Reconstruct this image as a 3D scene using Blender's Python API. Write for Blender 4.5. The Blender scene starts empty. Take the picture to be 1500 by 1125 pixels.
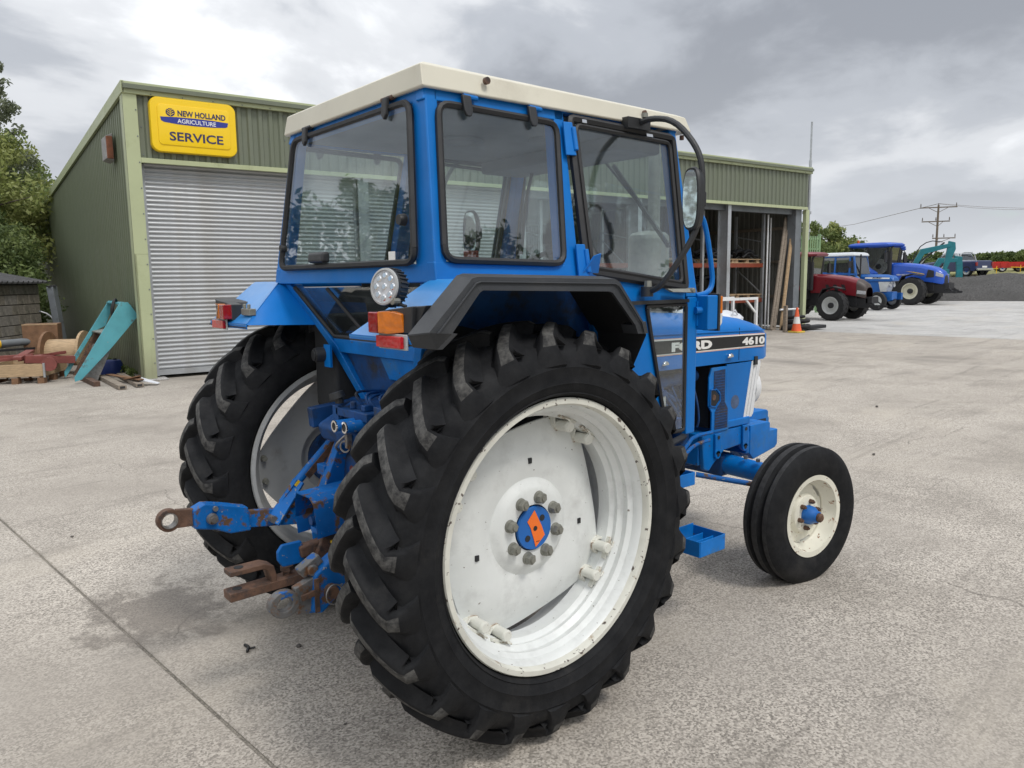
import bpy, math, random
import numpy as np
from mathutils import Vector, Matrix
random.seed(7); rng = np.random.default_rng(7)
R = math.radians
sc = bpy.context.scene
COL = sc.collection

# ---------------------------------------------------------------- camera, sky, sun, exposure
cam_d = bpy.data.cameras.new('camera'); cam = bpy.data.objects.new('camera', cam_d); COL.objects.link(cam)
cam_d.sensor_width = 36; cam_d.lens = 36 * 1127.8 / 1500
cam_d.clip_start = .05; cam_d.clip_end = 4000
CX, CY, CZ = -1.7666, -2.8385, 1.648
yaw, pit, rol = R(50.53), R(7.74), R(-.76)
F = Vector((math.cos(yaw) * math.cos(pit), math.sin(yaw) * math.cos(pit), -math.sin(pit)))
Rt = Vector((math.sin(yaw), -math.cos(yaw), 0)); U = Rt.cross(F)
R2 = Rt * math.cos(rol) + U * math.sin(rol); U2 = -Rt * math.sin(rol) + U * math.cos(rol)
M = Matrix((R2, U2, -F)).transposed().to_4x4(); M.translation = (CX, CY, CZ)
cam.matrix_world = M
sc.camera = cam
sc.render.resolution_x, sc.render.resolution_y = 1024, 768
sc.view_settings.view_transform = 'Standard'; sc.view_settings.look = 'None'
sc.view_settings.gamma = 1; sc.view_settings.use_curve_mapping = False
sc.view_settings.exposure = 0.48

SUN_EL, SUN_AZ = 56, 276      # degrees, azimuth counted from +X towards +Y
w = bpy.data.worlds.new('World'); sc.world = w; w.use_nodes = True
nt = w.node_tree; nt.nodes.clear()
def wn(t, **k):
    n = nt.nodes.new(t)
    for a, b in k.items(): setattr(n, a, b)
    return n
def wl(a, b): nt.links.new(a, b)
def wmath(op, a, b=None, c=None, clamp=False):
    n = wn('ShaderNodeMath', operation=op, use_clamp=clamp)
    for i, v in enumerate((a, b, c)):
        if v is None: continue
        if isinstance(v, (int, float)): n.inputs[i].default_value = v
        else: wl(v, n.inputs[i])
    return n.outputs[0]
sky = wn('ShaderNodeTexSky', sky_type='NISHITA'); sky.sun_disc = False
sky.sun_elevation = R(SUN_EL); sky.sun_rotation = R(90 - SUN_AZ)
tc = wn('ShaderNodeTexCoord'); sp = wn('ShaderNodeSeparateXYZ'); wl(tc.outputs['Generated'], sp.inputs[0])
zc = wmath('MAXIMUM', sp.outputs[2], 0.0)
den = wmath('ADD', zc, .34)
cb = wn('ShaderNodeCombineXYZ')
wl(wmath('DIVIDE', sp.outputs[0], den), cb.inputs[0]); wl(wmath('DIVIDE', sp.outputs[1], den), cb.inputs[1])
def wnoise(scale, detail, rough, off, dist=0.0):
    mp = wn('ShaderNodeMapping'); mp.inputs['Location'].default_value = off
    wl(cb.outputs[0], mp.inputs[0])
    n = wn('ShaderNodeTexNoise'); n.inputs['Scale'].default_value = scale; n.inputs['Detail'].default_value = detail
    n.inputs['Roughness'].default_value = rough; n.inputs['Distortion'].default_value = dist
    wl(mp.outputs[0], n.inputs[0]); return n.outputs[0]
def wramp(f, stops):
    n = wn('ShaderNodeValToRGB'); e = n.color_ramp.elements
    while len(e) < len(stops): e.new(.5)
    for i, (p, c) in enumerate(stops): e[i].position = p; e[i].color = (*c, 1)
    n.color_ramp.interpolation = 'EASE'
    wl(f, n.inputs[0]); return n.outputs[0]
big = wnoise(1.15, 7, .50, (8.8, 3.3, 0), .35)
med = wnoise(3.4, 7, .55, (7.3, 4.2, 0), .4)
dens = wmath('ADD', wmath('MULTIPLY', big, .76), wmath('MULTIPLY', med, .24))
bank = wmath('MULTIPLY', wmath('ADD', wmath('MULTIPLY', sp.outputs[0], .85), wmath('MULTIPLY', sp.outputs[1], -.15)), .10)
dens = wmath('ADD', dens, wmath('SUBTRACT', bank, .034))
ccol = wramp(dens, [(.38, (.74, .755, .775)), (.455, (.49, .505, .53)), (.52, (.31, .33, .365)), (.60, (.19, .205, .235))])
mask = wramp(wnoise(.9, 6, .55, (1.3, 8.8, 0)), [(.30, (0, 0, 0)), (.37, (1, 1, 1))])
skyc = wn('ShaderNodeMix', data_type='RGBA', blend_type='MULTIPLY'); skyc.inputs[0].default_value = 1
wl(sky.outputs[0], skyc.inputs[6]); skyc.inputs[7].default_value = (.10, .10, .10, 1)
mx = wn('ShaderNodeMix', data_type='RGBA'); wl(mask, mx.inputs[0]); wl(skyc.outputs[2], mx.inputs[6])
# overcast luminance: zenith brighter than horizon (CIE overcast), haze band low down
lum = wmath('ADD', wmath('MULTIPLY', wmath('POWER', zc, 1.2), 1.25), .90)
cl = wn('ShaderNodeMix', data_type='RGBA', blend_type='MULTIPLY'); cl.inputs[0].default_value = 1
lc = wn('ShaderNodeCombineXYZ')
for i in range(3): wl(lum, lc.inputs[i])
hz = wn('ShaderNodeMix', data_type='RGBA')
wl(wmath('MULTIPLY', wmath('POWER', wmath('SUBTRACT', 1.0, zc, clamp=True), 8.0), .90), hz.inputs[0])
wl(ccol, hz.inputs[6]); hz.inputs[7].default_value = (.66, .685, .72, 1)
wl(hz.outputs[2], cl.inputs[6]); wl(lc.outputs[0], cl.inputs[7]); wl(cl.outputs[2], mx.inputs[7])
bg = wn('ShaderNodeBackground'); wl(mx.outputs[2], bg.inputs[0]); bg.inputs[1].default_value = 1.0
out = wn('ShaderNodeOutputWorld'); wl(bg.outputs[0], out.inputs[0])

sd = bpy.data.lights.new('sun', 'SUN'); sd.energy = 1.3; sd.angle = R(14); sd.color = (1, .96, .9)
so = bpy.data.objects.new('sun', sd); COL.objects.link(so); so.location = (0, 0, 30)
so.rotation_euler = (R(90 - SUN_EL), 0, R(SUN_AZ + 90))

# ---------------------------------------------------------------- materials
MATS = {}
class N:
    """small node helper bound to one material"""
    def __init__(s, name):
        s.m = bpy.data.materials.new(name); s.m.use_nodes = True; s.t = s.m.node_tree
        s.b = s.t.nodes['Principled BSDF']; s.o = s.t.nodes['Material Output']; s.tc = None
    def n(s, t, **k):
        x = s.t.nodes.new(t)
        for a, b in k.items(): setattr(x, a, b)
        return x
    def l(s, a, b): s.t.links.new(a, b)
    def co(s, scale=(1, 1, 1), kind='Object'):
        if s.tc is None: s.tc = s.n('ShaderNodeTexCoord')
        if scale == (1, 1, 1): return s.tc.outputs[kind]
        mp = s.n('ShaderNodeMapping'); mp.inputs['Scale'].default_value = scale
        s.l(s.tc.outputs[kind], mp.inputs[0]); return mp.outputs[0]
    def noise(s, scale, detail=4, rough=.55, stretch=(1, 1, 1), dist=0):
        x = s.n('ShaderNodeTexNoise'); x.inputs['Scale'].default_value = scale
        x.inputs['Detail'].default_value = detail; x.inputs['Roughness'].default_value = rough
        x.inputs['Distortion'].default_value = dist
        s.l(s.co(stretch), x.inputs[0]); return x.outputs[0]
    def voro(s, scale, feature='F1', stretch=(1, 1, 1)):
        x = s.n('ShaderNodeTexVoronoi'); x.feature = feature; x.inputs['Scale'].default_value = scale
        s.l(s.co(stretch), x.inputs['Vector']); return x
    def ramp(s, f, a, b, lo=0, hi=1):
        x = s.n('ShaderNodeMapRange'); x.inputs[1].default_value = a; x.inputs[2].default_value = b
        x.inputs[3].default_value = lo; x.inputs[4].default_value = hi; s.l(f, x.inputs[0]); return x.outputs[0]
    def mix(s, f, a, b, blend='MIX'):
        x = s.n('ShaderNodeMix', data_type='RGBA', blend_type=blend)
        if isinstance(f, (int, float)): x.inputs[0].default_value = f
        else: s.l(f, x.inputs[0])
        for i, v in ((6, a), (7, b)):
            if isinstance(v, tuple): x.inputs[i].default_value = (*v[:3], 1)
            else: s.l(v, x.inputs[i])
        return x.outputs[2]
    def math(s, op, a, b=0.0, clamp=False):
        x = s.n('ShaderNodeMath', operation=op, use_clamp=clamp)
        for i, v in enumerate((a, b)):
            if isinstance(v, (int, float)): x.inputs[i].default_value = v
            else: s.l(v, x.inputs[i])
        return x.outputs[0]
    def bump(s, h, strength=.3, dist=.01):
        x = s.n('ShaderNodeBump'); x.inputs['Strength'].default_value = strength; x.inputs['Distance'].default_value = dist
        s.l(h, x.inputs['Height']); s.l(x.outputs[0], s.b.inputs['Normal'])
    def set(s, k, v):
        if isinstance(v, tuple): s.b.inputs[k].default_value = (*v[:3], 1)
        elif isinstance(v, (int, float)): s.b.inputs[k].default_value = v
        else: s.l(v, s.b.inputs[k])

def surf(name, base, rough=.5, metal=0, var=.25, vscale=3, dirt=None, dscale=8, dlo=.55, dhi=.7,
         speck=None, sscale=60, slo=.68, shi=.72, coat=0, bump=.0, bscale=80, stretch=(1, 1, 1), spec=None, splash=None):
    n = N(name)
    c = n.mix(n.ramp(n.noise(vscale, 5, .6, stretch), .3, .7), tuple(x * (1 - var) for x in base), tuple(min(x * (1 + var), .92) for x in base))
    r = n.ramp(n.noise(vscale * 2.3, 5, .65), .3, .7, max(rough - .1, .05), min(rough + .12, 1))
    if dirt:
        f = n.ramp(n.noise(dscale, 8, .68, stretch), dlo, dhi)
        c = n.mix(f, c, dirt)
    if speck:
        f = n.ramp(n.noise(sscale, 3, .6), slo, shi)
        c = n.mix(f, c, speck)
    if splash:
        sx = n.n('ShaderNodeSeparateXYZ'); n.l(n.co(), sx.inputs[0])
        hgt = n.math('ADD', sx.outputs[2], n.math('MULTIPLY', n.noise(3, 7, .7, (1, 1, .35)), -1.1))
        c = n.mix(n.ramp(hgt, -.50, .15, .75, 0), c, splash)
        c = n.mix(n.ramp(n.noise(2.5, 6, .7, (2.5, 2.5, .12)), .58, .78, 0, .45), c, tuple(x * .6 for x in splash))
    n.set('Base Color', c); n.set('Roughness', r); n.set('Metallic', metal)
    if coat: n.set('Coat Weight', coat); n.set('Coat Roughness', .12)
    if spec is not None: n.set('Specular IOR Level', spec)
    if bump: n.bump(n.noise(bscale, 4, .6), bump, .004)
    MATS[name] = n.m; return n.m

BLUE = (.001, .148, .49)
surf('blue_paint', BLUE, .42, var=.16, vscale=2.5, dirt=(.012, .13, .38), dscale=5, dlo=.56, dhi=.85, speck=(.14, .22, .32), sscale=60, slo=.735, shi=.76, coat=.12, spec=.28)
surf('blue_sky_lit', (.015, .21, .55), .34, var=.12, vscale=2, dirt=(.08, .22, .50), dscale=3, dlo=.5, dhi=.8, coat=.25)  # paler blue: the sky's reflection on the fender tops is put into the colour
surf('blue_shaded_dirty', (.002, .050, .18), .55, var=.3, vscale=6, dirt=(.02, .022, .026), dscale=9, dlo=.50, dhi=.66, speck=(.25, .27, .3), sscale=40, slo=.73, shi=.75, bump=.15)  # base blue deepened to paint in the underside shade; dirt patches over it
surf('blue_worn', (.002, .11, .38), .48, var=.2, vscale=8, dirt=(.11, .065, .04), dscale=16, dlo=.545, dhi=.60, speck=(.22, .22, .22), sscale=50, slo=.66, shi=.68, spec=.3, bump=.3, bscale=50)
surf('blue_paint_aged', BLUE, .46, var=.22, vscale=5, dirt=(.035, .15, .34), dscale=9, dlo=.54, dhi=.72, speck=(.10, .075, .06), sscale=48, slo=.70, shi=.715, coat=.08, spec=.28, bump=.08)
surf('rusty_steel', (.115, .062, .040), .75, var=.4, vscale=14, dirt=(.05, .035, .03), dscale=20, dlo=.5, dhi=.62, bump=.5, bscale=70)
surf('bare_steel', (.26, .25, .24), .42, metal=.7, var=.25, vscale=20, dirt=(.16, .09, .05), dscale=25, dlo=.58, dhi=.68, bump=.15)
surf('dull_zinc', (.24, .24, .21), .5, metal=.35, var=.15, vscale=30)
surf('roof_cream', (.60, .57, .47), .45, var=.06, vscale=2, dirt=(.42, .38, .30), dscale=3, dlo=.55, dhi=.9)
surf('rim_white', (.70, .72, .71), .42, var=.07, vscale=4, speck=(.12, .09, .07), sscale=62, slo=.705, shi=.725, dirt=(.52, .53, .52), dscale=7, dlo=.5, dhi=.8)
surf('rim_rusty_white', (.68, .68, .62), .5, var=.1, vscale=8, dirt=(.28, .16, .07), dscale=16, dlo=.555, dhi=.66, speck=(.16, .09, .05), sscale=50, slo=.68, shi=.70)
surf('rim_edge', (.64, .635, .57), .5, var=.12, vscale=8, dirt=(.34, .25, .16), dscale=13, dlo=.60, dhi=.70, speck=(.1, .08, .07), sscale=38, slo=.62, shi=.65)
surf('rim_grey', (.40, .41, .41), .45, var=.12, vscale=4, dirt=(.26, .25, .23), dscale=9, dlo=.55, dhi=.8)
surf('front_rim_white', (.70, .68, .58), .5, var=.08, vscale=6, dirt=(.30, .13, .05), dscale=13, dlo=.61, dhi=.68, speck=(.2, .09, .04), sscale=36, slo=.64, shi=.68)
surf('plastic_black', (.022, .023, .025), .5, var=.2, vscale=6, bump=.1, bscale=200)
surf('flare_plastic', (.030, .033, .038), .55, var=.2, vscale=3, dirt=(.055, .056, .058), dscale=5, dlo=.5, dhi=.8, bump=.15, bscale=260)
surf('seal_rubber', (.014, .014, .015), .6, var=.2)
surf('interior_grey', (.16, .17, .18), .8, var=.15)
surf('interior_dark', (.02, .021, .023), .8, var=.2)
surf('decal_black', (.012, .012, .014), .4, var=.1)
surf('decal_white', (.78, .77, .74), .45, var=.05)
surf('decal_salmon', (.70, .42, .33), .45, var=.08)
surf('chrome', (.7, .7, .7), .15, metal=1, var=.1)
surf('sticker_orange', (.85, .17, .02), .5, var=.04)
surf('worn_casting', (.13, .13, .13), .6, metal=.2, var=.3, vscale=14, dirt=(.14, .07, .035), dscale=15, dlo=.50, dhi=.58, speck=(.01, .10, .34), sscale=18, slo=.60, shi=.63, bump=.5, bscale=60)
surf('hub_blue', (.01, .12, .42), .4, var=.1, dirt=(.05, .04, .04), dscale=20, dlo=.66, dhi=.75)
surf('ghost_decal', (.07, .11, .20), .6, var=.3, vscale=30)
surf('grille_mesh', (.012, .035, .10), .7, var=.4, vscale=30, dirt=(.06, .05, .045), dscale=14, dlo=.5, dhi=.7)

def lens(name, col, emit=0):
    n = N(name); v = n.voro(70)
    n.set('Base Color', n.mix(n.ramp(n.noise(30, 2), .3, .7), col, tuple(c * .6 for c in col)))
    n.set('Roughness', .14); n.set('Coat Weight', .5); n.bump(v.outputs[0], .25, .003); MATS[name] = n.m
lens('lens_red', (.33, .006, .010)); lens('lens_amber', (.75, .20, .012)); lens('lens_white', (.7, .7, .68)); lens('reflector_red', (.55, .010, .014)); lens('lens_clear', (.55, .56, .58))

def glass(name, tint, f0, dust):
    n = N(name); t = n.t; t.nodes.remove(n.b)
    tr = n.n('ShaderNodeBsdfTransparent'); tr.inputs[0].default_value = (*tint, 1)
    gl = n.n('ShaderNodeBsdfGlossy'); gl.inputs['Roughness'].default_value = .015; gl.inputs[0].default_value = (1, 1, 1, 1)
    df = n.n('ShaderNodeBsdfDiffuse'); df.inputs[0].default_value = (.5, .5, .5, 1)
    lw = n.n('ShaderNodeLayerWeight'); lw.inputs[0].default_value = .5
    f = n.math('ADD', n.math('MULTIPLY', n.math('POWER', lw.outputs['Facing'], 4.2), .95 - f0), f0, True)
    m1 = n.n('ShaderNodeMixShader'); n.l(n.ramp(n.noise(5, 6, .7), .35, .8, dust * .4, dust * 1.8), m1.inputs[0]); n.l(tr.outputs[0], m1.inputs[1]); n.l(df.outputs[0], m1.inputs[2])
    m2 = n.n('ShaderNodeMixShader'); n.l(f, m2.inputs[0]); n.l(m1.outputs[0], m2.inputs[1]); n.l(gl.outputs[0], m2.inputs[2])
    n.l(m2.outputs[0], n.o.inputs[0]); MATS[name] = n.m
glass('cab_glass', (.86, .91, .91), .070, .018)
glass('far_glass', (.30, .36, .36), .16, .03)
n = N('mirror_silver'); n.set('Base Color', (.82, .84, .85)); n.set('Metallic', 1.0); n.set('Roughness', .03); MATS['mirror_silver'] = n.m

def rubber(name, col, top, sc1=14):
    n = N(name); c = n.mix(n.ramp(n.noise(sc1, 8, .7), .38, .68), col, top)
    c = n.mix(n.ramp(n.noise(3, 6, .7), .58, .85), c, (.040, .038, .036))
    n.set('Base Color', c); n.set('Roughness', n.ramp(n.noise(9, 5), .3, .7, .62, .9)); n.set('Specular IOR Level', .2)
    n.bump(n.noise(90, 6, .75), .35, .003); MATS[name] = n.m
rubber('rubber', (.008, .0085, .010), (.017, .0175, .019))
rubber('rubber_tread', (.026, .026, .027), (.115, .113, .108), 34)
rubber('rubber_rib', (.03, .03, .031), (.055, .055, .056), 30)

# ---- concrete yard
def concrete(name, a, b, coarse=1.0, stainf=.5):
    n = N(name)
    big = n.noise(.30, 6, .6); md = n.noise(1.6, 7, .65); wear = n.noise(.50, 5, .6, (1, 1, 1), .4)
    c = n.mix(n.ramp(big, .35, .65), a, b)
    c = n.mix(n.ramp(md, .42, .72, 0, .8), c, tuple(x * .80 for x in a))
    # exposed aggregate: pale and dark stones between cement
    v2 = n.noise(95 * coarse, 3, .6); v3 = n.noise(30 * coarse, 6, .8)
    v5 = n.voro(125 * coarse); sr = n.n('ShaderNodeSeparateColor'); n.l(v5.outputs['Color'], sr.inputs[0])
    gv = n.math('ADD', n.math('MULTIPLY', sr.outputs[0], .42), n.math('MULTIPLY', v2, .70))
    agg = n.mix(n.ramp(gv, .34, .76), tuple(x * .40 for x in a), tuple(min(.88, x * 1.75) for x in b))
    exposed = n.ramp(wear, .36, .62, .22, .95)
    c = n.mix(n.math('MULTIPLY', exposed, .80), c, agg)
    c = n.mix(n.ramp(v3, .60, .72, 0, .38), c, tuple(x * .50 for x in a))
    spv = n.voro(2.1); c = n.mix(n.ramp(spv.outputs[0], .018, .035, .55, 0), c, (.10, .09, .085))
    spv2 = n.voro(7.3); c = n.mix(n.ramp(spv2.outputs[0], .02, .05, .4, 0), c, (.13, .12, .11))
    # trowelled patches, dusty drifts, long scuffs, tyre marks, oil
    pa = n.noise(.8, 9, .72, (1, 1, 1), .5); c = n.mix(n.ramp(pa, .50, .66, 0, .42), c, tuple(x * .62 for x in a))
    du = n.noise(.55, 8, .70, (.55, 1.3, 1), .9); c = n.mix(n.ramp(du, .53, .66, 0, .38), c, (.46, .415, .35))
    st = n.noise(2.2, 9, .78, (.09, 1.5, 1), .5); c = n.mix(n.ramp(st, .54, .74, 0, .55), c, tuple(x * .48 for x in a))
    wv_ = n.noise(7, 5, .7, (.05, 1.0, 1), 1.2); c = n.mix(n.math('MULTIPLY', n.ramp(wv_, .60, .68), n.ramp(pa, .42, .52, 0, .35), True), c, tuple(x * .36 for x in a))
    oil = n.noise(.42, 4, .5, (1, 1, 1), .8); c = n.mix(n.ramp(oil, .64, .76, 0, stainf), c, (.13, .12, .11))
    # wandering hair cracks
    wn_ = n.n('ShaderNodeTexNoise'); wn_.inputs['Scale'].default_value = 2.2; wn_.inputs['Detail'].default_value = 6; n.l(n.co(), wn_.inputs[0])
    ofs = n.n('ShaderNodeVectorMath', operation='MULTIPLY_ADD'); n.l(wn_.outputs[1], ofs.inputs[0]); ofs.inputs[1].default_value = (.55, .55, 0); n.l(n.co(), ofs.inputs[2])
    cr = n.n('ShaderNodeTexVoronoi'); cr.feature = 'DISTANCE_TO_EDGE'; cr.inputs['Scale'].default_value = .16; n.l(ofs.outputs[0], cr.inputs['Vector'])
    crack = n.math('MULTIPLY', n.ramp(cr.outputs[0], .0, .0016, 1, 0), n.ramp(n.noise(.7, 3), .50, .56), True)
    c = n.mix(n.math('MULTIPLY', crack, .6), c, (.09, .08, .07))
    n.set('Base Color', c); n.set('Roughness', n.ramp(md, .3, .7, .80, .97)); n.set('Specular IOR Level', .22)
    h = n.math('ADD', n.math('MULTIPLY', v2, .30), n.math('MULTIPLY', v3, .10)); h = n.math('ADD', h, n.math('MULTIPLY', n.noise(6, 5), .5))
    h = n.math('SUBTRACT', h, crack)
    n.bump(h, .16, .004); MATS[name] = n.m
concrete('yard_concrete', (.300, .270, .235), (.375, .342, .300))
concrete('pale_concrete', (.35, .342, .328), (.43, .42, .405), stainf=.25)
concrete('joint_filler', (.16, .15, .13), (.22, .20, .17))
# damp patch on the slab
n = N('damp_concrete'); r = n.noise(5.5, 8, .7)
n.set('Base Color', n.mix(n.ramp(n.noise(190, 4, .75), .35, .65), (.15, .13, .11), (.29, .26, .23))); n.set('Roughness', .8)
n.bump(n.noise(150, 4), .3, .004)
al = n.co(kind='Generated'); sub = n.n('ShaderNodeVectorMath', operation='SUBTRACT'); n.l(al, sub.inputs[0]); sub.inputs[1].default_value = (.5, .5, .5)
sub2 = n.n('ShaderNodeVectorMath', operation='MULTIPLY'); n.l(sub.outputs[0], sub2.inputs[0]); sub2.inputs[1].default_value = (1, 1, 0)
ln = n.n('ShaderNodeVectorMath', operation='LENGTH'); n.l(sub2.outputs[0], ln.inputs[0])
aa = n.math('SUBTRACT', .48, n.math('ADD', ln.outputs['Value'], n.ramp(r, .25, .75, -.12, .42)))
n.set('Alpha', n.math('MULTIPLY', n.ramp(aa, .0, .16), .50)); MATS['damp_concrete'] = n.m

def groundmat(name, cols, sc_, bumps=.6, dist=.03):
    n = N(name); c = n.mix(n.ramp(n.noise(sc_, 8, .75), .3, .7), cols[0], cols[1]); c = n.mix(n.ramp(n.noise(sc_ * .06, 6, .6), .42, .66), c, cols[2])
    n.set('Base Color', c); n.set('Roughness', .95); n.set('Specular IOR Level', .15); n.bump(n.noise(sc_ * 1.2, 5, .8), bumps, dist); MATS[name] = n.m
groundmat('grass_field', ((.13, .15, .06), (.24, .23, .10), (.30, .27, .14)), 4)
groundmat('gravel', ((.035, .034, .034), (.16, .155, .15), (.085, .083, .08)), 9, 1.0, .08)
groundmat('soil', ((.10, .09, .07), (.17, .15, .12), (.12, .13, .07)), 6)

# ---- shed
surf('clad_green', (.150, .168, .125), .5, var=.1, vscale=.6, dirt=(.125, .145, .090), dscale=.8, dlo=.45, dhi=.75, stretch=(1, 1, .25))
surf('clad_side_green', (.150, .172, .112), .5, var=.1, vscale=.5, dirt=(.115, .140, .070), dscale=.7, dlo=.4, dhi=.75, stretch=(1, 1, .25), splash=(.13, .13, .09))
surf('clad_inside', (.20, .20, .18), .6, var=.15, vscale=.8, dirt=(.10, .09, .08), dscale=1.5, dlo=.5, dhi=.8, stretch=(3, 3, .4))
surf('trim_green', (.41, .45, .27), .5, var=.06, vscale=1, dirt=(.25, .28, .14), dscale=2, dlo=.55, dhi=.85, splash=(.26, .26, .17))
surf('galvanised', (.42, .44, .46), .38, metal=.45, var=.12, vscale=3, dirt=(.30, .30, .30), dscale=2.5, dlo=.5, dhi=.75)
surf('shutter_steel', (.40, .415, .43), .40, metal=.30, var=.06, vscale=2, dirt=(.33, .32, .30), dscale=1.6, dlo=.5, dhi=.8, stretch=(1, 1, 2))
surf('steel_grey', (.15, .165, .18), .5, var=.15, vscale=3, dirt=(.09, .09, .09), dscale=4)
surf('rack_orange', (.22, .045, .02), .55, var=.15)
surf('wood_pale', (.42, .30, .18), .75, var=.25, vscale=9, stretch=(1, 1, 6), bump=.2)
surf('wood_grey', (.24, .20, .16), .8, var=.3, vscale=9, stretch=(1, 1, 5), bump=.3)
surf('wood_brown', (.20, .11, .06), .8, var=.3, vscale=9, bump=.3)
surf('white_paint', (.72, .73, .74), .5, var=.06, dirt=(.45, .44, .42), dscale=6, dlo=.55, dhi=.8)
surf('white_sheet', (.62, .64, .68), .6, var=.1, vscale=4)
surf('teal_paint', (.09, .34, .40), .5, var=.12, vscale=4, dirt=(.10, .10, .09), dscale=4, dlo=.60, dhi=.68, speck=(.3, .3, .28), sscale=20, slo=.7, shi=.73)
surf('teal_far', (.01, .17, .20), .5, var=.15)
surf('red_oxide', (.20, .055, .045), .6, var=.2, vscale=6)
surf('block_grey', (.22, .205, .185), .9, var=.3, vscale=7, dirt=(.10, .10, .085), dscale=5, dlo=.5, dhi=.75, bump=.7, bscale=35)
surf('block_brown', (.20, .18, .15), .9, var=.35, vscale=8, dirt=(.08, .08, .06), dscale=6, dlo=.5, dhi=.7, bump=.7, bscale=35)
surf('mortar', (.10, .095, .085), .95, var=.2)
surf('slate', (.07, .07, .072), .8, var=.3, vscale=5, bump=.3)
surf('alarm_grey', (.28, .27, .26), .6, var=.3, vscale=8)
surf('alarm_rust', (.22, .08, .04), .7, var=.3, vscale=8)
surf('barrel_blue', (.01, .03, .16), .5, var=.1)
surf('fence_green', (.20, .31, .16), .5, var=.1)
surf('cone_orange', (.75, .12, .04), .5, var=.12)
surf('cone_white', (.7, .7, .68), .5, var=.1)
surf('cone_base', (.55, .40, .05), .6, var=.1)
surf('sign_yellow', (.87, .58, .006), .35, var=.02, coat=.3)
surf('sign_yellow_edge', (.74, .47, .005), .35, var=.02, coat=.3)
surf('sign_blue', (.025, .04, .27), .4, var=.02)
surf('sign_navy', (.03, .032, .10), .4, var=.02)
surf('sign_white', (.8, .8, .8), .4, var=.02)
surf('far_blue', (.008, .075, .44), .4, var=.1, coat=.3)
surf('far_mid_blue', (.008, .10, .36), .4, var=.12, coat=.2)
surf('far_navy', (.02, .03, .10), .35, var=.1, coat=.5)
surf('far_red', (.17, .006, .014), .35, var=.1, coat=.3)
surf('far_bright_red', (.45, .02, .015), .5, var=.15)
surf('far_grey_roof', (.55, .58, .60), .5, var=.06)
surf('far_rim', (.55, .56, .55), .5, var=.08)
surf('far_rim_cream', (.62, .60, .48), .5, var=.08)
surf('far_rubber', (.014, .014, .015), .8, var=.3, vscale=6)
surf('far_black', (.016, .016, .018), .6, var=.2)
surf('far_bronze', (.06, .045, .04), .5, var=.2)
surf('beacon_orange', (.65, .12, .01), .4, var=.1)
surf('yellow_paint', (.70, .45, .02), .5, var=.1)
surf('pole_wood', (.15, .12, .095), .85, var=.2, vscale=4)
surf('insulator', (.12, .10, .09), .4, var=.1)
surf('bark', (.11, .09, .07), .9, var=.3, vscale=8, bump=.6, bscale=25)
surf('stone', (.12, .11, .10), .9, var=.5, vscale=20)
def leafmat(name, a, b, c3):
    n = N(name); oi = n.n('ShaderNodeNewGeometry')
    c = n.mix(n.ramp(n.noise(.9, 4, .6), .35, .65), a, b); c = n.mix(n.ramp(oi.outputs['Random Per Island'], 0, 1), c, c3)
    n.set('Base Color', c); n.set('Roughness', .6); n.set('Specular IOR Level', .3)
    tl = n.n('ShaderNodeBsdfTranslucent'); n.l(c, tl.inputs[0]); ms = n.n('ShaderNodeMixShader'); ms.inputs[0].default_value = .30
    n.l(n.b.outputs[0], ms.inputs[1]); n.l(tl.outputs[0], ms.inputs[2]); n.l(ms.outputs[0], n.o.inputs[0]); MATS[name] = n.m
leafmat('leaf_dark', (.06, .09, .03), (.11, .15, .05), (.085, .12, .04))
leafmat('leaf_mid', (.10, .15, .04), (.19, .23, .075), (.14, .18, .06))
leafmat('leaf_bright', (.20, .25, .07), (.34, .37, .11), (.25, .27, .10))
leafmat('leaf_grey', (.15, .18, .11), (.23, .25, .16), (.18, .20, .13))

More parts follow.
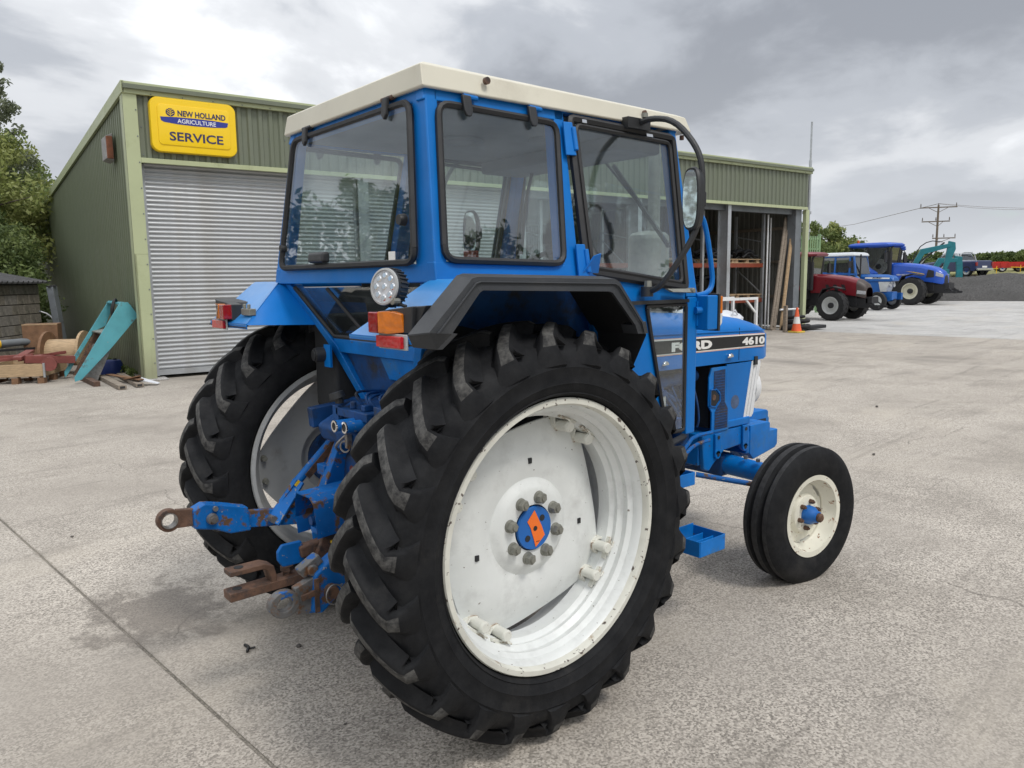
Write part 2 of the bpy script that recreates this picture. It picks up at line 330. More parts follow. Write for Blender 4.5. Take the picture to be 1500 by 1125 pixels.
# ---------------------------------------------------------------- mesh builder
def V(*a): return Vector(a)
def frame(d):
    d = Vector(d).normalized(); a = V(0, 0, 1) if abs(d.z) < .95 else V(1, 0, 0)
    u = d.cross(a).normalized(); return u, d.cross(u).normalized(), d
class MB:
    def __init__(s): s.v = []; s.f = []; s.mi = []; s.mats = []; s.cur = 0
    def m(s, name):
        if name not in s.mats: s.mats.append(name)
        s.cur = s.mats.index(name); return s
    def add(s, vs, fs):
        b = len(s.v); s.v += [tuple(v) for v in vs]
        for f in fs: s.f.append(tuple(b + i for i in f)); s.mi.append(s.cur)
        return s
    def box(s, lo, hi, mat=None):
        x0, y0, z0 = lo; x1, y1, z1 = hi
        vs = [(x0, y0, z0), (x1, y0, z0), (x1, y1, z0), (x0, y1, z0), (x0, y0, z1), (x1, y0, z1), (x1, y1, z1), (x0, y1, z1)]
        if mat is not None: vs = [mat @ Vector(v) for v in vs]
        return s.add(vs, [(3, 2, 1, 0), (4, 5, 6, 7), (0, 1, 5, 4), (1, 2, 6, 5), (2, 3, 7, 6), (3, 0, 4, 7)])
    def bar(s, a, b, w, h, up=(0, 0, 1)):
        a, b = Vector(a), Vector(b); d = (b - a).normalized(); up = Vector(up)
        sd_ = d.cross(up)
        if sd_.length < 1e-4: sd_ = d.cross(V(1, 0, 0))
        sd_.normalize(); u = sd_.cross(d).normalized(); vs = []
        for p in (a, b):
            for x, y in ((-1, -1), (1, -1), (1, 1), (-1, 1)): vs.append(p + sd_ * (x * w / 2) + u * (y * h / 2))
        return s.add(vs, [(3, 2, 1, 0), (4, 5, 6, 7), (0, 1, 5, 4), (1, 2, 6, 5), (2, 3, 7, 6), (3, 0, 4, 7)])
    def prism(s, pts, ext):
        """closed polygon (3D points) extruded by vector ext"""
        n_ = len(pts); P = [Vector(p) for p in pts]; e = Vector(ext)
        nn = V(0, 0, 0)
        for i in range(n_): nn += P[i].cross(P[(i + 1) % n_])
        if nn.dot(e) > 0: P = P[::-1]
        return s.add(P + [p + e for p in P], [tuple(range(n_)), tuple(range(2 * n_ - 1, n_ - 1, -1))] +
                     [(i, i + n_, (i + 1) % n_ + n_, (i + 1) % n_) for i in range(n_)])
    def xz(s, pts, y0, y1): return s.prism([(x, y0, z) for x, z in pts], (0, y1 - y0, 0))
    def yz(s, pts, x0, x1): return s.prism([(x0, y, z) for y, z in pts], (x1 - x0, 0, 0))
    def xy(s, pts, z0, z1): return s.prism([(x, y, z0) for x, y in pts], (0, 0, z1 - z0))
    def rings(s, rs, cap=True, close=False):
        n_ = len(rs[0]); vs = [p for r in rs for p in r]; fs = []
        m_ = len(rs)
        for k in range(m_ if close else m_ - 1):
            a = k * n_; b = ((k + 1) % m_) * n_
            for i in range(n_): fs.append((a + i, a + (i + 1) % n_, b + (i + 1) % n_, b + i))
        if cap and not close: fs += [tuple(range(n_ - 1, -1, -1)), tuple(range((m_ - 1) * n_, m_ * n_))]
        return s.add(vs, fs)
    def cyl(s, a, b, r0, r1=None, seg=16, cap=True):
        a, b = Vector(a), Vector(b); r1 = r0 if r1 is None else r1; u, v, d = frame(b - a)
        ring = lambda c, r: [c + (u * math.cos(t) + v * math.sin(t)) * r for t in (2 * math.pi * i / seg for i in range(seg))]
        return s.rings([ring(a, r0), ring(b, r1)], cap)
    def tube(s, pts, r, seg=8, smooth=0, cap=True):
        P = [Vector(p) for p in pts]
        for _ in range(smooth):
            Q = [P[0]]
            for i in range(len(P) - 1): Q += [P[i].lerp(P[i + 1], .25), P[i].lerp(P[i + 1], .75)]
            P = Q + [P[-1]]
        u = None; rs = []
        for i, p in enumerate(P):
            d = (P[min(i + 1, len(P) - 1)] - P[max(i - 1, 0)]).normalized()
            if u is None: u, v, _ = frame(d)
            else:
                u = (u - d * u.dot(d)).normalized(); v = d.cross(u)
            if isinstance(r, (list, tuple)):
                q = i / (len(P) - 1) * (len(r) - 1); j = min(int(q), len(r) - 2); rr = r[j] + (r[j + 1] - r[j]) * (q - j)
            else: rr = r
            rs.append([p + (u * math.cos(t) + v * math.sin(t)) * rr for t in (2 * math.pi * k / seg for k in range(seg))])
        return s.rings(rs, cap)
    def lathe(s, prof, c, axis=(0, 1, 0), seg=48, cap=False):
        """prof: (radius, offset along axis)"""
        c = Vector(c); u, v, d = frame(axis); rs = []
        for r, h in prof: rs.append([c + d * h + (u * math.cos(t) + v * math.sin(t)) * r for t in (2 * math.pi * k / seg for k in range(seg))])
        return s.rings(rs, cap)
    def ball(s, c, r, seg=12, rg=8):
        c = Vector(c); r = Vector(r) if not isinstance(r, (int, float)) else V(r, r, r)
        rs = []
        for k in range(rg + 1):
            ph = math.pi * (k / rg) ; ph = min(max(ph, .02), math.pi - .02)
            rs.append([c + V(r.x * math.sin(ph) * math.cos(t), r.y * math.sin(ph) * math.sin(t), r.z * math.cos(ph)) for t in (2 * math.pi * i / seg for i in range(seg))])
        return s.rings(rs[::-1], True)
    def mesh(s, name, sharp=35):
        me = bpy.data.meshes.new(name); me.from_pydata(s.v, [], s.f)
        for nm in s.mats: me.materials.append(MATS[nm])
        me.polygons.foreach_set('material_index', s.mi); me.polygons.foreach_set('use_smooth', [True] * len(s.f))
        me.update(); me.set_sharp_from_angle(angle=R(sharp)); return me
    def obj(s, name, parent=None, bevel=0, sharp=35, **props):
        o = bpy.data.objects.new(name, s.mesh(name, sharp)); COL.objects.link(o)
        if parent: o.parent = parent
        if bevel:
            b = o.modifiers.new('bevel', 'BEVEL'); b.width = bevel; b.segments = 2; b.limit_method = 'ANGLE'; b.angle_limit = R(30); b.harden_normals = True
        for k, v in props.items(): o[k] = v
        return o
def mb(mat): return MB().m(mat)
def inst(o, name, parent, loc=(0, 0, 0), rot=(0, 0, 0), scale=None, **props):
    c = bpy.data.objects.new(name, o.data); COL.objects.link(c); c.parent = parent; c.location = loc; c.rotation_euler = rot
    if scale: c.scale = scale
    for md in o.modifiers:
        q = c.modifiers.new(md.name, md.type)
        if md.type == 'BEVEL': q.width = md.width; q.segments = md.segments; q.limit_method = 'ANGLE'; q.angle_limit = md.angle_limit; q.harden_normals = True
    for k, v in props.items(): c[k] = v
    return c
def thing(name, label, cat, loc=(0, 0, 0), rotz=0, group=None):
    o = bpy.data.objects.new(name, None); COL.objects.link(o); o.location = loc; o.rotation_euler = (0, 0, rotz)
    o.empty_display_size = .2; o['label'] = label; o['category'] = cat
    if group: o['group'] = group
    return o
def tag(o, label, cat, group=None):
    o['label'] = label; o['category'] = cat
    if group: o['group'] = group
    return o
def copy_tree(o, parent=None):
    c = o.copy(); COL.objects.link(c); c.parent = parent
    for ch in list(o.children): copy_tree(ch, c)
    return c
def text_obj(name, body, size, mat, parent, origin, xdir, up, width=None, offset=.0, ext=.001, align='LEFT', spacing=1.0, shear=0):
    """flat lettering as a mesh; origin is the baseline start"""
    cu = bpy.data.curves.new(name, 'FONT'); cu.body = body; cu.size = size; cu.extrude = ext; cu.offset = offset; cu.align_x = align
    cu.space_character = spacing; cu.shear = shear; cu.resolution_u = 3
    tmp = bpy.data.objects.new(name, cu); COL.objects.link(tmp)
    me = bpy.data.meshes.new_from_object(tmp.evaluated_get(bpy.context.evaluated_depsgraph_get()))
    bpy.data.objects.remove(tmp)
    xs = [v.co.x for v in me.vertices]; x0, x1 = min(xs), max(xs); sx = width / (x1 - x0) if width else 1
    X = Vector(xdir).normalized(); Z = Vector(up).normalized(); Nn = X.cross(Z); O = Vector(origin)
    for v in me.vertices: v.co = O + X * ((v.co.x - x0) * sx) + Z * v.co.y + Nn * v.co.z
    me.materials.clear(); me.materials.append(MATS[mat]); me.name = name
    o = bpy.data.objects.new(name, me); COL.objects.link(o); o.parent = parent; return o
def bearing(px, dist, z=0.0):
    """a point at a given distance from the camera's foot, along a compass bearing taken from the photograph"""
    a = yaw - math.atan((px - 750) / 1127.8 * math.cos(pit)); return V(CX + dist * math.cos(a), CY + dist * math.sin(a), z)

# ================================================================ GROUND AND TERRAIN
def sheet(name, pts, z, mat, kind='structure'):
    o = MB().m(mat).add([(x, y, z) for x, y in pts], [tuple(range(len(pts)))]).obj(name, None, kind=kind); return o
# one sheet to the horizon; rises behind the yard into the fields
def terr_h(x, y):
    d = math.hypot(x - CX, y - CY); az = math.degrees(math.atan2(y - CY, x - CX))
    h = -.03
    t = min(max((d - 62) / 12, 0), 1); t = t * t * (3 - 2 * t)
    h += 1.50 * t
    h += max(d - 74, 0) * .017 * (1 - min(max(d - 200, 0) / 900, .8))
    h += (math.sin(x * .05) * .3 + math.sin(y * .043 + 1) * .3) * t
    return h
rr = [0] + list(np.geomspace(4, 2600, 70)); na = 120
vs = []; fs = []
for r in rr:
    for k in range(na):
        a = 2 * math.pi * k / na; x, y = CX + r * math.cos(a), CY + r * math.sin(a); vs.append((x, y, terr_h(x, y)))
for i in range(len(rr) - 1):
    for k in range(na):
        a, b = i * na + k, i * na + (k + 1) % na; fs.append((a, b, b + na, a + na))
g = MB().m('grass_field').add(vs, fs).obj('ground', None, sharp=80, kind='structure')

# the concrete yard: bays with open joints between them (each slab its own piece of the setting)
yard = MB().m('joint_filler')
yard.box((-60, -60, -.2), (75, 60, -.012)).obj('yard_base', None, kind='structure')
jd = Vector((-0.854 + 1.213, -0.407 - 3.612, 0)).normalized()           # direction of the visible joint
def slab(x0, y0, x1, y1, mat, z=0.0, parent=None):
    g_ = .007; c = .006
    lo = [(x0 + g_, y0 + g_), (x1 - g_, y0 + g_), (x1 - g_, y1 - g_), (x0 + g_, y1 - g_)]
    hi = [(x0 + g_ + c, y0 + g_ + c), (x1 - g_ - c, y0 + g_ + c), (x1 - g_ - c, y1 - g_ - c), (x0 + g_ + c, y1 - g_ - c)]
    rs = [[(x, y, z - .10) for x, y in lo], [(x, y, z - c) for x, y in lo], [(x, y, z) for x, y in hi]]
    return MB().m(mat).rings(rs)
# slabs laid out in a frame turned with the joint: local y runs along it
jr = math.atan2(jd.y, jd.x) + math.pi / 2
JO = Vector((-1.213, 3.612, 0))
xs = [-42, -36, -30, -24, -18, -12, -6, 0, 18.9, 40]; ys = [-60, -40, -20, 60]
first = True
for i in range(len(xs) - 1):
    for j in range(len(ys) - 1):
        o = slab(xs[i], ys[j], xs[i + 1], ys[j + 1], 'yard_concrete').obj('concrete_slab', None, kind='structure')
        o.location = JO; o.rotation_euler = (0, 0, jr)
# paler concrete road beyond the shed, laid in long strips, 4 mm proud
for i, (x0, x1) in enumerate(((0, 7.2), (7.2, 15.6), (15.6, 25), (25, 38))):
    for j, (y0, y1) in enumerate(((-40, -14), (-14, 12), (12, 26))):
        o = slab(x0, y0, x1, y1, 'pale_concrete').obj('pale_concrete_slab', None, kind='structure')
        o.location = (19.75, 8.6, .004); o.rotation_euler = (0, 0, R(4))
# damp stain left on the slab behind the tractor
def blob(cx, cy, rx, ry, rot, z, mat, name):
    pts = []
    for k in range(40):
        a = 2 * math.pi * k / 40; x, y = rx * math.cos(a), ry * math.sin(a)
        pts.append((cx + x * math.cos(rot) - y * math.sin(rot), cy + x * math.sin(rot) + y * math.cos(rot)))
    return sheet(name, pts, z, mat)
blob(-.80, 1.18, .50, .72, .5, .004, 'damp_concrete', 'damp_stain')

# gravel bank at the end of the yard
vs = []; fs = []; nx, ny = 150, 34
for i in range(nx):
    pxx = 1330 + i * 620 / (nx - 1)
    for j in range(ny):
        t = j / (ny - 1); d = 53.5 + t * 14
        h = 1.58 * min(1, t * 1.9) ** .62 + random.uniform(-.05, .05) * (1 if t < .95 else 0) + .09 * math.sin(i * .23) * math.sin(t * 3.1) + .05 * math.sin(i * .071 + 2)
        if j == 0: h = -.05
        e = min(1, i / 6.0) * (.80 + .20 * min(1, i / 34)); v = bearing(pxx, d, h * e if j else -.05); vs.append(v)
for i in range(nx - 1):
    for j in range(ny - 1): a = i * ny + j; fs.append((a, a + ny, a + ny + 1, a + 1))
MB().m('gravel').add(vs, fs).obj('gravel_bank', None, sharp=60, kind='stuff')
st = MB().m('gravel')
for k in range(900):
    p = bearing(random.uniform(1400, 1620), 53.6 + random.random() ** 1.5 * 9); t = (math.hypot(p.x - CX, p.y - CY) - 53.5) / 14
    r = random.uniform(.02, .05); c = V(p.x, p.y, 1.56 * min(1, t * 1.9) ** .62 + .02)
    pts = [c + V(random.uniform(-r, r), random.uniform(-r, r), random.uniform(0, r)) for _ in range(4)]
    st.add(pts, [(0, 1, 2), (0, 2, 3), (0, 3, 1), (1, 3, 2)])
st.obj('gravel_stone', None, kind='stuff')

# ================================================================ FOLIAGE
def leaves(mat, centres, radii, n, size, seed=1, flat=.75, bias=None):
    """n leaf-sized faces spread through clumps"""
    g_ = np.random.default_rng(seed); C_ = np.array(centres, float); r_ = np.array(radii, float)
    wts = r_ ** 2; wts /= wts.sum(); k = g_.choice(len(C_), n, p=wts)
    d = g_.normal(size=(n, 3)); d /= np.linalg.norm(d, axis=1)[:, None]
    rad = r_[k] * (g_.random(n) ** .33) * g_.uniform(.75, 1.12, n)
    P = C_[k] + d * rad[:, None] * np.array([1, 1, flat])
    a = g_.normal(size=(n, 3)); a /= np.linalg.norm(a, axis=1)[:, None]; b = np.cross(a, g_.normal(size=(n, 3))); b /= np.linalg.norm(b, axis=1)[:, None]
    s = size * g_.uniform(.6, 1.4, n)[:, None]
    vs = np.stack([P - a * s, P + b * s * .45, P + a * s, P - b * s * .45], 1).reshape(-1, 3)
    me = bpy.data.meshes.new('crown'); me.vertices.add(4 * n); me.vertices.foreach_set('co', vs.ravel())
    me.loops.add(4 * n); me.loops.foreach_set('vertex_index', np.arange(4 * n, dtype=np.int32))
    me.polygons.add(n); me.polygons.foreach_set('loop_start', np.arange(0, 4 * n, 4, dtype=np.int32))
    try: me.polygons.foreach_set('loop_total', np.full(n, 4, dtype=np.int32))
    except Exception: pass
    me.materials.append(MATS[mat]); me.update(calc_edges=True); return me
def tree(label, loc, height, width, mat, n, size, seed, trunk_r=.12, base=.25, cat='tree', group=None, shape='round', sub=None, name='leafy_tree'):
    g_ = random.Random(seed); t = thing(name, label, cat, loc, 0, group)
    tr = mb('bark'); top = V(g_.uniform(-.1, .1) * width, g_.uniform(-.1, .1) * width, height * .9)
    if base > .02:
        tr.tube([(0, 0, -.1), (g_.uniform(-.1, .1), g_.uniform(-.1, .1), height * .3), V(top.x * .6, top.y * .6, height * .6), top], [trunk_r, trunk_r * .8, trunk_r * .5, trunk_r * .12], 8, 1)
    cs = []; rs = []
    nb = 70 if shape != 'hedge' else 44
    for k in range(nb):
        u = g_.random(); a = g_.uniform(0, 2 * math.pi)
        z = height * (base + (1 - base) * u)
        if shape == 'round': wz = width / 2 * math.sqrt(max(.05, 1 - (2 * u - .85) ** 2 * .8))
        elif shape == 'spire': wz = width / 2 * (1.05 - u) ** .8
        else: wz = width / 2 * (1 - u * .25)
        rad = wz * math.sqrt(g_.random()) * .85
        if shape == 'hedge': c = V(g_.uniform(-.5, .5) * width, g_.uniform(-.5, .5) * min(width, 2.2), height * g_.uniform(.15, .8))
        else: c = V(rad * math.cos(a), rad * math.sin(a), z)
        rr_ = height * .045 + wz * g_.uniform(.10, .24) if shape != 'hedge' else height * g_.uniform(.14, .34)
        if shape == 'spire': rr_ = wz * g_.uniform(.14, .32) + .08
        cs.append(c); rs.append(rr_)
        if base > .02 and k % 4 == 0:
            st_ = V(top.x * u * .7, top.y * u * .7, max(height * .18, c.z - height * .15))
            tr.tube([st_, st_.lerp(c, .5) + V(0, 0, height * .02), c], [trunk_r * .35, trunk_r * .22, trunk_r * .06], 5)
    if base > .02: tr.obj('trunk', t)
    me = leaves(mat, cs, rs, n, size, seed); o = bpy.data.objects.new('crown', me); COL.objects.link(o); o.parent = t
    if sub:
        me = leaves(sub, [c + V(0, 0, .25) for c in cs[::2]], [r * .9 for r in rs[::2]], n // 3, size, seed + 50); o = bpy.data.objects.new('crown', me); COL.objects.link(o); o.parent = t
    return t
def at(px, d, dz=0):
    v = bearing(px, d); v.z = (terr_h(v.x, v.y) if d > 55 else 0) + dz; return v
# left, behind the block outbuilding
tree('tall wispy grey-green tree rising highest at the left edge', at(20, 30), 9.4, 3.0, 'leaf_grey', 9000, .065, 3, .11, .3, shape='spire', name='wispy_tree')
tree('wide yellow-green tree filling the gap left of the green shed', at(-2, 28), 6.1, 4.0, 'leaf_bright', 15000, .065, 4, .14, .3, sub='leaf_mid')
tree('mid green tree behind the far end of the shed wall', at(52, 34), 6.2, 4.2, 'leaf_mid', 14000, .070, 5, .12, .25, sub='leaf_bright')
tree('deep green tree in the middle of the left thicket', at(-22, 24.5), 4.2, 2.8, 'leaf_dark', 12000, .060, 6, .12, .15)
tree('low ivy-dark bush growing over the roof of the block outbuilding', at(-8, 23.5), 3.0, 2.4, 'leaf_mid', 14000, .055, 7, .05, .02, cat='bush', sub='leaf_dark', name='leafy_bush')
tree('broad dark bush at the far left above the outbuilding roof', at(-60, 22.0), 3.2, 4.2, 'leaf_dark', 14000, .055, 8, .05, .02, cat='bush', sub='leaf_mid', name='leafy_bush')
tree('pale green tree standing just outside the left thicket', at(-60, 26), 6.0, 5.0, 'leaf_bright', 9000, .08, 9, .14, .25)
# right, behind the fence and parked tractors
tree('bushy green tree right behind the green palisade fence', at(1215, 52), 4.5, 6.0, 'leaf_mid', 14000, .11, 11, .12, .1, sub='leaf_bright')
tree('lower rounded tree above the roof of the white roofed tractor', at(1250, 56), 3.5, 4.6, 'leaf_mid', 10000, .11, 12, .12, .08, sub='leaf_dark')
tree('dark tree glimpsed behind the teal excavator booms', at(1352, 72), 1.7, 4.0, 'leaf_dark', 7000, .12, 13, .12, .05, sub='leaf_mid')
tree('small tree between the fence and the mast', at(1180, 48), 4.6, 4.4, 'leaf_mid', 9000, .10, 14, .1, .1)
G = 'hedge bushes along the top of the field'
hd = ['first hedge bush right of the wooden utility pole', 'second hedge bush right of the pole on the skyline', 'third hedge bush along the skyline', 'fourth hedge bush, above the red trailers', 'hedge bush on the skyline near the right edge', 'last hedge bush at the right edge of the skyline', 'hedge bush on the skyline just outside the right edge', 'hedge bush far outside the right edge']
for k, pxx in enumerate((1391, 1408, 1424, 1440, 1457, 1474, 1492, 1512)):
    tree(hd[k], at(pxx, 150 - k * 2), 1.75 + .35 * math.sin(k * 2.1), 9.0, 'leaf_dark', 5000, .20, 20 + k, .05, .02, cat='hedge', shape='hedge', group=G, name='hedge_bush', sub='leaf_mid')
tree('big rounded bramble bush in the field behind the red trailers', at(1490, 100), 1.9, 11.0, 'leaf_mid', 11000, .16, 31, .05, .02, cat='bush', shape='hedge', name='bramble_bush', sub='leaf_dark')
tree('bramble bush touching the right edge behind the trailers', at(1525, 98), 2.3, 11.0, 'leaf_mid', 9000, .16, 33, .05, .02, cat='bush', shape='hedge', name='bramble_bush')
# the wood opposite the yard: out of frame, mirrored in the cab windows
G = 'trees on the far side of the yard, mirrored in the cab glass'
for k, (a_, d, h_) in enumerate(((-78, 21, 8.8), (-60, 20, 10.2), (-42, 21, 9.4), (-24, 24, 8.2), (-98, 23, 7.6), (-125, 25, 6.5), (-150, 25, 7.0), (178, 24, 6.2), (155, 22, 7.2), (132, 21, 6.0), (112, 24, 6.6))):
    a = R(a_)
    tree('tree across the yard, mirrored in the cab glass', (CX + d * math.cos(a), CY + d * math.sin(a), 0), h_, 9.0, 'leaf_dark', 9000, .15, 60 + k, .15, .05, group=G, name='yard_edge_tree')

# ================================================================ SHED
AX, AY, AR = 1.827, 11.339, math.atan2(-.06247, .99805)
shed = thing('farm_workshop_shed', 'long green corrugated workshop with roller shutters and open bays', 'shed', (AX, AY, 0), AR)
L = 19.05; D = 17.8; HF = 4.92; HB = 3.98
def roof_z(y): return HF + (HB - HF) * y / D
def ribs(w_, pitch, dep):
    pts = []; x = 0
    while x < w_ - 1e-6:
        p = min(pitch, w_ - x); pts += [(x, 0), (x + p * .42, 0), (x + p * .55, -dep), (x + p * .87, -dep)]; x += pitch
    pts.append((w_, 0)); return pts
def clad(mat, w_, z0, z1, pitch=.19, dep=.032, zf=None, th=.004):
    pr_ = ribs(w_, pitch, dep); m_ = mb(mat); vs = []; n_ = len(pr_)
    for off in (0, th):
        for zi in (0, 1):
            for x, y in pr_: vs.append((x, y + off, (z1 if zf is None else zf(x)) if zi else z0))
    fs = []
    for i in range(n_ - 1): fs += [(i, i + 1, n_ + i + 1, n_ + i), (2 * n_ + i + 1, 2 * n_ + i, 3 * n_ + i, 3 * n_ + i + 1)]
    return m_.add(vs, fs)
# front fascia sheets, side wall sheets
sh0 = None
for k in range(20):
    x = .10 + k * .95
    if x + .95 > 19.15: break
    if sh0 is None: sh0 = clad('clad_green', .95, 3.74, 4.76).obj('cladding_sheet', shed, sharp=20); sh0.location = (x, -.0, 0)
    else: inst(sh0, 'cladding_sheet', shed, (x, 0, 0))
ns = 18; sw = (D - .2) / ns
for k in range(ns):
    y0 = .15 + k * sw; y1 = y0 + sw
    # local x of the sheet runs from back to front so that its ribs face outwards
    c_ = clad('clad_side_green', sw, .05, 3.5, pitch=sw / 5, zf=lambda x, y1=y1: roof_z(y1 - x) - .10)
    o = c_.obj('cladding_sheet', shed, sharp=20); o.location = (-.06, y1, 0); o.rotation_euler = (0, 0, -math.pi / 2)
ic = []
for k in range(ns):
    y0 = .15 + k * sw
    c_ = clad('clad_inside', sw, .05, 3.5, pitch=sw / 5, zf=lambda x, y0=y0: roof_z(y0 + x) - .14)
    o = c_.obj('cladding_sheet', shed, sharp=20); o.location = (L - .02, y0, 0); o.rotation_euler = (0, 0, math.pi / 2)
c_ = clad('clad_inside', L, .05, HB - .2).obj('rear_wall', shed, sharp=20); c_.location = (0, D, 0)
rf = mb('clad_green').prism([(-.12, -.16, HF - .03), (L + .12, -.16, HF - .03), (L + .12, D + .1, HB - .05), (-.12, D + .1, HB - .05)], (0, 0, -.07)); rf.obj('roof', shed)
# trims
tr = mb('trim_green')
tr.box((-.14, -.10, HF - .17), (L + .14, -.035, HF + .02)); tr.box((-.14, -.035, HF - .0), (L + .14, .12, HF + .02)); tr.obj('front_eaves_trim', shed, .006)
mb('trim_green').prism([(-.145, -.10, HF - .17), (-.145, D + .1, HB - .18), (-.145, D + .1, HB + .0), (-.145, -.10, HF + .025)], (.05, 0, 0)).obj('verge_trim', shed, .006)
mb('trim_green').prism([(L + .10, -.10, HF - .17), (L + .10, D + .1, HB - .18), (L + .10, D + .1, HB + .0), (L + .10, -.10, HF + .025)], (.05, 0, 0)).obj('verge_trim', shed, .006)
co_ = mb('trim_green').box((-.13, -.07, .03), (.085, -.02, 2.15)).box((-.13, -.073, 2.15), (.085, -.02, HF - .17)).box((-.13, -.07, .03), (-.095, .16, HF - .17)); co_.obj('corner_trim', shed, .004)
mb('trim_green').box((.085, -.075, 3.66), (L - .0, -.0, 3.74)).obj('lintel_trim', shed, .004)
mb('trim_green').box((L - .06, -.06, .03), (L + .10, .06, 3.66)).obj('corner_trim', shed, .004)
mb('pale_concrete').box((-.2, -.16, 0), (.25, .2, .03)).obj('post_footing', shed, .01)
# screw heads on the trims
sc_h = mb('steel_grey')
for k in range(11): sc_h.cyl((.06, -.071, .3 + k * .42), (.06, -.08, .3 + k * .42), .012, seg=6)
for k in range(38): sc_h.cyl((.3 + k * .5, -.10, HF - .15), (.3 + k * .5, -.11, HF - .15), .011, seg=6)
for z in (3.80, 4.25, 4.68):
    for k in range(62): sc_h.cyl((.14 + k * .305, -.002, z), (.14 + k * .305, -.010, z), .011, seg=6)
sc_h.obj('screw_head', shed, kind='stuff')
# steel posts between bays (I sections)
def ibeam(x, mat='steel_grey', y=.0, w_=.22, d_=.36, h=3.70, lightface=None):
    m_ = mb(mat).box((x - w_ / 2, y, .0), (x + w_ / 2, y + .014, h)).box((x - w_ / 2, y + d_ - .014, 0), (x + w_ / 2, y + d_, h)).box((x - .006, y + .014, 0), (x + .006, y + d_ - .014, h))
    return m_.obj('steel_post', shed)
ibeam(4.12, 'galvanised', -.0, .22, .2)
ibeam(8.05, 'galvanised', .02); ibeam(11.85, 'galvanised', .02, .14); ibeam(15.42, 'galvanised', .02, .14)
mb('steel_grey').box((18.62, .05, 0), (18.92, .35, 3.70)).obj('steel_post', shed, .006)
mb('steel_grey').box((8.1, .16, 3.52), (18.6, .32, 3.70)).obj('lintel_beam', shed)
# header behind the fascia, underside brace and rails
mb('clad_inside').box((.09, .10, 3.70), (L - .1, .13, 4.8)).obj('fascia_lining', shed)
# roller shutters: curved interlocking slats, each a piece
prof = [(0, 0), (-.012, .004), (-.020, .016), (-.022, .030), (-.016, .046), (-.004, .054), (0, .058), (.0, .0755)]
def slat(w_):
    m_ = mb('shutter_steel'); pr_ = prof; P = [(-y, z) for y, z in pr_]
    vs = []
    for x in (0, w_):
        for dy in (0, .0025):
            for y, z in pr_: vs.append((x, y + dy, z))
    n_ = len(pr_); fs = []
    for i in range(n_ - 1): fs += [(i + 1, i, 2 * n_ + i, 2 * n_ + i + 1), (n_ + i, n_ + i + 1, 3 * n_ + i + 1, 3 * n_ + i)]
    return m_.add(vs, fs)
for x0, x1 in ((.10, 4.02), (4.24, 7.94)):
    dr = mb('galvanised').box((x0, .12, .05), (x0 + .06, .20, 3.66)).box((x1 - .06, .12, .05), (x1, .20, 3.66)).box((x0 + .06, .13, .06), (x1 - .06, .16, .16)).obj('roller_shutter', shed)
    s0 = slat(x1 - x0 - .12).obj('slat', dr, sharp=25); s0.location = (x0 + .06, .16, .165)
    k = 1
    while .165 + k * .0755 < 3.64:
        inst(s0, 'slat', dr, (x0 + .06, .16, .165 + k * .0755)); k += 1
# a dark partition behind the shutters
mb('interior_dark').box((8.0, .4, 0), (8.06, D - .1, 4.1)).obj('partition_wall', shed)
mb('joint_filler').box((0, .3, .0), (L - .1, D, .012)).obj('floor', shed)
for z in (.95, 2.05, 3.1):
    mb('wood_grey').box((L - .16, .35, z), (L - .08, D - .2, z + .09)).obj('wall_rail', shed)
    mb('steel_grey').box((8.1, D - .16, z), (L - .2, D - .08, z + .09)).obj('wall_rail', shed)

# things fixed to or leaning on the shed
def S(x, y, z=0):
    return V(AX + x * math.cos(AR) - y * math.sin(AR), AY + x * math.sin(AR) + y * math.cos(AR), z)
# --- yellow service sign
sg = thing('dealer_sign', 'yellow illuminated-box service sign with blue lettering above the roller shutter', 'sign', S(.27, -.12, 3.86), AR)
def signpoly(w_, h, ins, r=.09, bow=.03):
    # rounded rectangle, upper side sloping a little as in the moulding, sides bowed
    pts = []; x0, x1, z0, z1 = ins, w_ - ins, ins, h - ins
    for cx_, cz_, a0 in ((x1 - r, z1 - r, 0), (x0 + r, z1 - r, 90), (x0 + r, z0 + r, 180), (x1 - r, z0 + r, 270)):
        for k in range(7): a = R(a0 + k * 15); pts.append((cx_ + r * math.cos(a), cz_ + r * math.sin(a)))
    o_ = []
    for i, (x, z) in enumerate(pts):
        o_.append((x, z)); 
    out_ = []
    for x, z in o_:
        u_ = (x - w_ / 2) / (w_ / 2); v_ = (z - h / 2) / (h / 2)
        out_.append((x + bow * u_ * (1 - v_ * v_), z + bow * .7 * v_ * (1 - u_ * u_)))
    return out_
SW, SH = 1.38, .88
ring = lambda ins, y, r: [(x, y, z) for x, z in signpoly(SW, SH, ins, r)]
mb('sign_yellow').rings([ring(0, .10, .12), ring(0, .0, .12), ring(.012, -.02, .11), ring(.05, -.022, .09)]).obj('sign_box', sg)
mb('sign_yellow').rings([ring(.115, -.0225, .06), ring(.12, -.034, .055), ring(.13, -.036, .05)]).obj('sign_panel', sg)
def signtext(nm, body, size, mat, x, z, w_, off=0, sp_=1.0):
    return text_obj(nm, body, size, mat, sg, (x, -.0385, z), (1, 0, 0), (0, 0, 1), w_, off, .0015, spacing=sp_)
signtext('lettering', 'NEW HOLLAND', .125, 'sign_navy', .42, .60, .79, .004)
bp = [(.155, .565), (.5, .580), (.75, .580), (1.0, .575), (1.225, .545), (1.195, .470), (1.0, .455), (.75, .450), (.5, .455), (.23, .475), (.175, .505)]
bp = [(.14, .56), (.40, .575), (.70, .580), (1.0, .575), (1.25, .560), (1.235, .495), (1.20, .478), (1.0, .462), (.70, .455), (.40, .462), (.20, .478), (.155, .5)]
mb('sign_blue').prism([(x, -.0365, z) for x, z in bp], (0, -.003, 0)).obj('blue_band', sg)
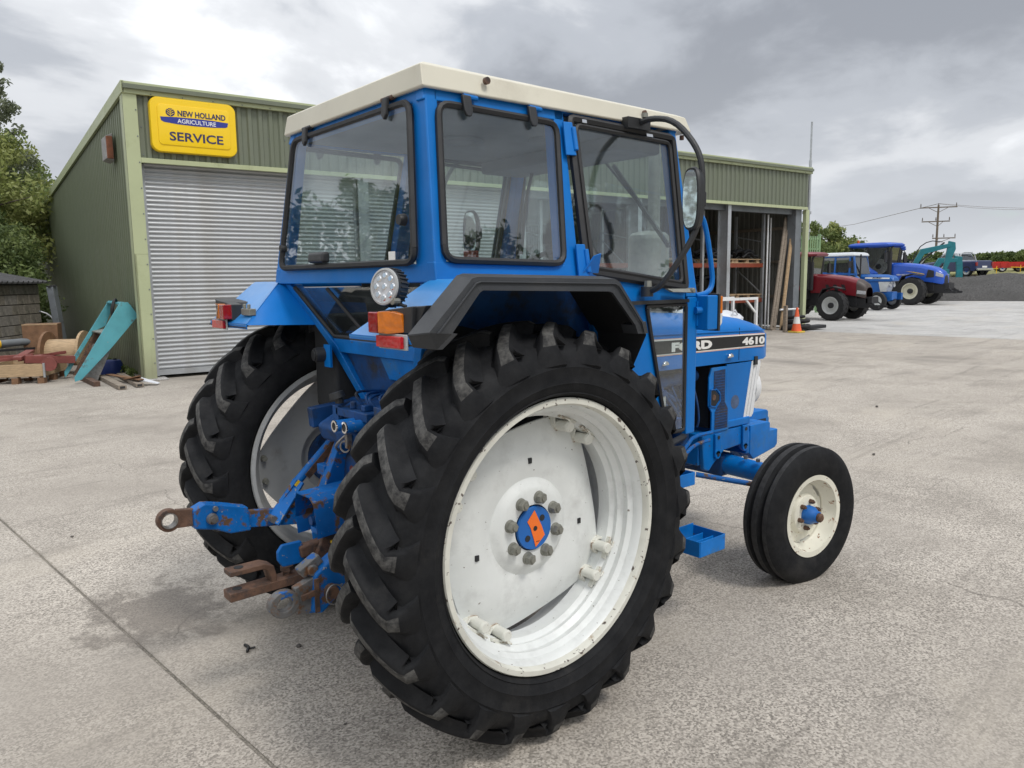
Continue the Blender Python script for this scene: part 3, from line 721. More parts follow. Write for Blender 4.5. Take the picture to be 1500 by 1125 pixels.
text_obj('lettering', 'AGRICULTURE', .098, 'sign_white', sg, (.41, -.0405, .482), (1, 0, 0), (0, 0, 1), .63, .001, .0012)
signtext('lettering', 'SERVICE', .20, 'sign_navy', .27, .19, .88, .004)
em = mb('sign_navy')     # round leaf emblem
cx_, cz_ = .305, .645
def disc(m_, cx_, cz_, r, y, n_=28, sx=1.0): return m_.prism([(cx_ + r * sx * math.cos(2 * math.pi * k / n_), y, cz_ + r * math.sin(2 * math.pi * k / n_)) for k in range(n_)], (0, -.0025, 0))
disc(em, cx_, cz_, .066, -.0365, sx=1.1); em.obj('emblem', sg)
lf = mb('sign_yellow')
lf.prism([(cx_ - .004, -.039, cz_ - .066), (cx_ + .004, -.039, cz_ - .066), (cx_ + .004, -.039, cz_ + .064), (cx_ - .004, -.039, cz_ + .064)], (0, -.002, 0))
for s_ in (-1, 1):
    for zz in (-.035, .0, .035):
        lf.prism([(cx_, -.039, cz_ + zz - .014), (cx_ + s_ * .056, -.039, cz_ + zz + .022), (cx_ + s_ * .05, -.039, cz_ + zz + .028), (cx_, -.039, cz_ + zz - .004)], (0, -.002, 0))
lf.obj('leaf_vein', sg)
# --- alarm box on the side wall
al_ = thing('alarm_box', 'small weathered grey and rust box high on the shed side wall', 'alarm box', S(-.12, 1.2, 3.80), AR)
mb('alarm_grey').prism([(-.02, -.2, 0), (-.14, -.2, .04), (-.14, -.2, .42), (-.02, -.2, .48)], (0, .42, 0)).obj('housing', al_, .01)
mb('alarm_rust').box((-.13, -.225, .04), (-.03, -.2, .42)).obj('rusty_cover', al_, .004)
# --- mast with brackets
ms_ = thing('aerial_mast', 'thin galvanised mast clamped to the far right corner of the shed', 'mast', S(L + .30, .1, 0), AR)
mb('galvanised').cyl((0, 0, 2.75), (0, 0, 5.2), .045, seg=10).cyl((0, 0, 5.2), (0, 0, 6.35), .03, seg=8).obj('pole', ms_)
for z in (3.0, 3.55): mb('galvanised').box((-.26, -.05, z), (.07, .05, z + .09)).obj('bracket', ms_)

# weeds growing along the foot of the shed side wall
g_ = np.random.default_rng(77); cs_ = []; rs_ = []
for k in range(26):
    q = S(-.28 + .12 * g_.random(), .6 + k * .62 + g_.random() * .3, .07); cs_.append(tuple(q)); rs_.append(.08 + .10 * g_.random())
me = leaves('leaf_mid', cs_, rs_, 2600, .045, 5, .9); o = bpy.data.objects.new('wall_foot_weeds', me); COL.objects.link(o); o['kind'] = 'stuff'

# ---- inside the open bays
rk = thing('pallet_rack', 'orange beamed pallet rack standing inside the open bays', 'rack', S(9.2, .8), AR)
for x in (0, 3.0, 6.0, 8.85):
    u_ = mb('galvanised').box((x - .04, -.04, 0), (x + .04, .04, 3.55)).box((x - .04, 1.0, 0), (x + .04, 1.08, 3.55))
    for k in range(4): u_.bar((x, .0, .3 + k * .8), (x, 1.04, .3 + (k + 1) * .8 if k < 3 else 2.9), .03, .03)
    u_.obj('upright', rk)
for k, x in enumerate((0, 3.0, 6.0)):
    w_ = 3.0 if k < 2 else 2.85
    for z in (.84, 1.92):
        for y in (-.03, 1.03): mb('rack_orange').box((x + .04, y - .02, z), (x + w_ - .04, y + .03, z + .12)).obj('beam', rk)
def pallet(lab, p, rz=0, mat='wood_pale', group='wooden pallets on the rack'):
    t = thing('wooden_pallet', lab, 'pallet', p, rz, group)
    for y in (-.45, 0, .45):
        for x in (-.52, 0, .52): mb(mat).box((x - .07, y - .05, .02), (x + .07, y + .05, .11)).obj('block', t)
    for k in range(6): y = -.5 + k * .2; mb(mat).box((-.6, y - .05, .11), (.6, y + .05, .13)).obj('board', t)
    for y in (-.45, 0, .45): mb(mat).box((-.6, y - .05, 0), (.6, y + .05, .02)).obj('board', t)
    return t
lab = ['pallet on the lower orange beam behind the left steel post', 'pallet on the lower beam under the coil of tracks', 'pallet on the lower beam next to the leaning planks',
       'pallet on the upper orange beam at the left', 'pallet on the upper beam in the middle bay', 'pallet on the upper beam beside the leaning planks']
pp = []
for i, (x, z) in enumerate(((4.6, .965), (6.9, .965), (8.2, .965), (4.6, 2.045), (6.9, 2.045), (8.1, 2.045))):
    pallet(lab[i], S(9.2 + x, 1.3, z), AR); pp.append((x, z))
# rubber tracks coiled on the lower pallet
tk = thing('rubber_track_coil', 'coil of black rubber track lying on the lower rack level', 'rubber track', S(9.2 + 6.7, 1.25, 1.1), AR)
m_ = mb('far_rubber'); m2 = mb('far_rubber')
ptsr = [(math.cos(R(a)) * .72, math.sin(R(a)) * .55) for a in range(0, 181, 10)]
for (x0, z0), (x1, z1) in zip(ptsr[:-1], ptsr[1:]):
    m_.bar((x0, 0, z0), (x1, 0, z1), .45, .05, (0, 0, 1) if abs(z1 - z0) < abs(x1 - x0) else (1, 0, 0)); m2.bar((x0 * 1.04, -.2, z0 * 1.04), (x0 * 1.04 + .01, .2, z0 * 1.04), .05, .05)
m_.bar((-.72, 0, .03), (.72, 0, .03), .45, .05); m_.obj('belt', tk); m2.obj('track_lugs', tk)
def bundle(lab, x, z, n_, s_, name='machine_part'):
    t = thing(name, lab, 'machine part', S(9.2 + x, 1.25, z), AR, 'dark machine parts on the rack'); g_ = random.Random(s_)
    m_ = mb('far_black')
    for k in range(n_):
        a = V(g_.uniform(-.5, .4), g_.uniform(-.4, .3), g_.uniform(.03, .2)); m_.tube([a, a + V(g_.uniform(.1, .35), g_.uniform(-.1, .1), g_.uniform(0, .2)), a + V(g_.uniform(.3, .6), 0, g_.uniform(-.02, .1))], g_.uniform(.02, .06), 6, 1)
    m_.obj('casting', t)
bundle('dark castings on the upper left pallet', 4.6, 2.18, 16, 1); bundle('dark hoses and plates on the middle upper pallet', 6.7, 2.18, 22, 2); bundle('flat dark parts on the upper pallet by the planks', 8.0, 2.18, 14, 3); bundle('dark parts on the lower left pallet', 4.6, 1.1, 14, 4)
cb_ = thing('cardboard_carton', 'pale carton on the lower rack level beside the steel post', 'carton', S(14.2, 1.0, 1.1), AR); mb('wood_pale').box((-.25, -.2, 0), (.25, .2, .16)).obj('box', cb_, .01); mb('white_sheet').box((-.252, -.03, .162), (.252, .03, .164)).obj('tape', cb_)
# leaning planks and poles
for i, (lab_, a, b, w_, th, mt) in enumerate((
    ('wide grey plank leaning in the last open bay, left of the pair', S(17.55, .0), S(18.72, .42, 3.40), .28, .04, 'wood_grey'),
    ('narrow pale plank leaning against the wide grey one', S(17.80, -.12), S(18.86, .30, 3.35), .12, .05, 'wood_pale'))):
    a = Vector(a); d_ = Vector(b) - a; t = thing('leaning_plank', lab_, 'plank', a)
    mb(mt).bar((0, 0, 0), d_, w_, th, (0, 1, 0)).bar(d_ * .02 + V(.0, -.03, .05), d_ * .9 + V(.02, -.03, 0), w_ * .3, .03, (0, 1, 0)).obj('board', t, .004)
for i, (lab_, x, y, h) in enumerate((('tall thin white pole standing left of the planks', 17.75, .42, 3.5), ('thin white pole standing right of the planks', 18.35, .75, 3.45))):
    t = thing('white_pole', lab_, 'pole', S(x, y)); mb('white_paint').cyl((0, 0, 0), (0, 0, h), .025, seg=8).obj('tube', t); mb('steel_grey').cyl((0, 0, 0), (0, 0, .03), .06, seg=8).obj('foot', t)
t = thing('low_white_barrier', 'low white rail crossing the foot of the last open bay', 'barrier', S(17.75, -.10), AR)
mb('white_paint').cyl((0, 0, .62), (.95, 0, .62), .03, seg=8).obj('rail', t); mb('white_paint').cyl((.9, 0, 0), (.9, 0, .62), .025, seg=8).obj('leg', t)
t = thing('black_rubber_bundle', 'flattened black tyres and tubing at the foot of the shed corner', 'tyre pile', S(18.0, -.5), AR)
for k, (x, z, r, q) in enumerate(((0, .09, .34, .10), (.05, .26, .30, .08), (-.03, .40, .22, .06))):
    pr_ = [(r + q * math.cos(R(a)), q * .8 * math.sin(R(a))) for a in range(0, 360, 30)]
    mb('far_rubber').lathe(pr_ + pr_[:1], (x, 0, z), (0, .12, 1), 20).obj('tyre', t)
mb('far_black').bar((.1, -.2, .08), (1.0, -.25, .10), .3, .10).obj('rubber_block', t, .02)
t = thing('short_timber_post', 'short wooden post standing behind the traffic cone', 'post', S(17.05, -.78)); mb('wood_grey').box((-.05, -.05, 0), (.05, .05, .78)).obj('timber', t, .01); mb('wood_pale').box((-.05, -.05, .78), (.05, .05, .784)).obj('cut_end', t)
# white frame table with sheeted bags
t = thing('white_steel_frame', 'white tubular frame table standing in front of the open bay', 'frame', S(12.2, -.9), AR)
for x in (0, 1.6, 3.3):
    for y in (0, .8): mb('white_paint').box((x - .035, y - .035, 0), (x + .035, y + .035, 1.0)).obj('leg', t)
for y in (0, .8): mb('white_paint').box((-.035, y - .035, 1.0), (3.335, y + .035, 1.07)).obj('rail', t)
mb('white_paint').bar((3.3, 0, .62), (2.85, 0, 1.0), .04, .05).obj('brace', t)
for lab_, x, y, w_, h, s_ in (('white sheeted bulk bag heaped beside the frame', 11.9, -1.7, 1.5, .95, 1), ('smaller white sheeted bag at the right of the heap', 13.3, -1.6, 1.2, .80, 2)):
    g_ = np.random.default_rng(s_); t = thing('bulk_bag', lab_, 'bag', S(x, y), AR); rs_ = []
    for z in np.linspace(0, 1, 9):
        q = (1 - z ** 3.5) ** .5 if z < 1 else .05; n_ = 22
        rs_.append([((w_ / 2) * max(q, .06) * math.cos(a) * (1 + .09 * g_.normal()), .45 * max(q, .06) * math.sin(a) * (1 + .09 * g_.normal()), h * z) for a in (2 * math.pi * i / n_ for i in range(n_))])
    mb('white_sheet').rings(rs_).obj('sheeting', t, sharp=25); mb('white_sheet').tube([(-.1, -.3, h * .85), (-.05, -.32, h * 1.05), (.1, -.3, h * .86)], .02, 6, 1).obj('lifting_loop', t)
# traffic cone
t = thing('traffic_cone', 'orange and white traffic cone by the shed corner post', 'traffic cone', (18.95, 9.22, 0))
mb('cone_base').xy([(-.2, -.14), (-.14, -.2), (.14, -.2), (.2, -.14), (.2, .14), (.14, .2), (-.14, .2), (-.2, .14)], 0, .045).obj('base', t, .01)
def crad(z): return .135 - .105 * (z - .045) / .68
mb('cone_orange').lathe([(crad(.045) + .012, .045), (crad(.26), .26), (crad(.46), .46), (crad(.725), .725), (.0, .726)], (0, 0, 0), (0, 0, 1), 20).obj('cone_body', t)
mb('cone_white').lathe([(crad(.26) + .002, .26), (crad(.46) + .002, .46)], (0, 0, 0), (0, 0, 1), 20).obj('white_sleeve', t)
# green palisade
t = thing('palisade_gate', 'tall light green palisade gate beyond the shed corner', 'gate', bearing(1203, 37) + V(-3.3, .25, 0), AR)
for k in range(20): mb('fence_green').box((k * .16, 0, .1), (k * .16 + .07, .02, 3.35)).obj('pale', t)
for z in (.5, 1.75, 2.75, 3.2): mb('fence_green').box((-.1, .022, z), (3.25, .07, z + .08)).obj('rail', t)
for x in (-.15, 3.25): mb('fence_green').box((x, 0, 0), (x + .1, .1, 3.45)).obj('post', t)

# ---- clutter at the left of the shed
ob = thing('block_outbuilding', 'low outbuilding of weathered concrete blocks at the left edge', 'outbuilding', (1.064, 16.907, 0), math.atan2(13.973 - 16.907, -.907 - 1.064))
# local x runs along the wall towards the viewer's left, y is negative on the yard side... wall face at y=0
bw, bh, gp_ = .46, .205, .014
mb('mortar').box((0, -.22, 0), (6.4, -.02, 1.72)).box((0, -4.0, 0), (.18, -.22, 1.72)).obj('wall_core', ob)
blk = {}
g_ = random.Random(4)
for row in range(8):
    x = -(bw / 2 if row % 2 else 0)
    while x < 6.3:
        x0 = max(x, 0); x1 = min(x + bw, 6.4)
        if x1 - x0 > .08:
            key = (round(x1 - x0, 2), g_.randint(0, 1))
            pr_y = g_.uniform(0, .008)
            if key not in blk:
                blk[key] = mb(('block_grey', 'block_brown')[key[1]]).box((0, -.05, 0), (x1 - x0 - gp_, 0, bh - gp_)).obj('concrete_block', ob, .006); blk[key].location = (x0, pr_y, .01 + row * (bh + .004))
            else: inst(blk[key], 'concrete_block', ob, (x0, pr_y, .01 + row * (bh + .004)), (0, g_.uniform(-.004, .004), 0))
        x += bw
rfp = mb('slate'); 
for k in range(34):
    x = -.12 + k * .2
    rfp.tube([(x, .14, 1.72), (x, -1.5, 2.05), (x, -3.5, 2.4)], .035, 6).box((x, -.0, 1.70), (x + .2, .10, 1.725))
rfp.prism([(-.2, .12, 1.69), (6.7, .12, 1.69), (6.7, -3.6, 2.38), (-.2, -3.6, 2.38)], (0, 0, .03)); rfp.obj('sheet_roof', ob)
# blue-grey leaning post by the shed wall
t = thing('leaning_steel_post', 'dark blue-grey steel post leaning between outbuilding and shed', 'post', (1.30, 15.9, 0)); mb('steel_grey').bar((0, 0, 0), (-.12, .1, 1.62), .17, .14).obj('column', t, .01); mb('far_black').bar((-.12, .1, 1.62), (-.122, .1, 1.65), .20, .16).obj('cap', t)
t = thing('white_hose', 'short white hose hanging from the outbuilding wall corner', 'hose', (1.0, 16.4, 0)); mb('white_paint').tube([(-.02, -.1, 1.1), (.1, -.2, 1.05), (.2, -.3, .9), (.32, -.35, .88)], .014, 6, 1).obj('tube', t); mb('steel_grey').cyl((-.04, -.08, 1.1), (-.01, -.11, 1.1), .02, seg=6).obj('fitting', t)
# crate on pallet with red oxide parts
cr = thing('wooden_crate', 'open wooden crate on a pallet at the left edge', 'crate', (.22, 12.95, 0), R(-28))
for y in (-.5, 0, .5):
    for x in (-.4, .0, .4): mb('wood_brown').box((x - .05, y - .07, 0), (x + .05, y + .07, .10)).obj('block', cr)
for k in range(5): mb('wood_grey').box((-.42 + k * .17, -.55, .10), (-.30 + k * .17, .55, .12)).obj('board', cr)
for lo, hi in (((-.46, -.55, .12), (-.43, .55, .33)), ((.43, -.55, .12), (.46, .55, .33)), ((-.43, -.55, .12), (.43, -.52, .33)), ((-.43, .52, .12), (.43, .55, .33))):
    mb('wood_pale').box(lo, hi).obj('side_board', cr, .004)
for x, y in ((-.47, -.56), (.445, -.56), (-.47, .53), (.445, .53)): mb('galvanised').box((x, y, .10), (x + .03, y + .03, .345)).obj('corner_bracket', cr)
rp = thing('red_oxide_channel', 'red oxide steel channels piled in the open crate', 'steel channel', (.22, 12.95, .12), R(-28))
m_ = mb('red_oxide'); m_.bar((-.55, -.3, .26), (.3, .1, .30), .18, .05).bar((-.2, .3, .22), (.62, -.1, .36), .16, .05).bar((.0, -.4, .3), (-.1, .45, .36), .14, .05); m_.obj('channel', rp, .005)
mb('red_oxide').bar((.1, -.35, .28), (.75, .05, .22), .13, .13).obj('box_section', rp, .005); mb('red_oxide').cyl((.52, -.46, .2), (.53, -.52, .2), .12, seg=18).obj('round_plate', rp)
t = thing('red_steel_leg', 'rust-red bent steel leg left of the crate', 'steel leg', (-.42, 13.0, 0), R(-25)); mb('red_oxide').bar((0, 0, .0), (.02, 0, .42), .07, .07).bar((-.03, 0, .42), (.75, .1, .44), .09, .07).obj('leg', t, .005); mb('wood_brown').box((-.35, -.2, 0), (.2, .2, .05)).obj('foot_board', t)
t = thing('grey_drainpipe', 'grey plastic pipe with a yellow collar lying by the block wall', 'pipe', (-.7, 13.9, .55)); mb('steel_grey').cyl((-.9, -.1, 0), (1.7, .7, .05), .07, seg=12).obj('pipe', t); mb('yellow_paint').cyl((.55, .345, .028), (.68, .385, .031), .085, seg=12).obj('collar', t)
t = thing('pipe_trestle', 'low dark trestle under the grey pipe', 'trestle', (-.5, 13.95, 0)); mb('far_black').bar((-.3, 0, 0), (-.2, 0, .48), .06, .06).bar((1.0, .4, 0), (.9, .4, .48), .06, .06).obj('leg', t); mb('far_black').bar((-.4, 0, .46), (1.3, .5, .46), .06, .04).obj('bar', t)
# cable reel
cr2 = thing('cable_reel', 'empty wooden cable reel lying on its side by the shed wall', 'cable reel', (.95, 13.6, .40), R(-32))
mb('wood_pale').cyl((-.3, 0, 0), (.3, 0, 0), .25, seg=24).obj('drum', cr2)
for x in (-.34, .30): mb('wood_brown' if x < 0 else 'wood_pale').cyl((x, 0, 0), (x + .05, 0, 0), .40, seg=28).obj('flange', cr2, .005)
mb('wood_brown').bar((-.36, -.28, -.38), (-.8, -.15, -.34), .5, .04).obj('loose_board', cr2)
t = thing('brown_carton', 'brown box standing on the ground behind the cable reel', 'box', (.72, 14.5, 0), R(-20)); mb('wood_brown').box((-.3, -.2, 0), (.3, .2, .92)).obj('box', t, .01); mb('wood_pale').box((-.3, -.203, .9), (.3, -.2, .92)).obj('edge_strip', t)
# teal loader frame leaning on the shed corner
tl = thing('loader_headstock', 'turquoise loader frame with hoses leaning on the shed wall', 'loader frame', (0, 0, 0))
def shell(m_, pts, y0, y1): return m_.xz(pts, y0, y1)
shell(mb('teal_paint'), [(.722, .043), (.716, .107), (1.512, 1.348), (1.63, 1.345), (1.782, 1.106), (1.325, .584), (.825, .072)], 11.69, 11.72).obj('side_plate', tl, .003)
shell(mb('teal_paint'), [(.735, .029), (.731, .123), (1.539, 1.36), (1.639, 1.358), (1.456, .914), (1.252, .815), (.774, .066)], 12.66, 12.70).obj('side_plate', tl, .003)
mb('teal_paint').prism([(1.50, 11.72, 1.33), (1.50, 12.66, 1.34), (1.62, 12.66, 1.352), (1.62, 11.72, 1.342)], (.0, 0, -.02)).obj('top_plate', tl)
mb('teal_paint').prism([(1.66, 11.72, 1.28), (1.66, 12.66, 1.28), (1.76, 12.66, 1.08), (1.76, 11.72, 1.08)], (.02, 0, .01)).obj('back_plate', tl)
mb('dull_zinc').prism([(1.22, 11.72, .83), (1.22, 12.66, .83), (1.40, 12.66, .86), (1.40, 11.72, .86)], (0, 0, -.02)).obj('cross_plate', tl)
mb('rusty_steel').prism([(.86, 12.60, .06), (1.26, 12.60, .80), (1.38, 12.60, .80), (.95, 12.60, .06)], (0, .06, 0)).obj('inner_channel', tl)
hs_ = mb('seal_rubber')
for k in range(3): hs_.tube([(1.55, 12.1 + k * .07, 1.36), (1.50, 12.0 + k * .06, 1.42 - k * .02), (1.44, 11.95 + k * .08, 1.2), (1.46, 12.1, 1.05), (1.36, 12.0 + k * .05, .86)], .018, 6, 2)
hs_.obj('hose', tl)
t = thing('steel_gutter_section', 'bent dark sheet steel channel under the turquoise frame', 'steel channel', (0, 0, 0))
mb('bare_steel').prism([(.90, 11.95, .02), (1.10, 11.90, .0), (1.38, 11.85, .62), (1.12, 11.95, .62)], (.03, .35, .0)).obj('web', t, .004)
mb('rusty_steel').bar((.95, 12.5, .04), (.93, 11.1, .04), .10, .08).obj('flange', t, .004)
for i, (lab_, a, b, w_, h_, mt) in enumerate((('rusty box section lying on the ground left of the timbers', (1.22, 12.2), (1.14, 10.35), .12, .07, 'wood_grey'), ('weathered timber lying nearest the roller shutter post', (1.55, 12.3), (1.42, 10.45), .12, .06, 'wood_grey'), ('thin warped board on top of the two timbers', (1.30, 12.0), (1.48, 10.6), .10, .02, 'wood_brown'))):
    t = thing('ground_timber', lab_, 'timber', (a[0], a[1], 0)); z = .04 if i < 2 else .09
    mb(mt).bar((0, 0, z), (b[0] - a[0], b[1] - a[1], z + (.02 if i == 2 else 0)), w_, h_).obj('timber', t, .006); mb('interior_dark').bar((b[0] - a[0], b[1] - a[1] - .001, z), (b[0] - a[0], b[1] - a[1] - .004, z), w_ * .6, h_ * .5).obj('hollow_end', t)
t = thing('blue_drum', 'small dark blue plastic drum behind the turquoise frame', 'drum', (1.50, 12.75, 0)); mb('barrel_blue').lathe([(.0, 0), (.19, 0), (.2, .03), (.2, .22), (.17, .27), (.0, .28)], (0, 0, 0), (0, 0, 1), 20).obj('drum', t); mb('far_black').cyl((.08, 0, .27), (.08, 0, .30), .03, seg=10).obj('cap', t)
t = thing('white_scrap', 'pale scrap of sheet lying by the shed corner post', 'scrap', (1.55, 10.75, 0)); mb('white_sheet').prism([(-.1, -.1, .10), (.16, -.22, .02), (.22, -.12, .02), (.0, .08, .11)], (0, 0, .012)).obj('sheet', t); mb('wood_brown').prism([(-.3, .0, .12), (-.05, -.05, .16), (.0, .12, .10)], (0, 0, .012)).obj('flap', t)

# ================================================================ PARKED MACHINES
def wheel_far(name, parent, c, r, w_, rr_, rimmat, side, lugs=True):
    """side: +1 outer face to +y"""
    x, y, z = c; t_ = MB().m('far_rubber')
    prof_ = [(rr_, -w_ * .45), (r * .80, -w_ * .52), (r * .93, -w_ * .47), (r * .965, -w_ * .30), (r * .97, 0), (r * .965, w_ * .30), (r * .93, w_ * .47), (r * .80, w_ * .52), (rr_, w_ * .45)]
    t_.lathe(prof_, (0, 0, 0), (0, 1, 0), 36)
    if lugs:
        nl = 20
        for k in range(nl * 2):
            s_ = 1 if k % 2 else -1; a0 = 2 * math.pi * k / (nl * 2)
            rs_ = []
            for q in range(4):
                u_ = q / 3; a = a0 - u_ * .28; yy = s_ * w_ * (.0 + .49 * u_); ro = r * (1.0 - .03 * u_); dr_ = Vector((math.cos(a), 0, math.sin(a))); ta = Vector((-math.sin(a), 0, math.cos(a)))
                ba = Vector((0, yy, 0)) + dr_ * (r * .92); tp = Vector((0, yy, 0)) + dr_ * ro
                rs_.append([ba - ta * .035 * r, ba + ta * .035 * r * 1.4, tp + ta * .03 * r, tp - ta * .02 * r])
            t_.rings(rs_)
    ob_ = MB().m(rimmat).lathe([(rr_ * 1.02, w_ * .46 * side), (rr_ * .97, w_ * .47 * side), (rr_ * .90, w_ * .30 * side), (rr_ * .86, w_ * .18 * side), (rr_ * .80, w_ * .16 * side), (rr_ * .46, w_ * .10 * side), (rr_ * .40, w_ * .24 * side), (0.001, w_ * .24 * side)], (0, 0, 0), (0, 1, 0), 30).obj(name, parent)
    ob_.location = c
    t_.obj('tyre', ob_, sharp=40)
    MB().m('far_black' if lugs else 'hub_blue').lathe([(rr_ * .34, w_ * .23 * side), (rr_ * .33, w_ * .40 * side), (rr_ * .2, w_ * .44 * side), (.001, w_ * .44 * side)], (0, 0, 0), (0, 1, 0), 16).obj('hub', ob_)
    return ob_
def modern_tractor(label, loc, rz, paint, roofp, rimmat, s=1.0, nose='blue', group=None, fr=.66):
    t = thing('parked_tractor', label, 'tractor', loc, rz, group); t.scale = (s, s, s)
    wb = 2.75; rr_ = .93
    for sd_ in (-1, 1):
        wheel_far('front_wheel', t, (0, sd_ * .93, fr), fr, .48, fr * .56, rimmat, sd_)
        wheel_far('rear_wheel', t, (-wb, sd_ * .93, rr_), rr_, .55, rr_ * .56, rimmat, sd_)
        mb('far_black').prism([(-.62, sd_ * .72, fr + .30), (-.40, sd_ * .72, fr * 2 + .06), (.05, sd_ * .72, fr * 2 + .16), (.42, sd_ * .72, fr * 2 + .08), (.42, sd_ * .72, fr * 2 + .05), (.05, sd_ * .72, fr * 2 + .12), (-.38, sd_ * .72, fr * 2 + .02), (-.58, sd_ * .72, fr + .30)], (0, sd_ * .42, 0)).obj('mudguard', t)
        mb(paint).prism([(-wb - .85, sd_ * .55, 1.45), (-wb - .5, sd_ * .55, 1.98), (-wb + .3, sd_ * .55, 2.02), (-wb + .95, sd_ * .55, 1.55), (-wb + 1.0, sd_ * .55, 1.2), (-wb + .9, sd_ * .55, 1.2), (-wb + .8, sd_ * .55, 1.5), (-wb + .25, sd_ * .55, 1.95), (-wb - .45, sd_ * .55, 1.92), (-wb - .8, sd_ * .55, 1.45)], (0, sd_ * .6, 0)).obj('rear_fender', t, .01)
    # hood: loft of rounded sections, drooping to the nose
    sec = []
    for x, hw_, zb, zt, rd in ((-1.35, .40, 1.18, 2.02, .16), (-.6, .41, 1.18, 1.99, .18), (.2, .41, 1.12, 1.90, .2), (.75, .39, 1.05, 1.76, .22), (1.05, .34, .98, 1.58, .22), (1.15, .28, .98, 1.42, .2)):
        ring_ = [(x, -hw_, zb)]
        for k in range(5): a = R(180 - k * 22.5); ring_.append((x, -hw_ + rd + rd * math.cos(a), zt - rd + rd * math.sin(a)))
        for k in range(5): a = R(90 - k * 22.5); ring_.append((x, hw_ - rd + rd * math.cos(a), zt - rd + rd * math.sin(a)))
        ring_.append((x, hw_, zb)); sec.append(ring_)
    mb(paint).rings(sec).obj('hood', t, .0, 50)
    mb('far_bronze' if nose == 'red' else 'far_black').rings([[(x, y * 1.015, z * 1.0 + .006) for x, y, z in r_] for r_ in sec[3:]] if nose == 'red' else [[(x + .012, y * .72, z - .05) for x, y, z in r_] for r_ in sec[4:]]).obj('grille', t, 0, 50)
    for sd_ in (-1, 1):
        mb('lens_clear').prism([(.82, sd_ * .385, 1.36), (1.14, sd_ * .30, 1.28), (1.14, sd_ * .30, 1.42), (.84, sd_ * .385, 1.55)] if nose != 'red' else [(.78, sd_ * .40, 1.15), (1.13, sd_ * .30, 1.12), (1.13, sd_ * .30, 1.26), (.80, sd_ * .40, 1.30)], (0, sd_ * .03, 0)).obj('headlamp', t, .01)
        if nose != 'red': mb('far_black').prism([(.40, sd_ * .413, 1.28), (.76, sd_ * .395, 1.30), (.74, sd_ * .395, 1.60), (.48, sd_ * .413, 1.66)], (0, sd_ * .008, 0)).obj('side_vent', t)
        else:
            for q in range(3): mb('far_black').prism([(-.55 + q * .36, sd_ * .412, 1.30), (-.40 + q * .36, sd_ * .412, 1.30), (-.50 + q * .36, sd_ * .412, 1.55), (-.65 + q * .36, sd_ * .412, 1.55)], (0, sd_ * .006, 0)).obj('side_vent', t)
    mb('far_black').box((-2.2, -.32, .62), (.75, .32, 1.2)).box((.5, -.30, .55), (1.25, .30, .98)).obj('engine_block', t, .03)
    mb('far_black').cyl((0, -.8, fr), (0, .8, fr), .11, seg=12).obj('front_axle', t)
    mb('far_black').cyl((-wb, -.8, rr_), (-wb, .8, rr_), .17, seg=12).obj('rear_axle', t)
    # front linkage
    lk = mb('far_black')
    for sd_ in (-1, 1): lk.bar((1.1, sd_ * .3, .62), (1.75, sd_ * .36, .60), .07, .10).bar((1.2, sd_ * .22, .95), (1.6, sd_ * .36, .62), .04, .05)
    lk.box((1.15, -.3, .75), (1.4, .3, 1.02)); lk.obj('front_linkage', t)
    # cab
    cb_ = mb('far_black'); zb, zt = 1.30, 2.78
    P_ = [(-1.38, .42, -1.32, .58), (-2.35, .74, -2.30, .72), (-3.25, .70, -3.15, .68)]
    for sd_ in (-1, 1):
        for x0, y0, x1, y1 in P_: cb_.bar((x0, sd_ * y0, zb), (x1, sd_ * y1, zt), .07, .07)
        cb_.bar((-1.38, sd_ * .42, zb), (-2.35, sd_ * .74, zb), .06, .08).bar((-2.35, sd_ * .74, zb), (-3.25, sd_ * .70, zb + .3), .06, .08)
    cb_.box((-3.25, -.68, zb - .4), (-1.4, .40, zb)); co__ = cb_.obj('cab_frame', t)
    for sd_ in (-1, 1):
        mb('far_glass').prism([(-1.40, sd_ * .42, zb), (-2.33, sd_ * .73, zb), (-2.28, sd_ * .71, zt), (-1.34, sd_ * .57, zt)], (0, sd_ * .008, 0)).obj('door_glass', co__)
        mb('far_glass').prism([(-2.37, sd_ * .73, zb + .3), (-3.22, sd_ * .69, zb + .5), (-3.13, sd_ * .67, zt), (-2.32, sd_ * .71, zt)], (0, sd_ * .008, 0)).obj('rear_side_glass', co__)
    mb('far_glass').prism([(-1.37, -.40, zb + .5), (-1.37, .40, zb + .5), (-1.31, .56, zt), (-1.31, -.56, zt)], (.008, 0, 0)).obj('windscreen', co__)
    mb('far_glass').prism([(-3.23, -.66, zb + .5), (-3.23, .66, zb + .5), (-3.13, .64, zt), (-3.13, -.64, zt)], (-.008, 0, 0)).obj('rear_glass', co__)
    mb('interior_dark').box((-2.9, -.25, 1.25), (-2.45, .25, 1.75)).box((-2.95, -.25, 1.7), (-2.82, .25, 2.35)).obj('seat', t, .04)
    mb('interior_dark').bar((-1.6, 0, 1.4), (-1.9, 0, 1.95), .2, .15).lathe([(.18, 0), (.2, .02), (.18, .04)], (-1.93, 0, 1.97), (-.5, 0, .8), 16).obj('steering_wheel', t)
    rfz = mb(roofp)
    rs_ = []
    for z, e in ((zt - .02, -.02), (zt + .04, .10), (zt + .12, .12), (zt + .20, .04), (zt + .23, -.12)):
        x0, x1, y_ = -3.25 - e, -1.22 + e * 1.6, .72 + e * .7; c_ = .22
        rs_.append([(x0 + c_, -y_, z), (x1 - c_, -y_, z), (x1, -y_ + c_ * 1.4, z), (x1, y_ - c_ * 1.4, z), (x1 - c_, y_, z), (x0 + c_, y_, z), (x0, y_ - c_, z), (x0, -y_ + c_, z)])
    rfz.rings(rs_).obj('cab_roof', t, .01, 50)
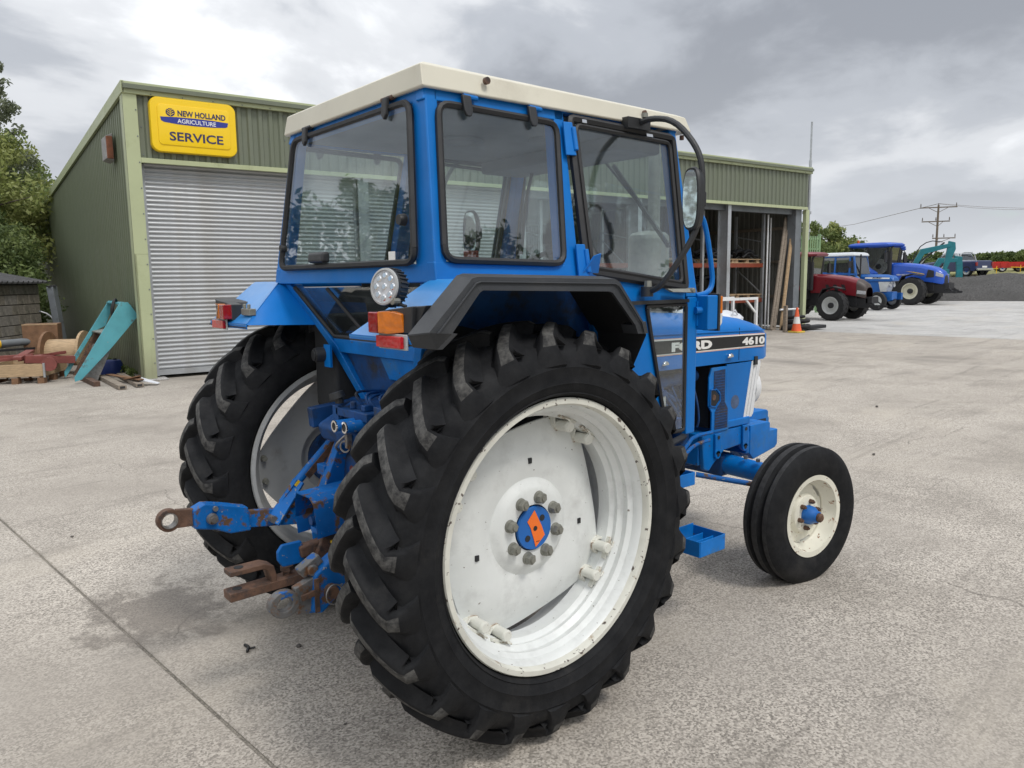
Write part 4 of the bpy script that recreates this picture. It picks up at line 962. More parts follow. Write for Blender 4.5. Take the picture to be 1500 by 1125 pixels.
    mb('far_black').cyl((-1.25, -.50, 1.3), (-1.25, -.50, 2.55), .075, seg=12).tube([(-1.25, -.50, 2.5), (-1.25, -.50, 2.72), (-1.12, -.50, 2.85)], .045, 8, 1).obj('exhaust', t)
    for sd_ in (-1, 1):
        mb('far_black').tube([(-1.35, sd_ * .60, 2.6), (-1.25, sd_ * .95, 2.62), (-1.25, sd_ * 1.0, 2.5)], .02, 6).box((-1.29, sd_ * 1.0 - .10, 2.05), (-1.22, sd_ * 1.0 + .10, 2.5)).obj('mirror', t)
    mb('beacon_orange').cyl((-2.9, -.45, zt + .2), (-2.9, -.45, zt + .38), .055, seg=10).obj('beacon', t)
    mb('far_black').box((-2.0, -.95, .45), (-1.5, -.65, .50)).box((-2.0, -.93, .78), (-1.5, -.62, .83)).box((-2.0, -.93, .45), (-1.97, -.9, 1.1)).obj('step', t)
    return t
RZ = R(-90)
red = modern_tractor('dark red tractor with black wheels nearest the shed corner', (25.95, 11.45, 0), RZ, 'far_red', 'far_red', 'far_rim', .84, 'red')
nhl = ['large royal blue tractor with cream rims, third from the shed', 'royal blue tractor just behind the cream rimmed one, only its bonnet showing', 'farthest royal blue tractor of the parked row, bonnet highest']
nh = modern_tractor(nhl[0], (42.1, 15.5, 0), RZ, 'far_blue', 'far_blue', 'far_rim_cream', 1.13, 'blue')
# gold swoosh and pale lettering on the first blue bonnet
mb('yellow_paint').prism([(.35, -.419, 1.42), (-.15, -.424, 1.52), (-.55, -.424, 1.60), (-.15, -.424, 1.56), (.3, -.419, 1.47)], (0, -.004, 0)).obj('stripe', nh)
text_obj('lettering', 'NEW HOLLAND', .09, 'sign_white', nh, (-.95, -.424, 1.40), (1, 0, 0), (0, 0, 1), .62, .002, .001)
for k, (x, y) in enumerate(((45.9, 17.1), (49.6, 18.7))):
    c_ = copy_tree(nh); c_.location = (x, y, 0); c_['label'] = nhl[k + 1]
    for ch in list(c_.children):
        if ch.name.startswith(('stripe', 'lettering')): bpy.data.objects.remove(ch)
# older tractor with a white cab roof
def classic_tractor(label, loc, rz, s=1.0):
    t = thing('parked_tractor', label, 'tractor', loc, rz); t.scale = (s, s, s)
    for sd_ in (-1, 1):
        wheel_far('front_wheel', t, (0, sd_ * .72, .42), .42, .22, .24, 'far_rim', sd_, lugs=False)
        wheel_far('rear_wheel', t, (-2.3, sd_ * .80, .80), .80, .42, .48, 'far_rim', sd_)
        mb('far_mid_blue').prism([(-3.0, sd_ * .58, 1.35), (-2.75, sd_ * .58, 1.68), (-1.95, sd_ * .58, 1.68), (-1.55, sd_ * .58, 1.3), (-1.6, sd_ * .58, 1.3), (-1.98, sd_ * .58, 1.64), (-2.72, sd_ * .58, 1.64), (-2.95, sd_ * .58, 1.35)], (0, sd_ * .42, 0)).obj('rear_fender', t, .006)
    mb('far_mid_blue').rings([[(x, -.29, zb), (x, -.29, zt - .10), (x, -.20, zt), (x, .20, zt), (x, .29, zt - .10), (x, .29, zb)] for x, zb, zt in ((-1.05, 1.28, 1.60), (0, 1.27, 1.58), (.35, 1.27, 1.52), (.46, 1.30, 1.42))]).obj('hood', t, .01)
    st_ = mb('decal_white')
    for sd_ in (-1, 1): st_.prism([(-.8, sd_ * .292, 1.40), (.3, sd_ * .292, 1.38), (.3, sd_ * .292, 1.44), (-.8, sd_ * .292, 1.47)], (0, sd_ * .003, 0))
    st_.obj('stripe', t)
    text_obj('lettering', 'FORD', .07, 'decal_black', t, (-.45, -.2965, 1.405), (1, 0, 0), (0, 0, 1), .40, .004, .001)
    mb('far_rim').prism([(-.10, -.27, .82), (.15, -.27, .82), (.30, -.27, 1.26), (-.2, -.27, 1.26)], (0, .54, 0)).obj('radiator_surround', t, .01)
    for y in (-.16, .16): mb('lens_clear').cyl((.25, y, 1.12), (.33, y, 1.12), .10, seg=14).obj('headlamp', t)
    mb('far_mid_blue').box((-1.9, -.25, .55), (-.1, .25, 1.26)).box((-.1, -.2, .50), (.45, .2, .82)).obj('engine_block', t, .02)
    mb('far_mid_blue').cyl((0, -.7, .45), (0, .7, .45), .08, seg=10).bar((.2, -.45, .62), (.55, -.45, .62), .15, .3).bar((.2, .45, .62), (.55, .45, .62), .15, .3).obj('front_axle', t)
    mb('far_mid_blue').cyl((-2.3, -.75, .8), (-2.3, .75, .8), .14, seg=10).obj('rear_axle', t)
    f_ = mb('far_mid_blue'); x0, x1 = -2.75, -1.1
    for sd_ in (-1, 1):
        for x, dx in ((x0, .05), (-2.05, .0), (-1.35, .0), (x1 + .12, -.22)): f_.bar((x, sd_ * .66, 1.3 if x < -1.2 else 1.05), (x + dx, sd_ * .60, 2.42), .07, .07)
        f_.bar((x0, sd_ * .66, 1.68), (x1 + .1, sd_ * .66, 1.68 if False else 1.60), .06, .08).bar((x0 + .05, sd_ * .6, 2.40), (x1 - .1, sd_ * .6, 2.40), .06, .06)
    f_.box((x0, -.62, 1.0), (x1 + .1, .62, 1.12)); fo = f_.obj('cab_frame', t)
    for sd_ in (-1, 1):
        for a, b in ((x0 + .05, -2.09), (-2.01, -1.39)): mb('far_glass').prism([(a, sd_ * .65, 1.72), (b, sd_ * .65, 1.72), (b, sd_ * .605, 2.37), (a, sd_ * .605, 2.37)], (0, sd_ * .006, 0)).obj('side_glass', fo)
        mb('far_glass').prism([(-1.31, sd_ * .65, 1.12), (x1 + .10, sd_ * .65, 1.12), (x1 - .10, sd_ * .605, 2.37), (-1.31, sd_ * .605, 2.37)], (0, sd_ * .006, 0)).obj('quarter_glass', fo)
    mb('far_glass').prism([(x1 + .09, -.60, 1.62), (x1 + .09, .60, 1.62), (x1 - .08, .56, 2.37), (x1 - .08, -.56, 2.37)], (.006, 0, 0)).obj('windscreen', fo)
    mb('far_grey_roof').rings([[(x0 - .02 - e, -.66 - e, z), (x1 - .08 + e, -.66 - e, z), (x1 - .08 + e, .66 + e, z), (x0 - .02 - e, .66 + e, z)] for z, e in ((2.42, .02), (2.46, .06), (2.56, .0), (2.60, -.12))]).obj('cab_roof', t, .02)
    mb('interior_dark').box((-2.4, -.22, 1.1), (-2.0, .22, 1.55)).box((-2.45, -.22, 1.5), (-2.35, .22, 2.0)).obj('seat', t, .03)
    mb('far_black').cyl((-1.0, -.35, 1.5), (-1.0, -.35, 2.5), .035, seg=8).box((-1.25, -1.0, 1.9), (-1.2, -.8, 2.2)).bar((-1.2, -.65, 2.2), (-1.22, -.9, 2.1), .03, .03).obj('mirror', t)
    return t
classic_tractor('older mid blue tractor with a white cab roof, second from the shed', (34.6, 13.92, 0), RZ, 1.04)

# mini excavators behind the row
def excavator(label, loc, rz, s, up):
    t = thing('mini_excavator', label, 'excavator', loc, rz); t.scale = (s, s, s)
    for y in (-.8, .8):
        ob_ = mb('far_rubber').xz([(-1.2, .1), (-1.35, .35), (-1.2, .6), (1.2, .6), (1.35, .35), (1.2, .1)], y - .2, y + .2).obj('track', t, .05); mb('far_black').cyl((1.0, y - .22, .35), (1.0, y + .22, .35), .2, seg=12).obj('sprocket', ob_)
    mb('teal_far').box((-1.3, -.9, .75), (1.0, .9, 1.5)).obj('house', t, .08)
    f_ = mb('far_black')
    for x, y in ((-.2, .1), (-.2, .85), (.9, .1), (.9, .85)): f_.box((x, y - .03, 1.5), (x + .06, y + .03, 2.6))
    f_.box((-.25, .05, 2.6), (1.0, .9, 2.68)); fo = f_.obj('cab_frame', t)
    mb('far_glass').box((-.14, .86, 1.5), (.9, .87, 2.6)).box((.92, .15, 1.5), (.93, .82, 2.6)).obj('cab_glass', fo)
    def pl(m_, pts, w_): return m_.prism([(x, -w_ / 2, z) for x, z in pts], (0, w_, 0))
    if up: bo, ar, bk = [(1.0, 1.2), (1.25, 1.1), (2.3, 3.0), (3.9, 3.45), (3.9, 3.7), (2.1, 3.35)], [(3.75, 3.85), (4.15, 3.75), (4.2, 3.3), (3.7, 1.9), (3.5, 1.95), (3.65, 3.1)], [(3.3, 1.9), (3.8, 2.0), (3.9, 1.5), (3.3, 1.2), (3.0, 1.5)]
    else: bo, ar, bk = [(1.0, 1.2), (1.25, 1.1), (2.1, 2.4), (3.1, 2.45), (3.1, 2.7), (1.9, 2.75)], [(2.9, 2.9), (3.4, 2.8), (3.5, 1.4), (3.3, 1.0), (3.1, 1.0), (3.05, 2.2)], [(2.9, 1.0), (3.5, 1.1), (3.8, .5), (3.2, .3), (2.8, .6)]
    pl(mb('teal_far'), bo, .24).obj('boom', t, .02); pl(mb('teal_far'), ar, .2).obj('dipper_arm', t, .02); pl(mb('teal_far'), bk, .6).obj('bucket', t, .02)
    q = mb('far_black'); q.bar((bo[2][0] - .2, 0, bo[2][1] - .5), (bo[3][0] - .4, 0, bo[3][1] + .3 if up else 2.9), .1, .1, (0, 1, 0)).tube([(1.3, .1, 1.6), (1.9, .12, bo[2][1] + .4), (2.6, .12, bo[3][1] + .45), (3.4, .1, bo[3][1] + .35)], .035, 6, 1); q.obj('hydraulic_hose', t); 
    mb('chrome').bar((1.3, 0, 1.15), (bo[2][0] + .1, 0, bo[2][1] - .25), .07, .07, (0, 1, 0)).obj('ram', t)
    return t
p_ = at(1300, 58); excavator('large turquoise excavator with its boom raised above the blue bonnets', (p_.x, p_.y, 0), yaw - math.pi / 2 - .25, .98, True)
p_ = at(1333, 62); excavator('smaller turquoise excavator with folded arm beside the pickup', (p_.x, p_.y, p_.z * .3), yaw - math.pi / 2 - .2, 1.0, False)

# pickup on the bank
p_ = at(1402, 66); p_.z = 1.42
t = thing('pickup_truck', 'silver and dark blue pickup parked on the bank beyond the tractors', 'pickup', (p_.x, p_.y, p_.z), yaw - 2.75 + math.pi); 
for x in (-1.5, 1.5):
    for y in (-.78, .78): wheel_far('wheel', t, (x, y, .38), .38, .25, .24, 'far_rim', 1 if y > 0 else -1, False)
mb('far_navy').rings([[(x, -hw, z0), (x, -hw, z1 - .08), (x, -hw + .08, z1), (x, hw - .08, z1), (x, hw, z1 - .08), (x, hw, z0)] for x, hw, z0, z1 in ((-2.2, .84, .5, 1.08), (-2.05, .90, .38, 1.12), (.9, .90, .35, 1.12), (2.1, .88, .38, 1.02), (2.5, .78, .45, .85))]).obj('body', t, .03)
mb('galvanised').rings([[(x, -hw, z0), (x, -hw + .1, z1), (x, hw - .1, z1), (x, hw, z0)] for x, hw, z0, z1 in ((-.95, .82, 1.1, 1.15), (-.6, .82, 1.1, 1.68), (.5, .82, 1.1, 1.70), (1.15, .82, 1.08, 1.12))]).obj('cab', t, .03)
mb('far_glass').prism([(-.5, -.815, 1.18), (.8, -.815, 1.18), (.45, -.745, 1.60), (-.4, -.745, 1.60)], (0, -.01, 0)).prism([(-.5, .815, 1.18), (.8, .815, 1.18), (.45, .745, 1.60), (-.4, .745, 1.60)], (0, .01, 0)).prism([(-.93, -.7, 1.2), (-.93, .7, 1.2), (-.64, .62, 1.62), (-.64, -.62, 1.62)], (-.015, 0, 0)).obj('window', t)
for y in (-.8, .8): mb('lens_red').box((-2.24, y - .08, .75), (-2.16, y + .08, 1.0)).obj('tail_lamp', t)
mb('chrome').box((-2.32, -.8, .42), (-2.2, .8, .58)).obj('bumper', t, .02); mb('galvanised').tube([(-1.0, -.75, 1.1), (-.8, -.72, 1.72), (-.8, .72, 1.72), (-1.0, .75, 1.1)], .035, 8, 1).obj('roll_bar', t); mb('decal_white').box((-2.235, -.25, .62), (-2.22, .25, .74)).obj('number_plate', t)
# red trailers in a row
tl_ = ['red tipping trailer nearest the pickup, half hidden', 'second red trailer, right of the first', 'third red trailer in the row', 'last red trailer at the right edge']
for k, (pxx, d, ln_) in enumerate(((1421, 72, 2.2), (1450, 78, 3.0), (1475, 83, 2.4), (1499, 84, 2.8))):
    p_ = at(pxx, d); t = thing('red_trailer', tl_[k], 'trailer', (p_.x, p_.y, p_.z), R(-62 - 3 * k), 'red trailers parked along the field')
    bd = mb('far_bright_red').box((-ln_ / 2, -.8, .38), (ln_ / 2, .8, .46)).box((-ln_ / 2, -.8, .46), (ln_ / 2, -.76, .80)).box((-ln_ / 2, .76, .46), (ln_ / 2, .8, .80 + .12 * (k % 2))).box((-ln_ / 2, -.76, .46), (-ln_ / 2 + .04, .76, .95)).box((ln_ / 2 - .04, -.76, .46), (ln_ / 2, .76, .7))
    for q in range(6): bd.box((-ln_ / 2 + .1 + q * (ln_ - .3) / 5, -.84, .42), (-ln_ / 2 + .18 + q * (ln_ - .3) / 5, -.8, .84))
    bd.obj('body', t)
    for y in (-.72, .72): wheel_far('wheel', t, (-.3, y, .35), .35, .2, .2, 'far_rim', 1 if y > 0 else -1, False)
    mb('yellow_paint').bar((ln_ / 2, -.3, .45), (ln_ / 2 + .9, 0, .4), .06, .06).bar((ln_ / 2, .3, .45), (ln_ / 2 + .9, 0, .4), .06, .06).bar((ln_ / 2 + .8, 0, .0), (ln_ / 2 + .8, 0, .6), .05, .05).obj('drawbar', t)
# utility pole and wires
p_ = at(1371, 78); t = thing('utility_pole', 'wooden electricity pole with three crossarms on the skyline', 'utility pole', (p_.x, p_.y, p_.z), yaw - math.pi / 2 - .35)
ph = 5.9
mb('pole_wood').cyl((0, 0, 0), (0, 0, ph), .11, .08, seg=10).obj('pole', t)
for z, hw_, off in ((ph - .25, 1.45, .0), (ph - 1.45, 1.1, -.15), (ph - 2.9, .9, .55)):
    a_ = mb('pole_wood').box((-hw_ + off, -.05, z), (hw_ + off, .05, z + .09)).obj('crossarm', t)
    for q in (-.95, 0, .95): mb('insulator').cyl((off + q * hw_, 0, z + .13), (off + q * hw_, 0, z + .40), .05, .03, seg=8).obj('insulator', a_)
    mb('pole_wood').bar((-hw_ * .5 + off, -.03, z), (0, -.03, z - .4), .04, .04).bar((hw_ * .5 + off, -.03, z), (0, -.03, z - .4), .04, .04).obj('strut', a_)
for k, z in enumerate((ph + .1, ph + .12)):
    t2 = thing('overhead_wire', ('upper' if k else 'lower') + ' overhead wire running right from the wooden pole', 'wire', (p_.x, p_.y, p_.z))
    b_ = bearing(1560 + 60 * k, 92, p_.z + z + .5) - p_; m_ = V(b_.x * .5, b_.y * .5, b_.z * .5 + z * .0 + z / 2 - .35)
    mb('pole_wood').tube([(0, 0, z), (b_.x * .25, b_.y * .25, z - .25), (b_.x * .5, b_.y * .5, z - .32), (b_.x * .75, b_.y * .75, z - .2), (b_.x, b_.y, z + .2)], .012, 4).obj('conductor', t2)
    l_ = bearing(1190, 150, p_.z + 9) - p_; mb('pole_wood').tube([(0, 0, z), (l_.x * .5, l_.y * .5, z + .6), (l_.x, l_.y, z + 2)], .012, 4).obj('conductor', t2)
for k, pxx in enumerate((1427, 1516)):
    p_ = at(pxx, 76); t = thing('fence_post', ('wooden fence post between the red trailers' if k == 0 else 'fence post outside the right edge'), 'post', p_); mb('pole_wood').box((-.12, -.12, 0), (.12, .12, 1.35)).obj('timber', t); mb('wood_grey').box((-.13, -.13, 1.35), (.13, .13, 1.38)).obj('cap', t)
# small stones scattered on the yard
STONE = ['loose dark stone near the right edge of the foreground, below the front wheel', 'dark stone beyond the left lower link, near the slab joint', 'dark pebble on the concrete beneath the drawbar clevis',
         'small pebble to the right of and below the front wheel', 'dark stone on open concrete right of the front wheel', 'tiny pebble in the right foreground concrete', 'dark pebble on the yard beyond the front weights',
         'far dark stone on the yard between the tractor and the cone', 'tiny pebble tucked behind the near rear tyre', 'tiny pebble just left of the near rear tyre tread']
for k, (x, y, r) in enumerate(((1.18, -2.60, .012), (-.9, 2.8, .012), (-.42, 0.35, .014), (2.3, -2.4, .010), (3.6, -1.9, .014), (1.9, -3.3, .008), (5.2, .4, .02), (7.8, 1.6, .025), (-.1, .05, .008), (-.55, -.35, .007))):
    g_ = random.Random(k); m_ = mb('stone'); m_.ball((0, 0, r * .5), (r, r * .7, r * .55), 7, 4)
    m_.v = [(x_ * g_.uniform(.8, 1.2), y_ * g_.uniform(.8, 1.2), z_ * g_.uniform(.8, 1.1)) for x_, y_, z_ in m_.v]
    o = m_.obj('pebble', None, sharp=20); o.location = (x, y, 0); tag(o, STONE[k], 'stone', 'loose stones scattered over the yard')
t = thing('rubber_scrap', 'torn dark scrap of rubber on the concrete behind the near tyre', 'debris', (-.62, .45, 0)); mb('seal_rubber').tube([(0, 0, .006), (.02, .03, .012), (.015, .07, .008)], .007, 5, 1).obj('strip', t); mb('seal_rubber').tube([(.01, .03, .006), (.045, .02, .006)], .005, 5).obj('stub', t)

# ================================================================ THE BLUE TRACTOR (X forward, Y left, rear axle over the origin)
T = thing('blue_tractor', 'big clean blue tractor with cream cab roof and white rear wheels filling the foreground', 'tractor')
WZ = .756
def sym_(f):
    for s_ in (-1, 1): f(s_)

# ---- rear wheels
RIMP = [(.469, .161), (.486, .161), (.490, .155), (.488, .147), (.478, .140), (.466, .132), (.462, .080), (.452, .066), (.446, .024), (.436, .010), (.434, -.045), (.446, -.060), (.452, -.095), (.466, -.110), (.468, -.132), (.488, -.147), (.490, -.155), (.486, -.161), (.469, -.161), (.462, -.154),
        (.452, -.128), (.444, -.108), (.430, -.096), (.424, -.062), (.408, -.048), (.408, .010), (.424, .024), (.420, .042), (.437, .060), (.433, .084), (.449, .098), (.450, .118), (.462, .134), (.464, .152), (.469, .161)]
CT = .785      # tyre centre plane |y|
def tyre_mesh():
    """built for the right side; +h is outwards"""
    m_ = MB().m('rubber')
    prof_ = [(.484, -.138), (.493, -.146), (.500, -.164), (.525, -.182), (.57, -.190), (.615, -.186), (.648, -.174), (.672, -.150), (.690, -.105), (.701, -.05), (.704, 0), (.701, .05), (.690, .105), (.672, .150), (.648, .174), (.615, .186), (.600, .1885), (.597, .191), (.593, .1895), (.57, .190), (.545, .187), (.542, .189), (.538, .186), (.53, .184), (.510, .174), (.506, .177), (.499, .166), (.493, .146), (.484, .138)]
    m_.lathe(prof_, (0, 0, 0), (0, 1, 0), 138)
    n_ = 23
    g_ = random.Random(3)
    for s_ in (1, -1):
        for k in range(n_):
            a0 = 2 * math.pi * (k + (.5 if s_ < 0 else 0)) / n_ + R(2)
            rs_ = []; NS = 13
            for q in range(NS + 1):
                u_ = q / NS
                # lug centreline: starts just over the middle, sweeps to the shoulder, then runs down the sidewall
                if u_ < .76:
                    v_ = u_ / .76; h_ = -.012 + v_ * .178; a_ = R(14.5) * (v_ ** 1.05); r_t = .747 - .034 * v_ ** 2.2; hw = .0215 + .007 * v_; r_b = .694 - .030 * v_ ** 2.2
                    if q == 0: r_t = .735
                else:
                    v_ = (u_ - .76) / .24; h_ = .166 + .025 * math.sin(v_ * 1.57); a_ = R(14.5) + R(1.5) * v_; r_t = .713 - .105 * v_; hw = .0285 + .040 * v_ ** 1.5; r_b = .664 - .075 * v_
                ang = a0 + a_; rad = V(math.cos(ang), 0, math.sin(ang)); tan = V(-math.sin(ang), 0, math.cos(ang))
                # direction of the centreline for a proper perpendicular
                side_tilt = .66 if u_ < .76 else .15
                perp = (tan * 1.0 + V(0, -side_tilt * s_, 0)).normalized() if u_ < .76 else (tan + V(0, -.15 * s_, 0)).normalized()
                if u_ < .76: base_c = rad * r_b + V(0, h_ * s_, 0); top_c = rad * r_t + V(0, h_ * s_, 0)
                else:
                    base_c = rad * r_b + V(0, (h_ - .030) * s_, 0); top_c = rad * r_t + V(0, (h_ + .004 * (1 - v_)) * s_, 0)
                fl = 2.15 if u_ < .76 else 2.15 - .9 * (u_ - .76) / .24
                r1 = [base_c - perp * hw * fl, base_c.lerp(top_c, .42) - perp * hw * (1.32 if u_ < .76 else 1.15), base_c.lerp(top_c, .84) - perp * hw * 1.0, top_c - perp * hw * .70,
                      top_c + perp * hw * .70, base_c.lerp(top_c, .84) + perp * hw * 1.0, base_c.lerp(top_c, .42) + perp * hw * (1.32 if u_ < .76 else 1.15), base_c + perp * hw * fl]
                rs_.append(r1 if s_ > 0 else r1)
            b = len(m_.v); nfs = len(m_.f)
            m_.m('rubber').rings(rs_)
            m_.m('rubber_tread'); ti = m_.cur
            # faces on the running surface are scuffed paler
            cnt = 0
            for q in range(NS):
                for i in range(8):
                    if i == 3 and q < NS * .80: m_.mi[nfs + q * 8 + i] = ti
    return m_
tyre_me = tyre_mesh().mesh('tyre', 50)
def mkobj(name, me, parent, **k):
    o = bpy.data.objects.new(name, me); COL.objects.link(o); o.parent = parent
    for a, b in k.items(): o[a] = b
    return o
def disc_mesh(mat, a0):
    """dished wheel centre, square with cut corners; h = outward offset from centre plane (rim mid)"""
    m_ = mb(mat)
    def out_r(a):
        # four lobes: flat across each corner, gently bowed edges between them
        d = (a - a0 + math.pi / 4) % (math.pi / 2) - math.pi / 4          # 0 at a corner
        e = (math.pi / 4 - abs(d)) / (math.pi / 4)                        # 1 at mid-edge
        if abs(d) < R(11): return .413 / math.cos(d) * math.cos(0) if abs(d) < R(9) else .413
        t_ = min(1, (abs(d) - R(11)) / R(34)); return .413 - .055 * math.sin(t_ * math.pi / 2) ** .85
    seg = 144; rs_ = []
    prof_ = [(.085, .017), (.138, .017), (.153, .012), (.166, .000), (.180, -.007), (.20, -.004), (.24, .003)]
    for side_, th in ((1, 0), (-1, -.010)):
        ring_ = []
        pr_ = prof_ if side_ > 0 else prof_[::-1]
        full = [(r, h, None) for r, h in prof_] + [(None, -.002, .3), (None, -.014, .6), (None, -.028, .85), (None, -.038, 1.0)]
        if side_ < 0: full = full[::-1]
        for r, h, f in full:
            pts = []
            for k in range(seg):
                a = 2 * math.pi * k / seg; ro = out_r(a)
                rr2 = r if r is not None else .24 + (ro - .24) * f
                pts.append(V(rr2 * math.cos(a), h + th, rr2 * math.sin(a)))
            rs_.append(pts)
    return m_.rings(rs_, cap=False, close=True)
def nut_mesh():
    m_ = mb('dull_zinc'); m_.cyl((0, 0, 0), (0, .010, 0), .024, .021, seg=16)
    hx = lambda r, y: [(r * math.cos(R(60 * k + 10)), y, r * math.sin(R(60 * k + 10))) for k in range(6)]
    m_.rings([hx(.0205, .006), hx(.0215, .022), hx(.018, .028)]).cyl((0, .02, 0), (0, .035, 0), .0105, .0095, seg=10)
    return m_
nut_o = None
def clamp_mesh(mat):
    m_ = mb(mat)   # channel seat, U clamp and pin; local z outwards from the hub (radial), y axial outwards
    m_.box((-.036, -.045, .012), (.036, .050, .020)).cyl((0, -.045, -.006), (0, .062, -.006), .0165, seg=14)
    m_.rings([[(x, -.04 + y0, z) for x, z in ((-.030, .013), (-.020, -.012), (0, -.026), (.020, -.012), (.030, .013), (.022, .013), (.016, -.006), (0, -.018), (-.016, -.006), (-.022, .013))] for y0 in (0, .055)])
    m_.cyl((0, .062, -.006), (0, .072, -.006), .0185, .015, seg=12).tube([(0, .066, -.006), (.010, .070, .012), (.026, .068, .014)], .0035, 5)
    return m_
for s_, rim_mat, disc_mat, edge, a0 in ((-1, 'rim_white', 'rim_white', 'rim_edge', R(58)), (1, 'rim_grey', 'rim_grey', 'rim_grey', R(91))):
    m_ = mb(edge); m_.lathe(RIMP[:5], (0, 0, 0), (0, s_, 0), 96); m_.m(rim_mat).lathe(RIMP[4:-2], (0, 0, 0), (0, s_, 0), 96); m_.m(edge).lathe(RIMP[-3:], (0, 0, 0), (0, s_, 0), 96)
    rim = m_.obj('rear_wheel', T, sharp=40, label='white painted right rear wheel' if s_ < 0 else 'grey painted left rear wheel')
    rim.location = (0, s_ * CT, WZ)
    if s_ < 0: rim.rotation_euler = (0, 0, 0); sy = -1
    else: sy = 1
    ty = mkobj('tyre', tyre_me, rim); ty.scale = (1, sy, 1)
    dm = disc_mesh(disc_mat, a0); dy = -.040 if s_ < 0 else -.052
    # outward is -y on the right wheel: disc face sits inside the rim
    dm.v = [(x, y * sy, z) for x, y, z in dm.v]
    d_ = dm.obj('wheel_disc', rim, sharp=30)
    # square and small vent holes shown as dark recesses
    hm = mb('interior_dark')
    if s_ < 0:
        for hx_, hz_ in ((.0, .245), (-.245, -.06), (.245, -.03)):
            hm.box((hx_ - .0075, -.0065, hz_ - .010), (hx_ + .0075, .003, hz_ + .010))
        hm.obj('vent_hole', d_)
        face = -.017
        if nut_o is None:
            nut_o = nut_mesh().obj('wheel_nut', rim, sharp=30); nut_o.rotation_euler = (math.pi, 0, 0)
        for k in range(8):
            a = R(22.5 + 45 * k + 8); lc_ = (.112 * math.cos(a), face, .112 * math.sin(a))
            if k == 0: nut_o.location = lc_
            else: inst(nut_o, 'wheel_nut', rim, lc_, (math.pi, a, 0))
        cap = mb('hub_blue').cyl((0, face, 0), (0, face - .010, 0), .080, .078, seg=40).obj('hub_cap', rim)
        cap_h = mb('interior_dark')
        for hx_, hz_ in ((.035, .032), (-.035, -.032)): cap_h.cyl((hx_, face - .0100, hz_), (hx_, face - .0115, hz_), .012, seg=14)
        cap_h.cyl((0, face - .0128, 0), (0, face - .0140, 0), .009, seg=14)
        cap_h.obj('cap_hole', rim)
        mb('sticker_orange').prism([(-.002, face - .0105, .067), (-.036, face - .0105, .030), (-.022, face - .0105, .006), (-.010, face - .0105, -.030), (.002, face - .0105, -.071), (.046, face - .0105, -.034), (.030, face - .0105, .006)], (0, -.002, 0)).obj('sticker', rim)
        m_ = mb('decal_black').box((.004, face - .0132, -.052), (.020, face - .0126, -.050)); m_.obj('sticker_print', rim)
        cl0 = clamp_mesh('rim_rusty_white').obj('rim_clamp', rim, .0015); first_ = True
        for k in range(4):
            for da in (-8.5, 8.5):
                a = a0 + k * math.pi / 2 + R(da); lc_ = Vector((.394 * math.cos(a), .024, .394 * math.sin(a)))
                rot = Matrix(((-math.sin(a), 0, math.cos(a)), (0, -1, 0), (math.cos(a), 0, math.sin(a)))).to_4x4()
                e_ = rot.to_euler()
                if first_: cl0.location = lc_; cl0.rotation_euler = e_; cl0.scale = (1.22, 1.1, 1.22); first_ = False
                else: inst(cl0, 'rim_clamp', rim, lc_, e_, (1.22, 1.1, 1.22))
        for k in range(4):
            a = a0 + k * math.pi / 2
            for da in (-8.5, 8.5):
                aa_ = a + R(da); c_ = V(math.cos(aa_), 0, math.sin(aa_)) * .424; tn = V(-math.sin(aa_), 0, math.cos(aa_))
                mb('rim_rusty_white').bar(c_ + V(0, -.035, 0), c_ + V(0, .085, 0), .058, .012, V(math.cos(aa_), 0, math.sin(aa_))).obj('rim_rail', rim, .002)
    else:
        # inner side of the left wheel: bolts and the blue axle flange
        for k in range(4):
            for da in (-8.5, 8.5):
                a = a0 + k * math.pi / 2 + R(da)
                mb('dull_zinc').cyl((.385 * math.cos(a), -.042, .385 * math.sin(a)), (.385 * math.cos(a), -.064, .385 * math.sin(a)), .016, .013, seg=8).obj('rim_bolt', rim)
        mb('rim_grey').cyl((0, .010, 0), (0, .05, 0), .16, seg=32).obj('hub_plate', rim)
# ---- rear axle, trumpet housings, gearbox, lift cover
for s_ in (-1, 1):
    mb('blue_shaded_dirty').lathe([(.0, .790), (.135, .788), (.14, .765), (.075, .75), (.068, .70), (.068, .50), (.10, .34), (.13, .26), (.13, .20)], (0, 0, WZ), (0, s_, 0), 28).obj('axle_housing', T)
bl_ = mb('blue_shaded_dirty')
for s_ in (-1, 1):
    for k in range(8): a = R(k * 45); bl_.cyl((.115 * math.cos(a), s_ * .765, WZ + .115 * math.sin(a)), (.115 * math.cos(a), s_ * .745, WZ + .115 * math.sin(a)), .014, seg=8)
bl_.obj('axle_bolt', T)
tb = mb('blue_shaded_dirty')
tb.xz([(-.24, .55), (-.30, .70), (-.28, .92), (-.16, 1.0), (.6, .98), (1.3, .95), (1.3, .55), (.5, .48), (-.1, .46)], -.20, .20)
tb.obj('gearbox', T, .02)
lf_ = mb('blue_shaded_dirty'); lf_.xz([(-.34, .98), (-.36, 1.05), (-.20, 1.13), (.2, 1.13), (.3, .98)], -.19, .19); lf_.obj('lift_cover', T, .02)
for s_ in (-1, 1): mb('blue_shaded_dirty').cyl((-.12, s_ * .16, 1.08), (-.12, s_ * .30, 1.08), .05, seg=16).bar((-.12, s_ * .27, 1.08), (-.34, s_ * .29, 1.06), .05, .09).obj('lift_arm', T, .008)
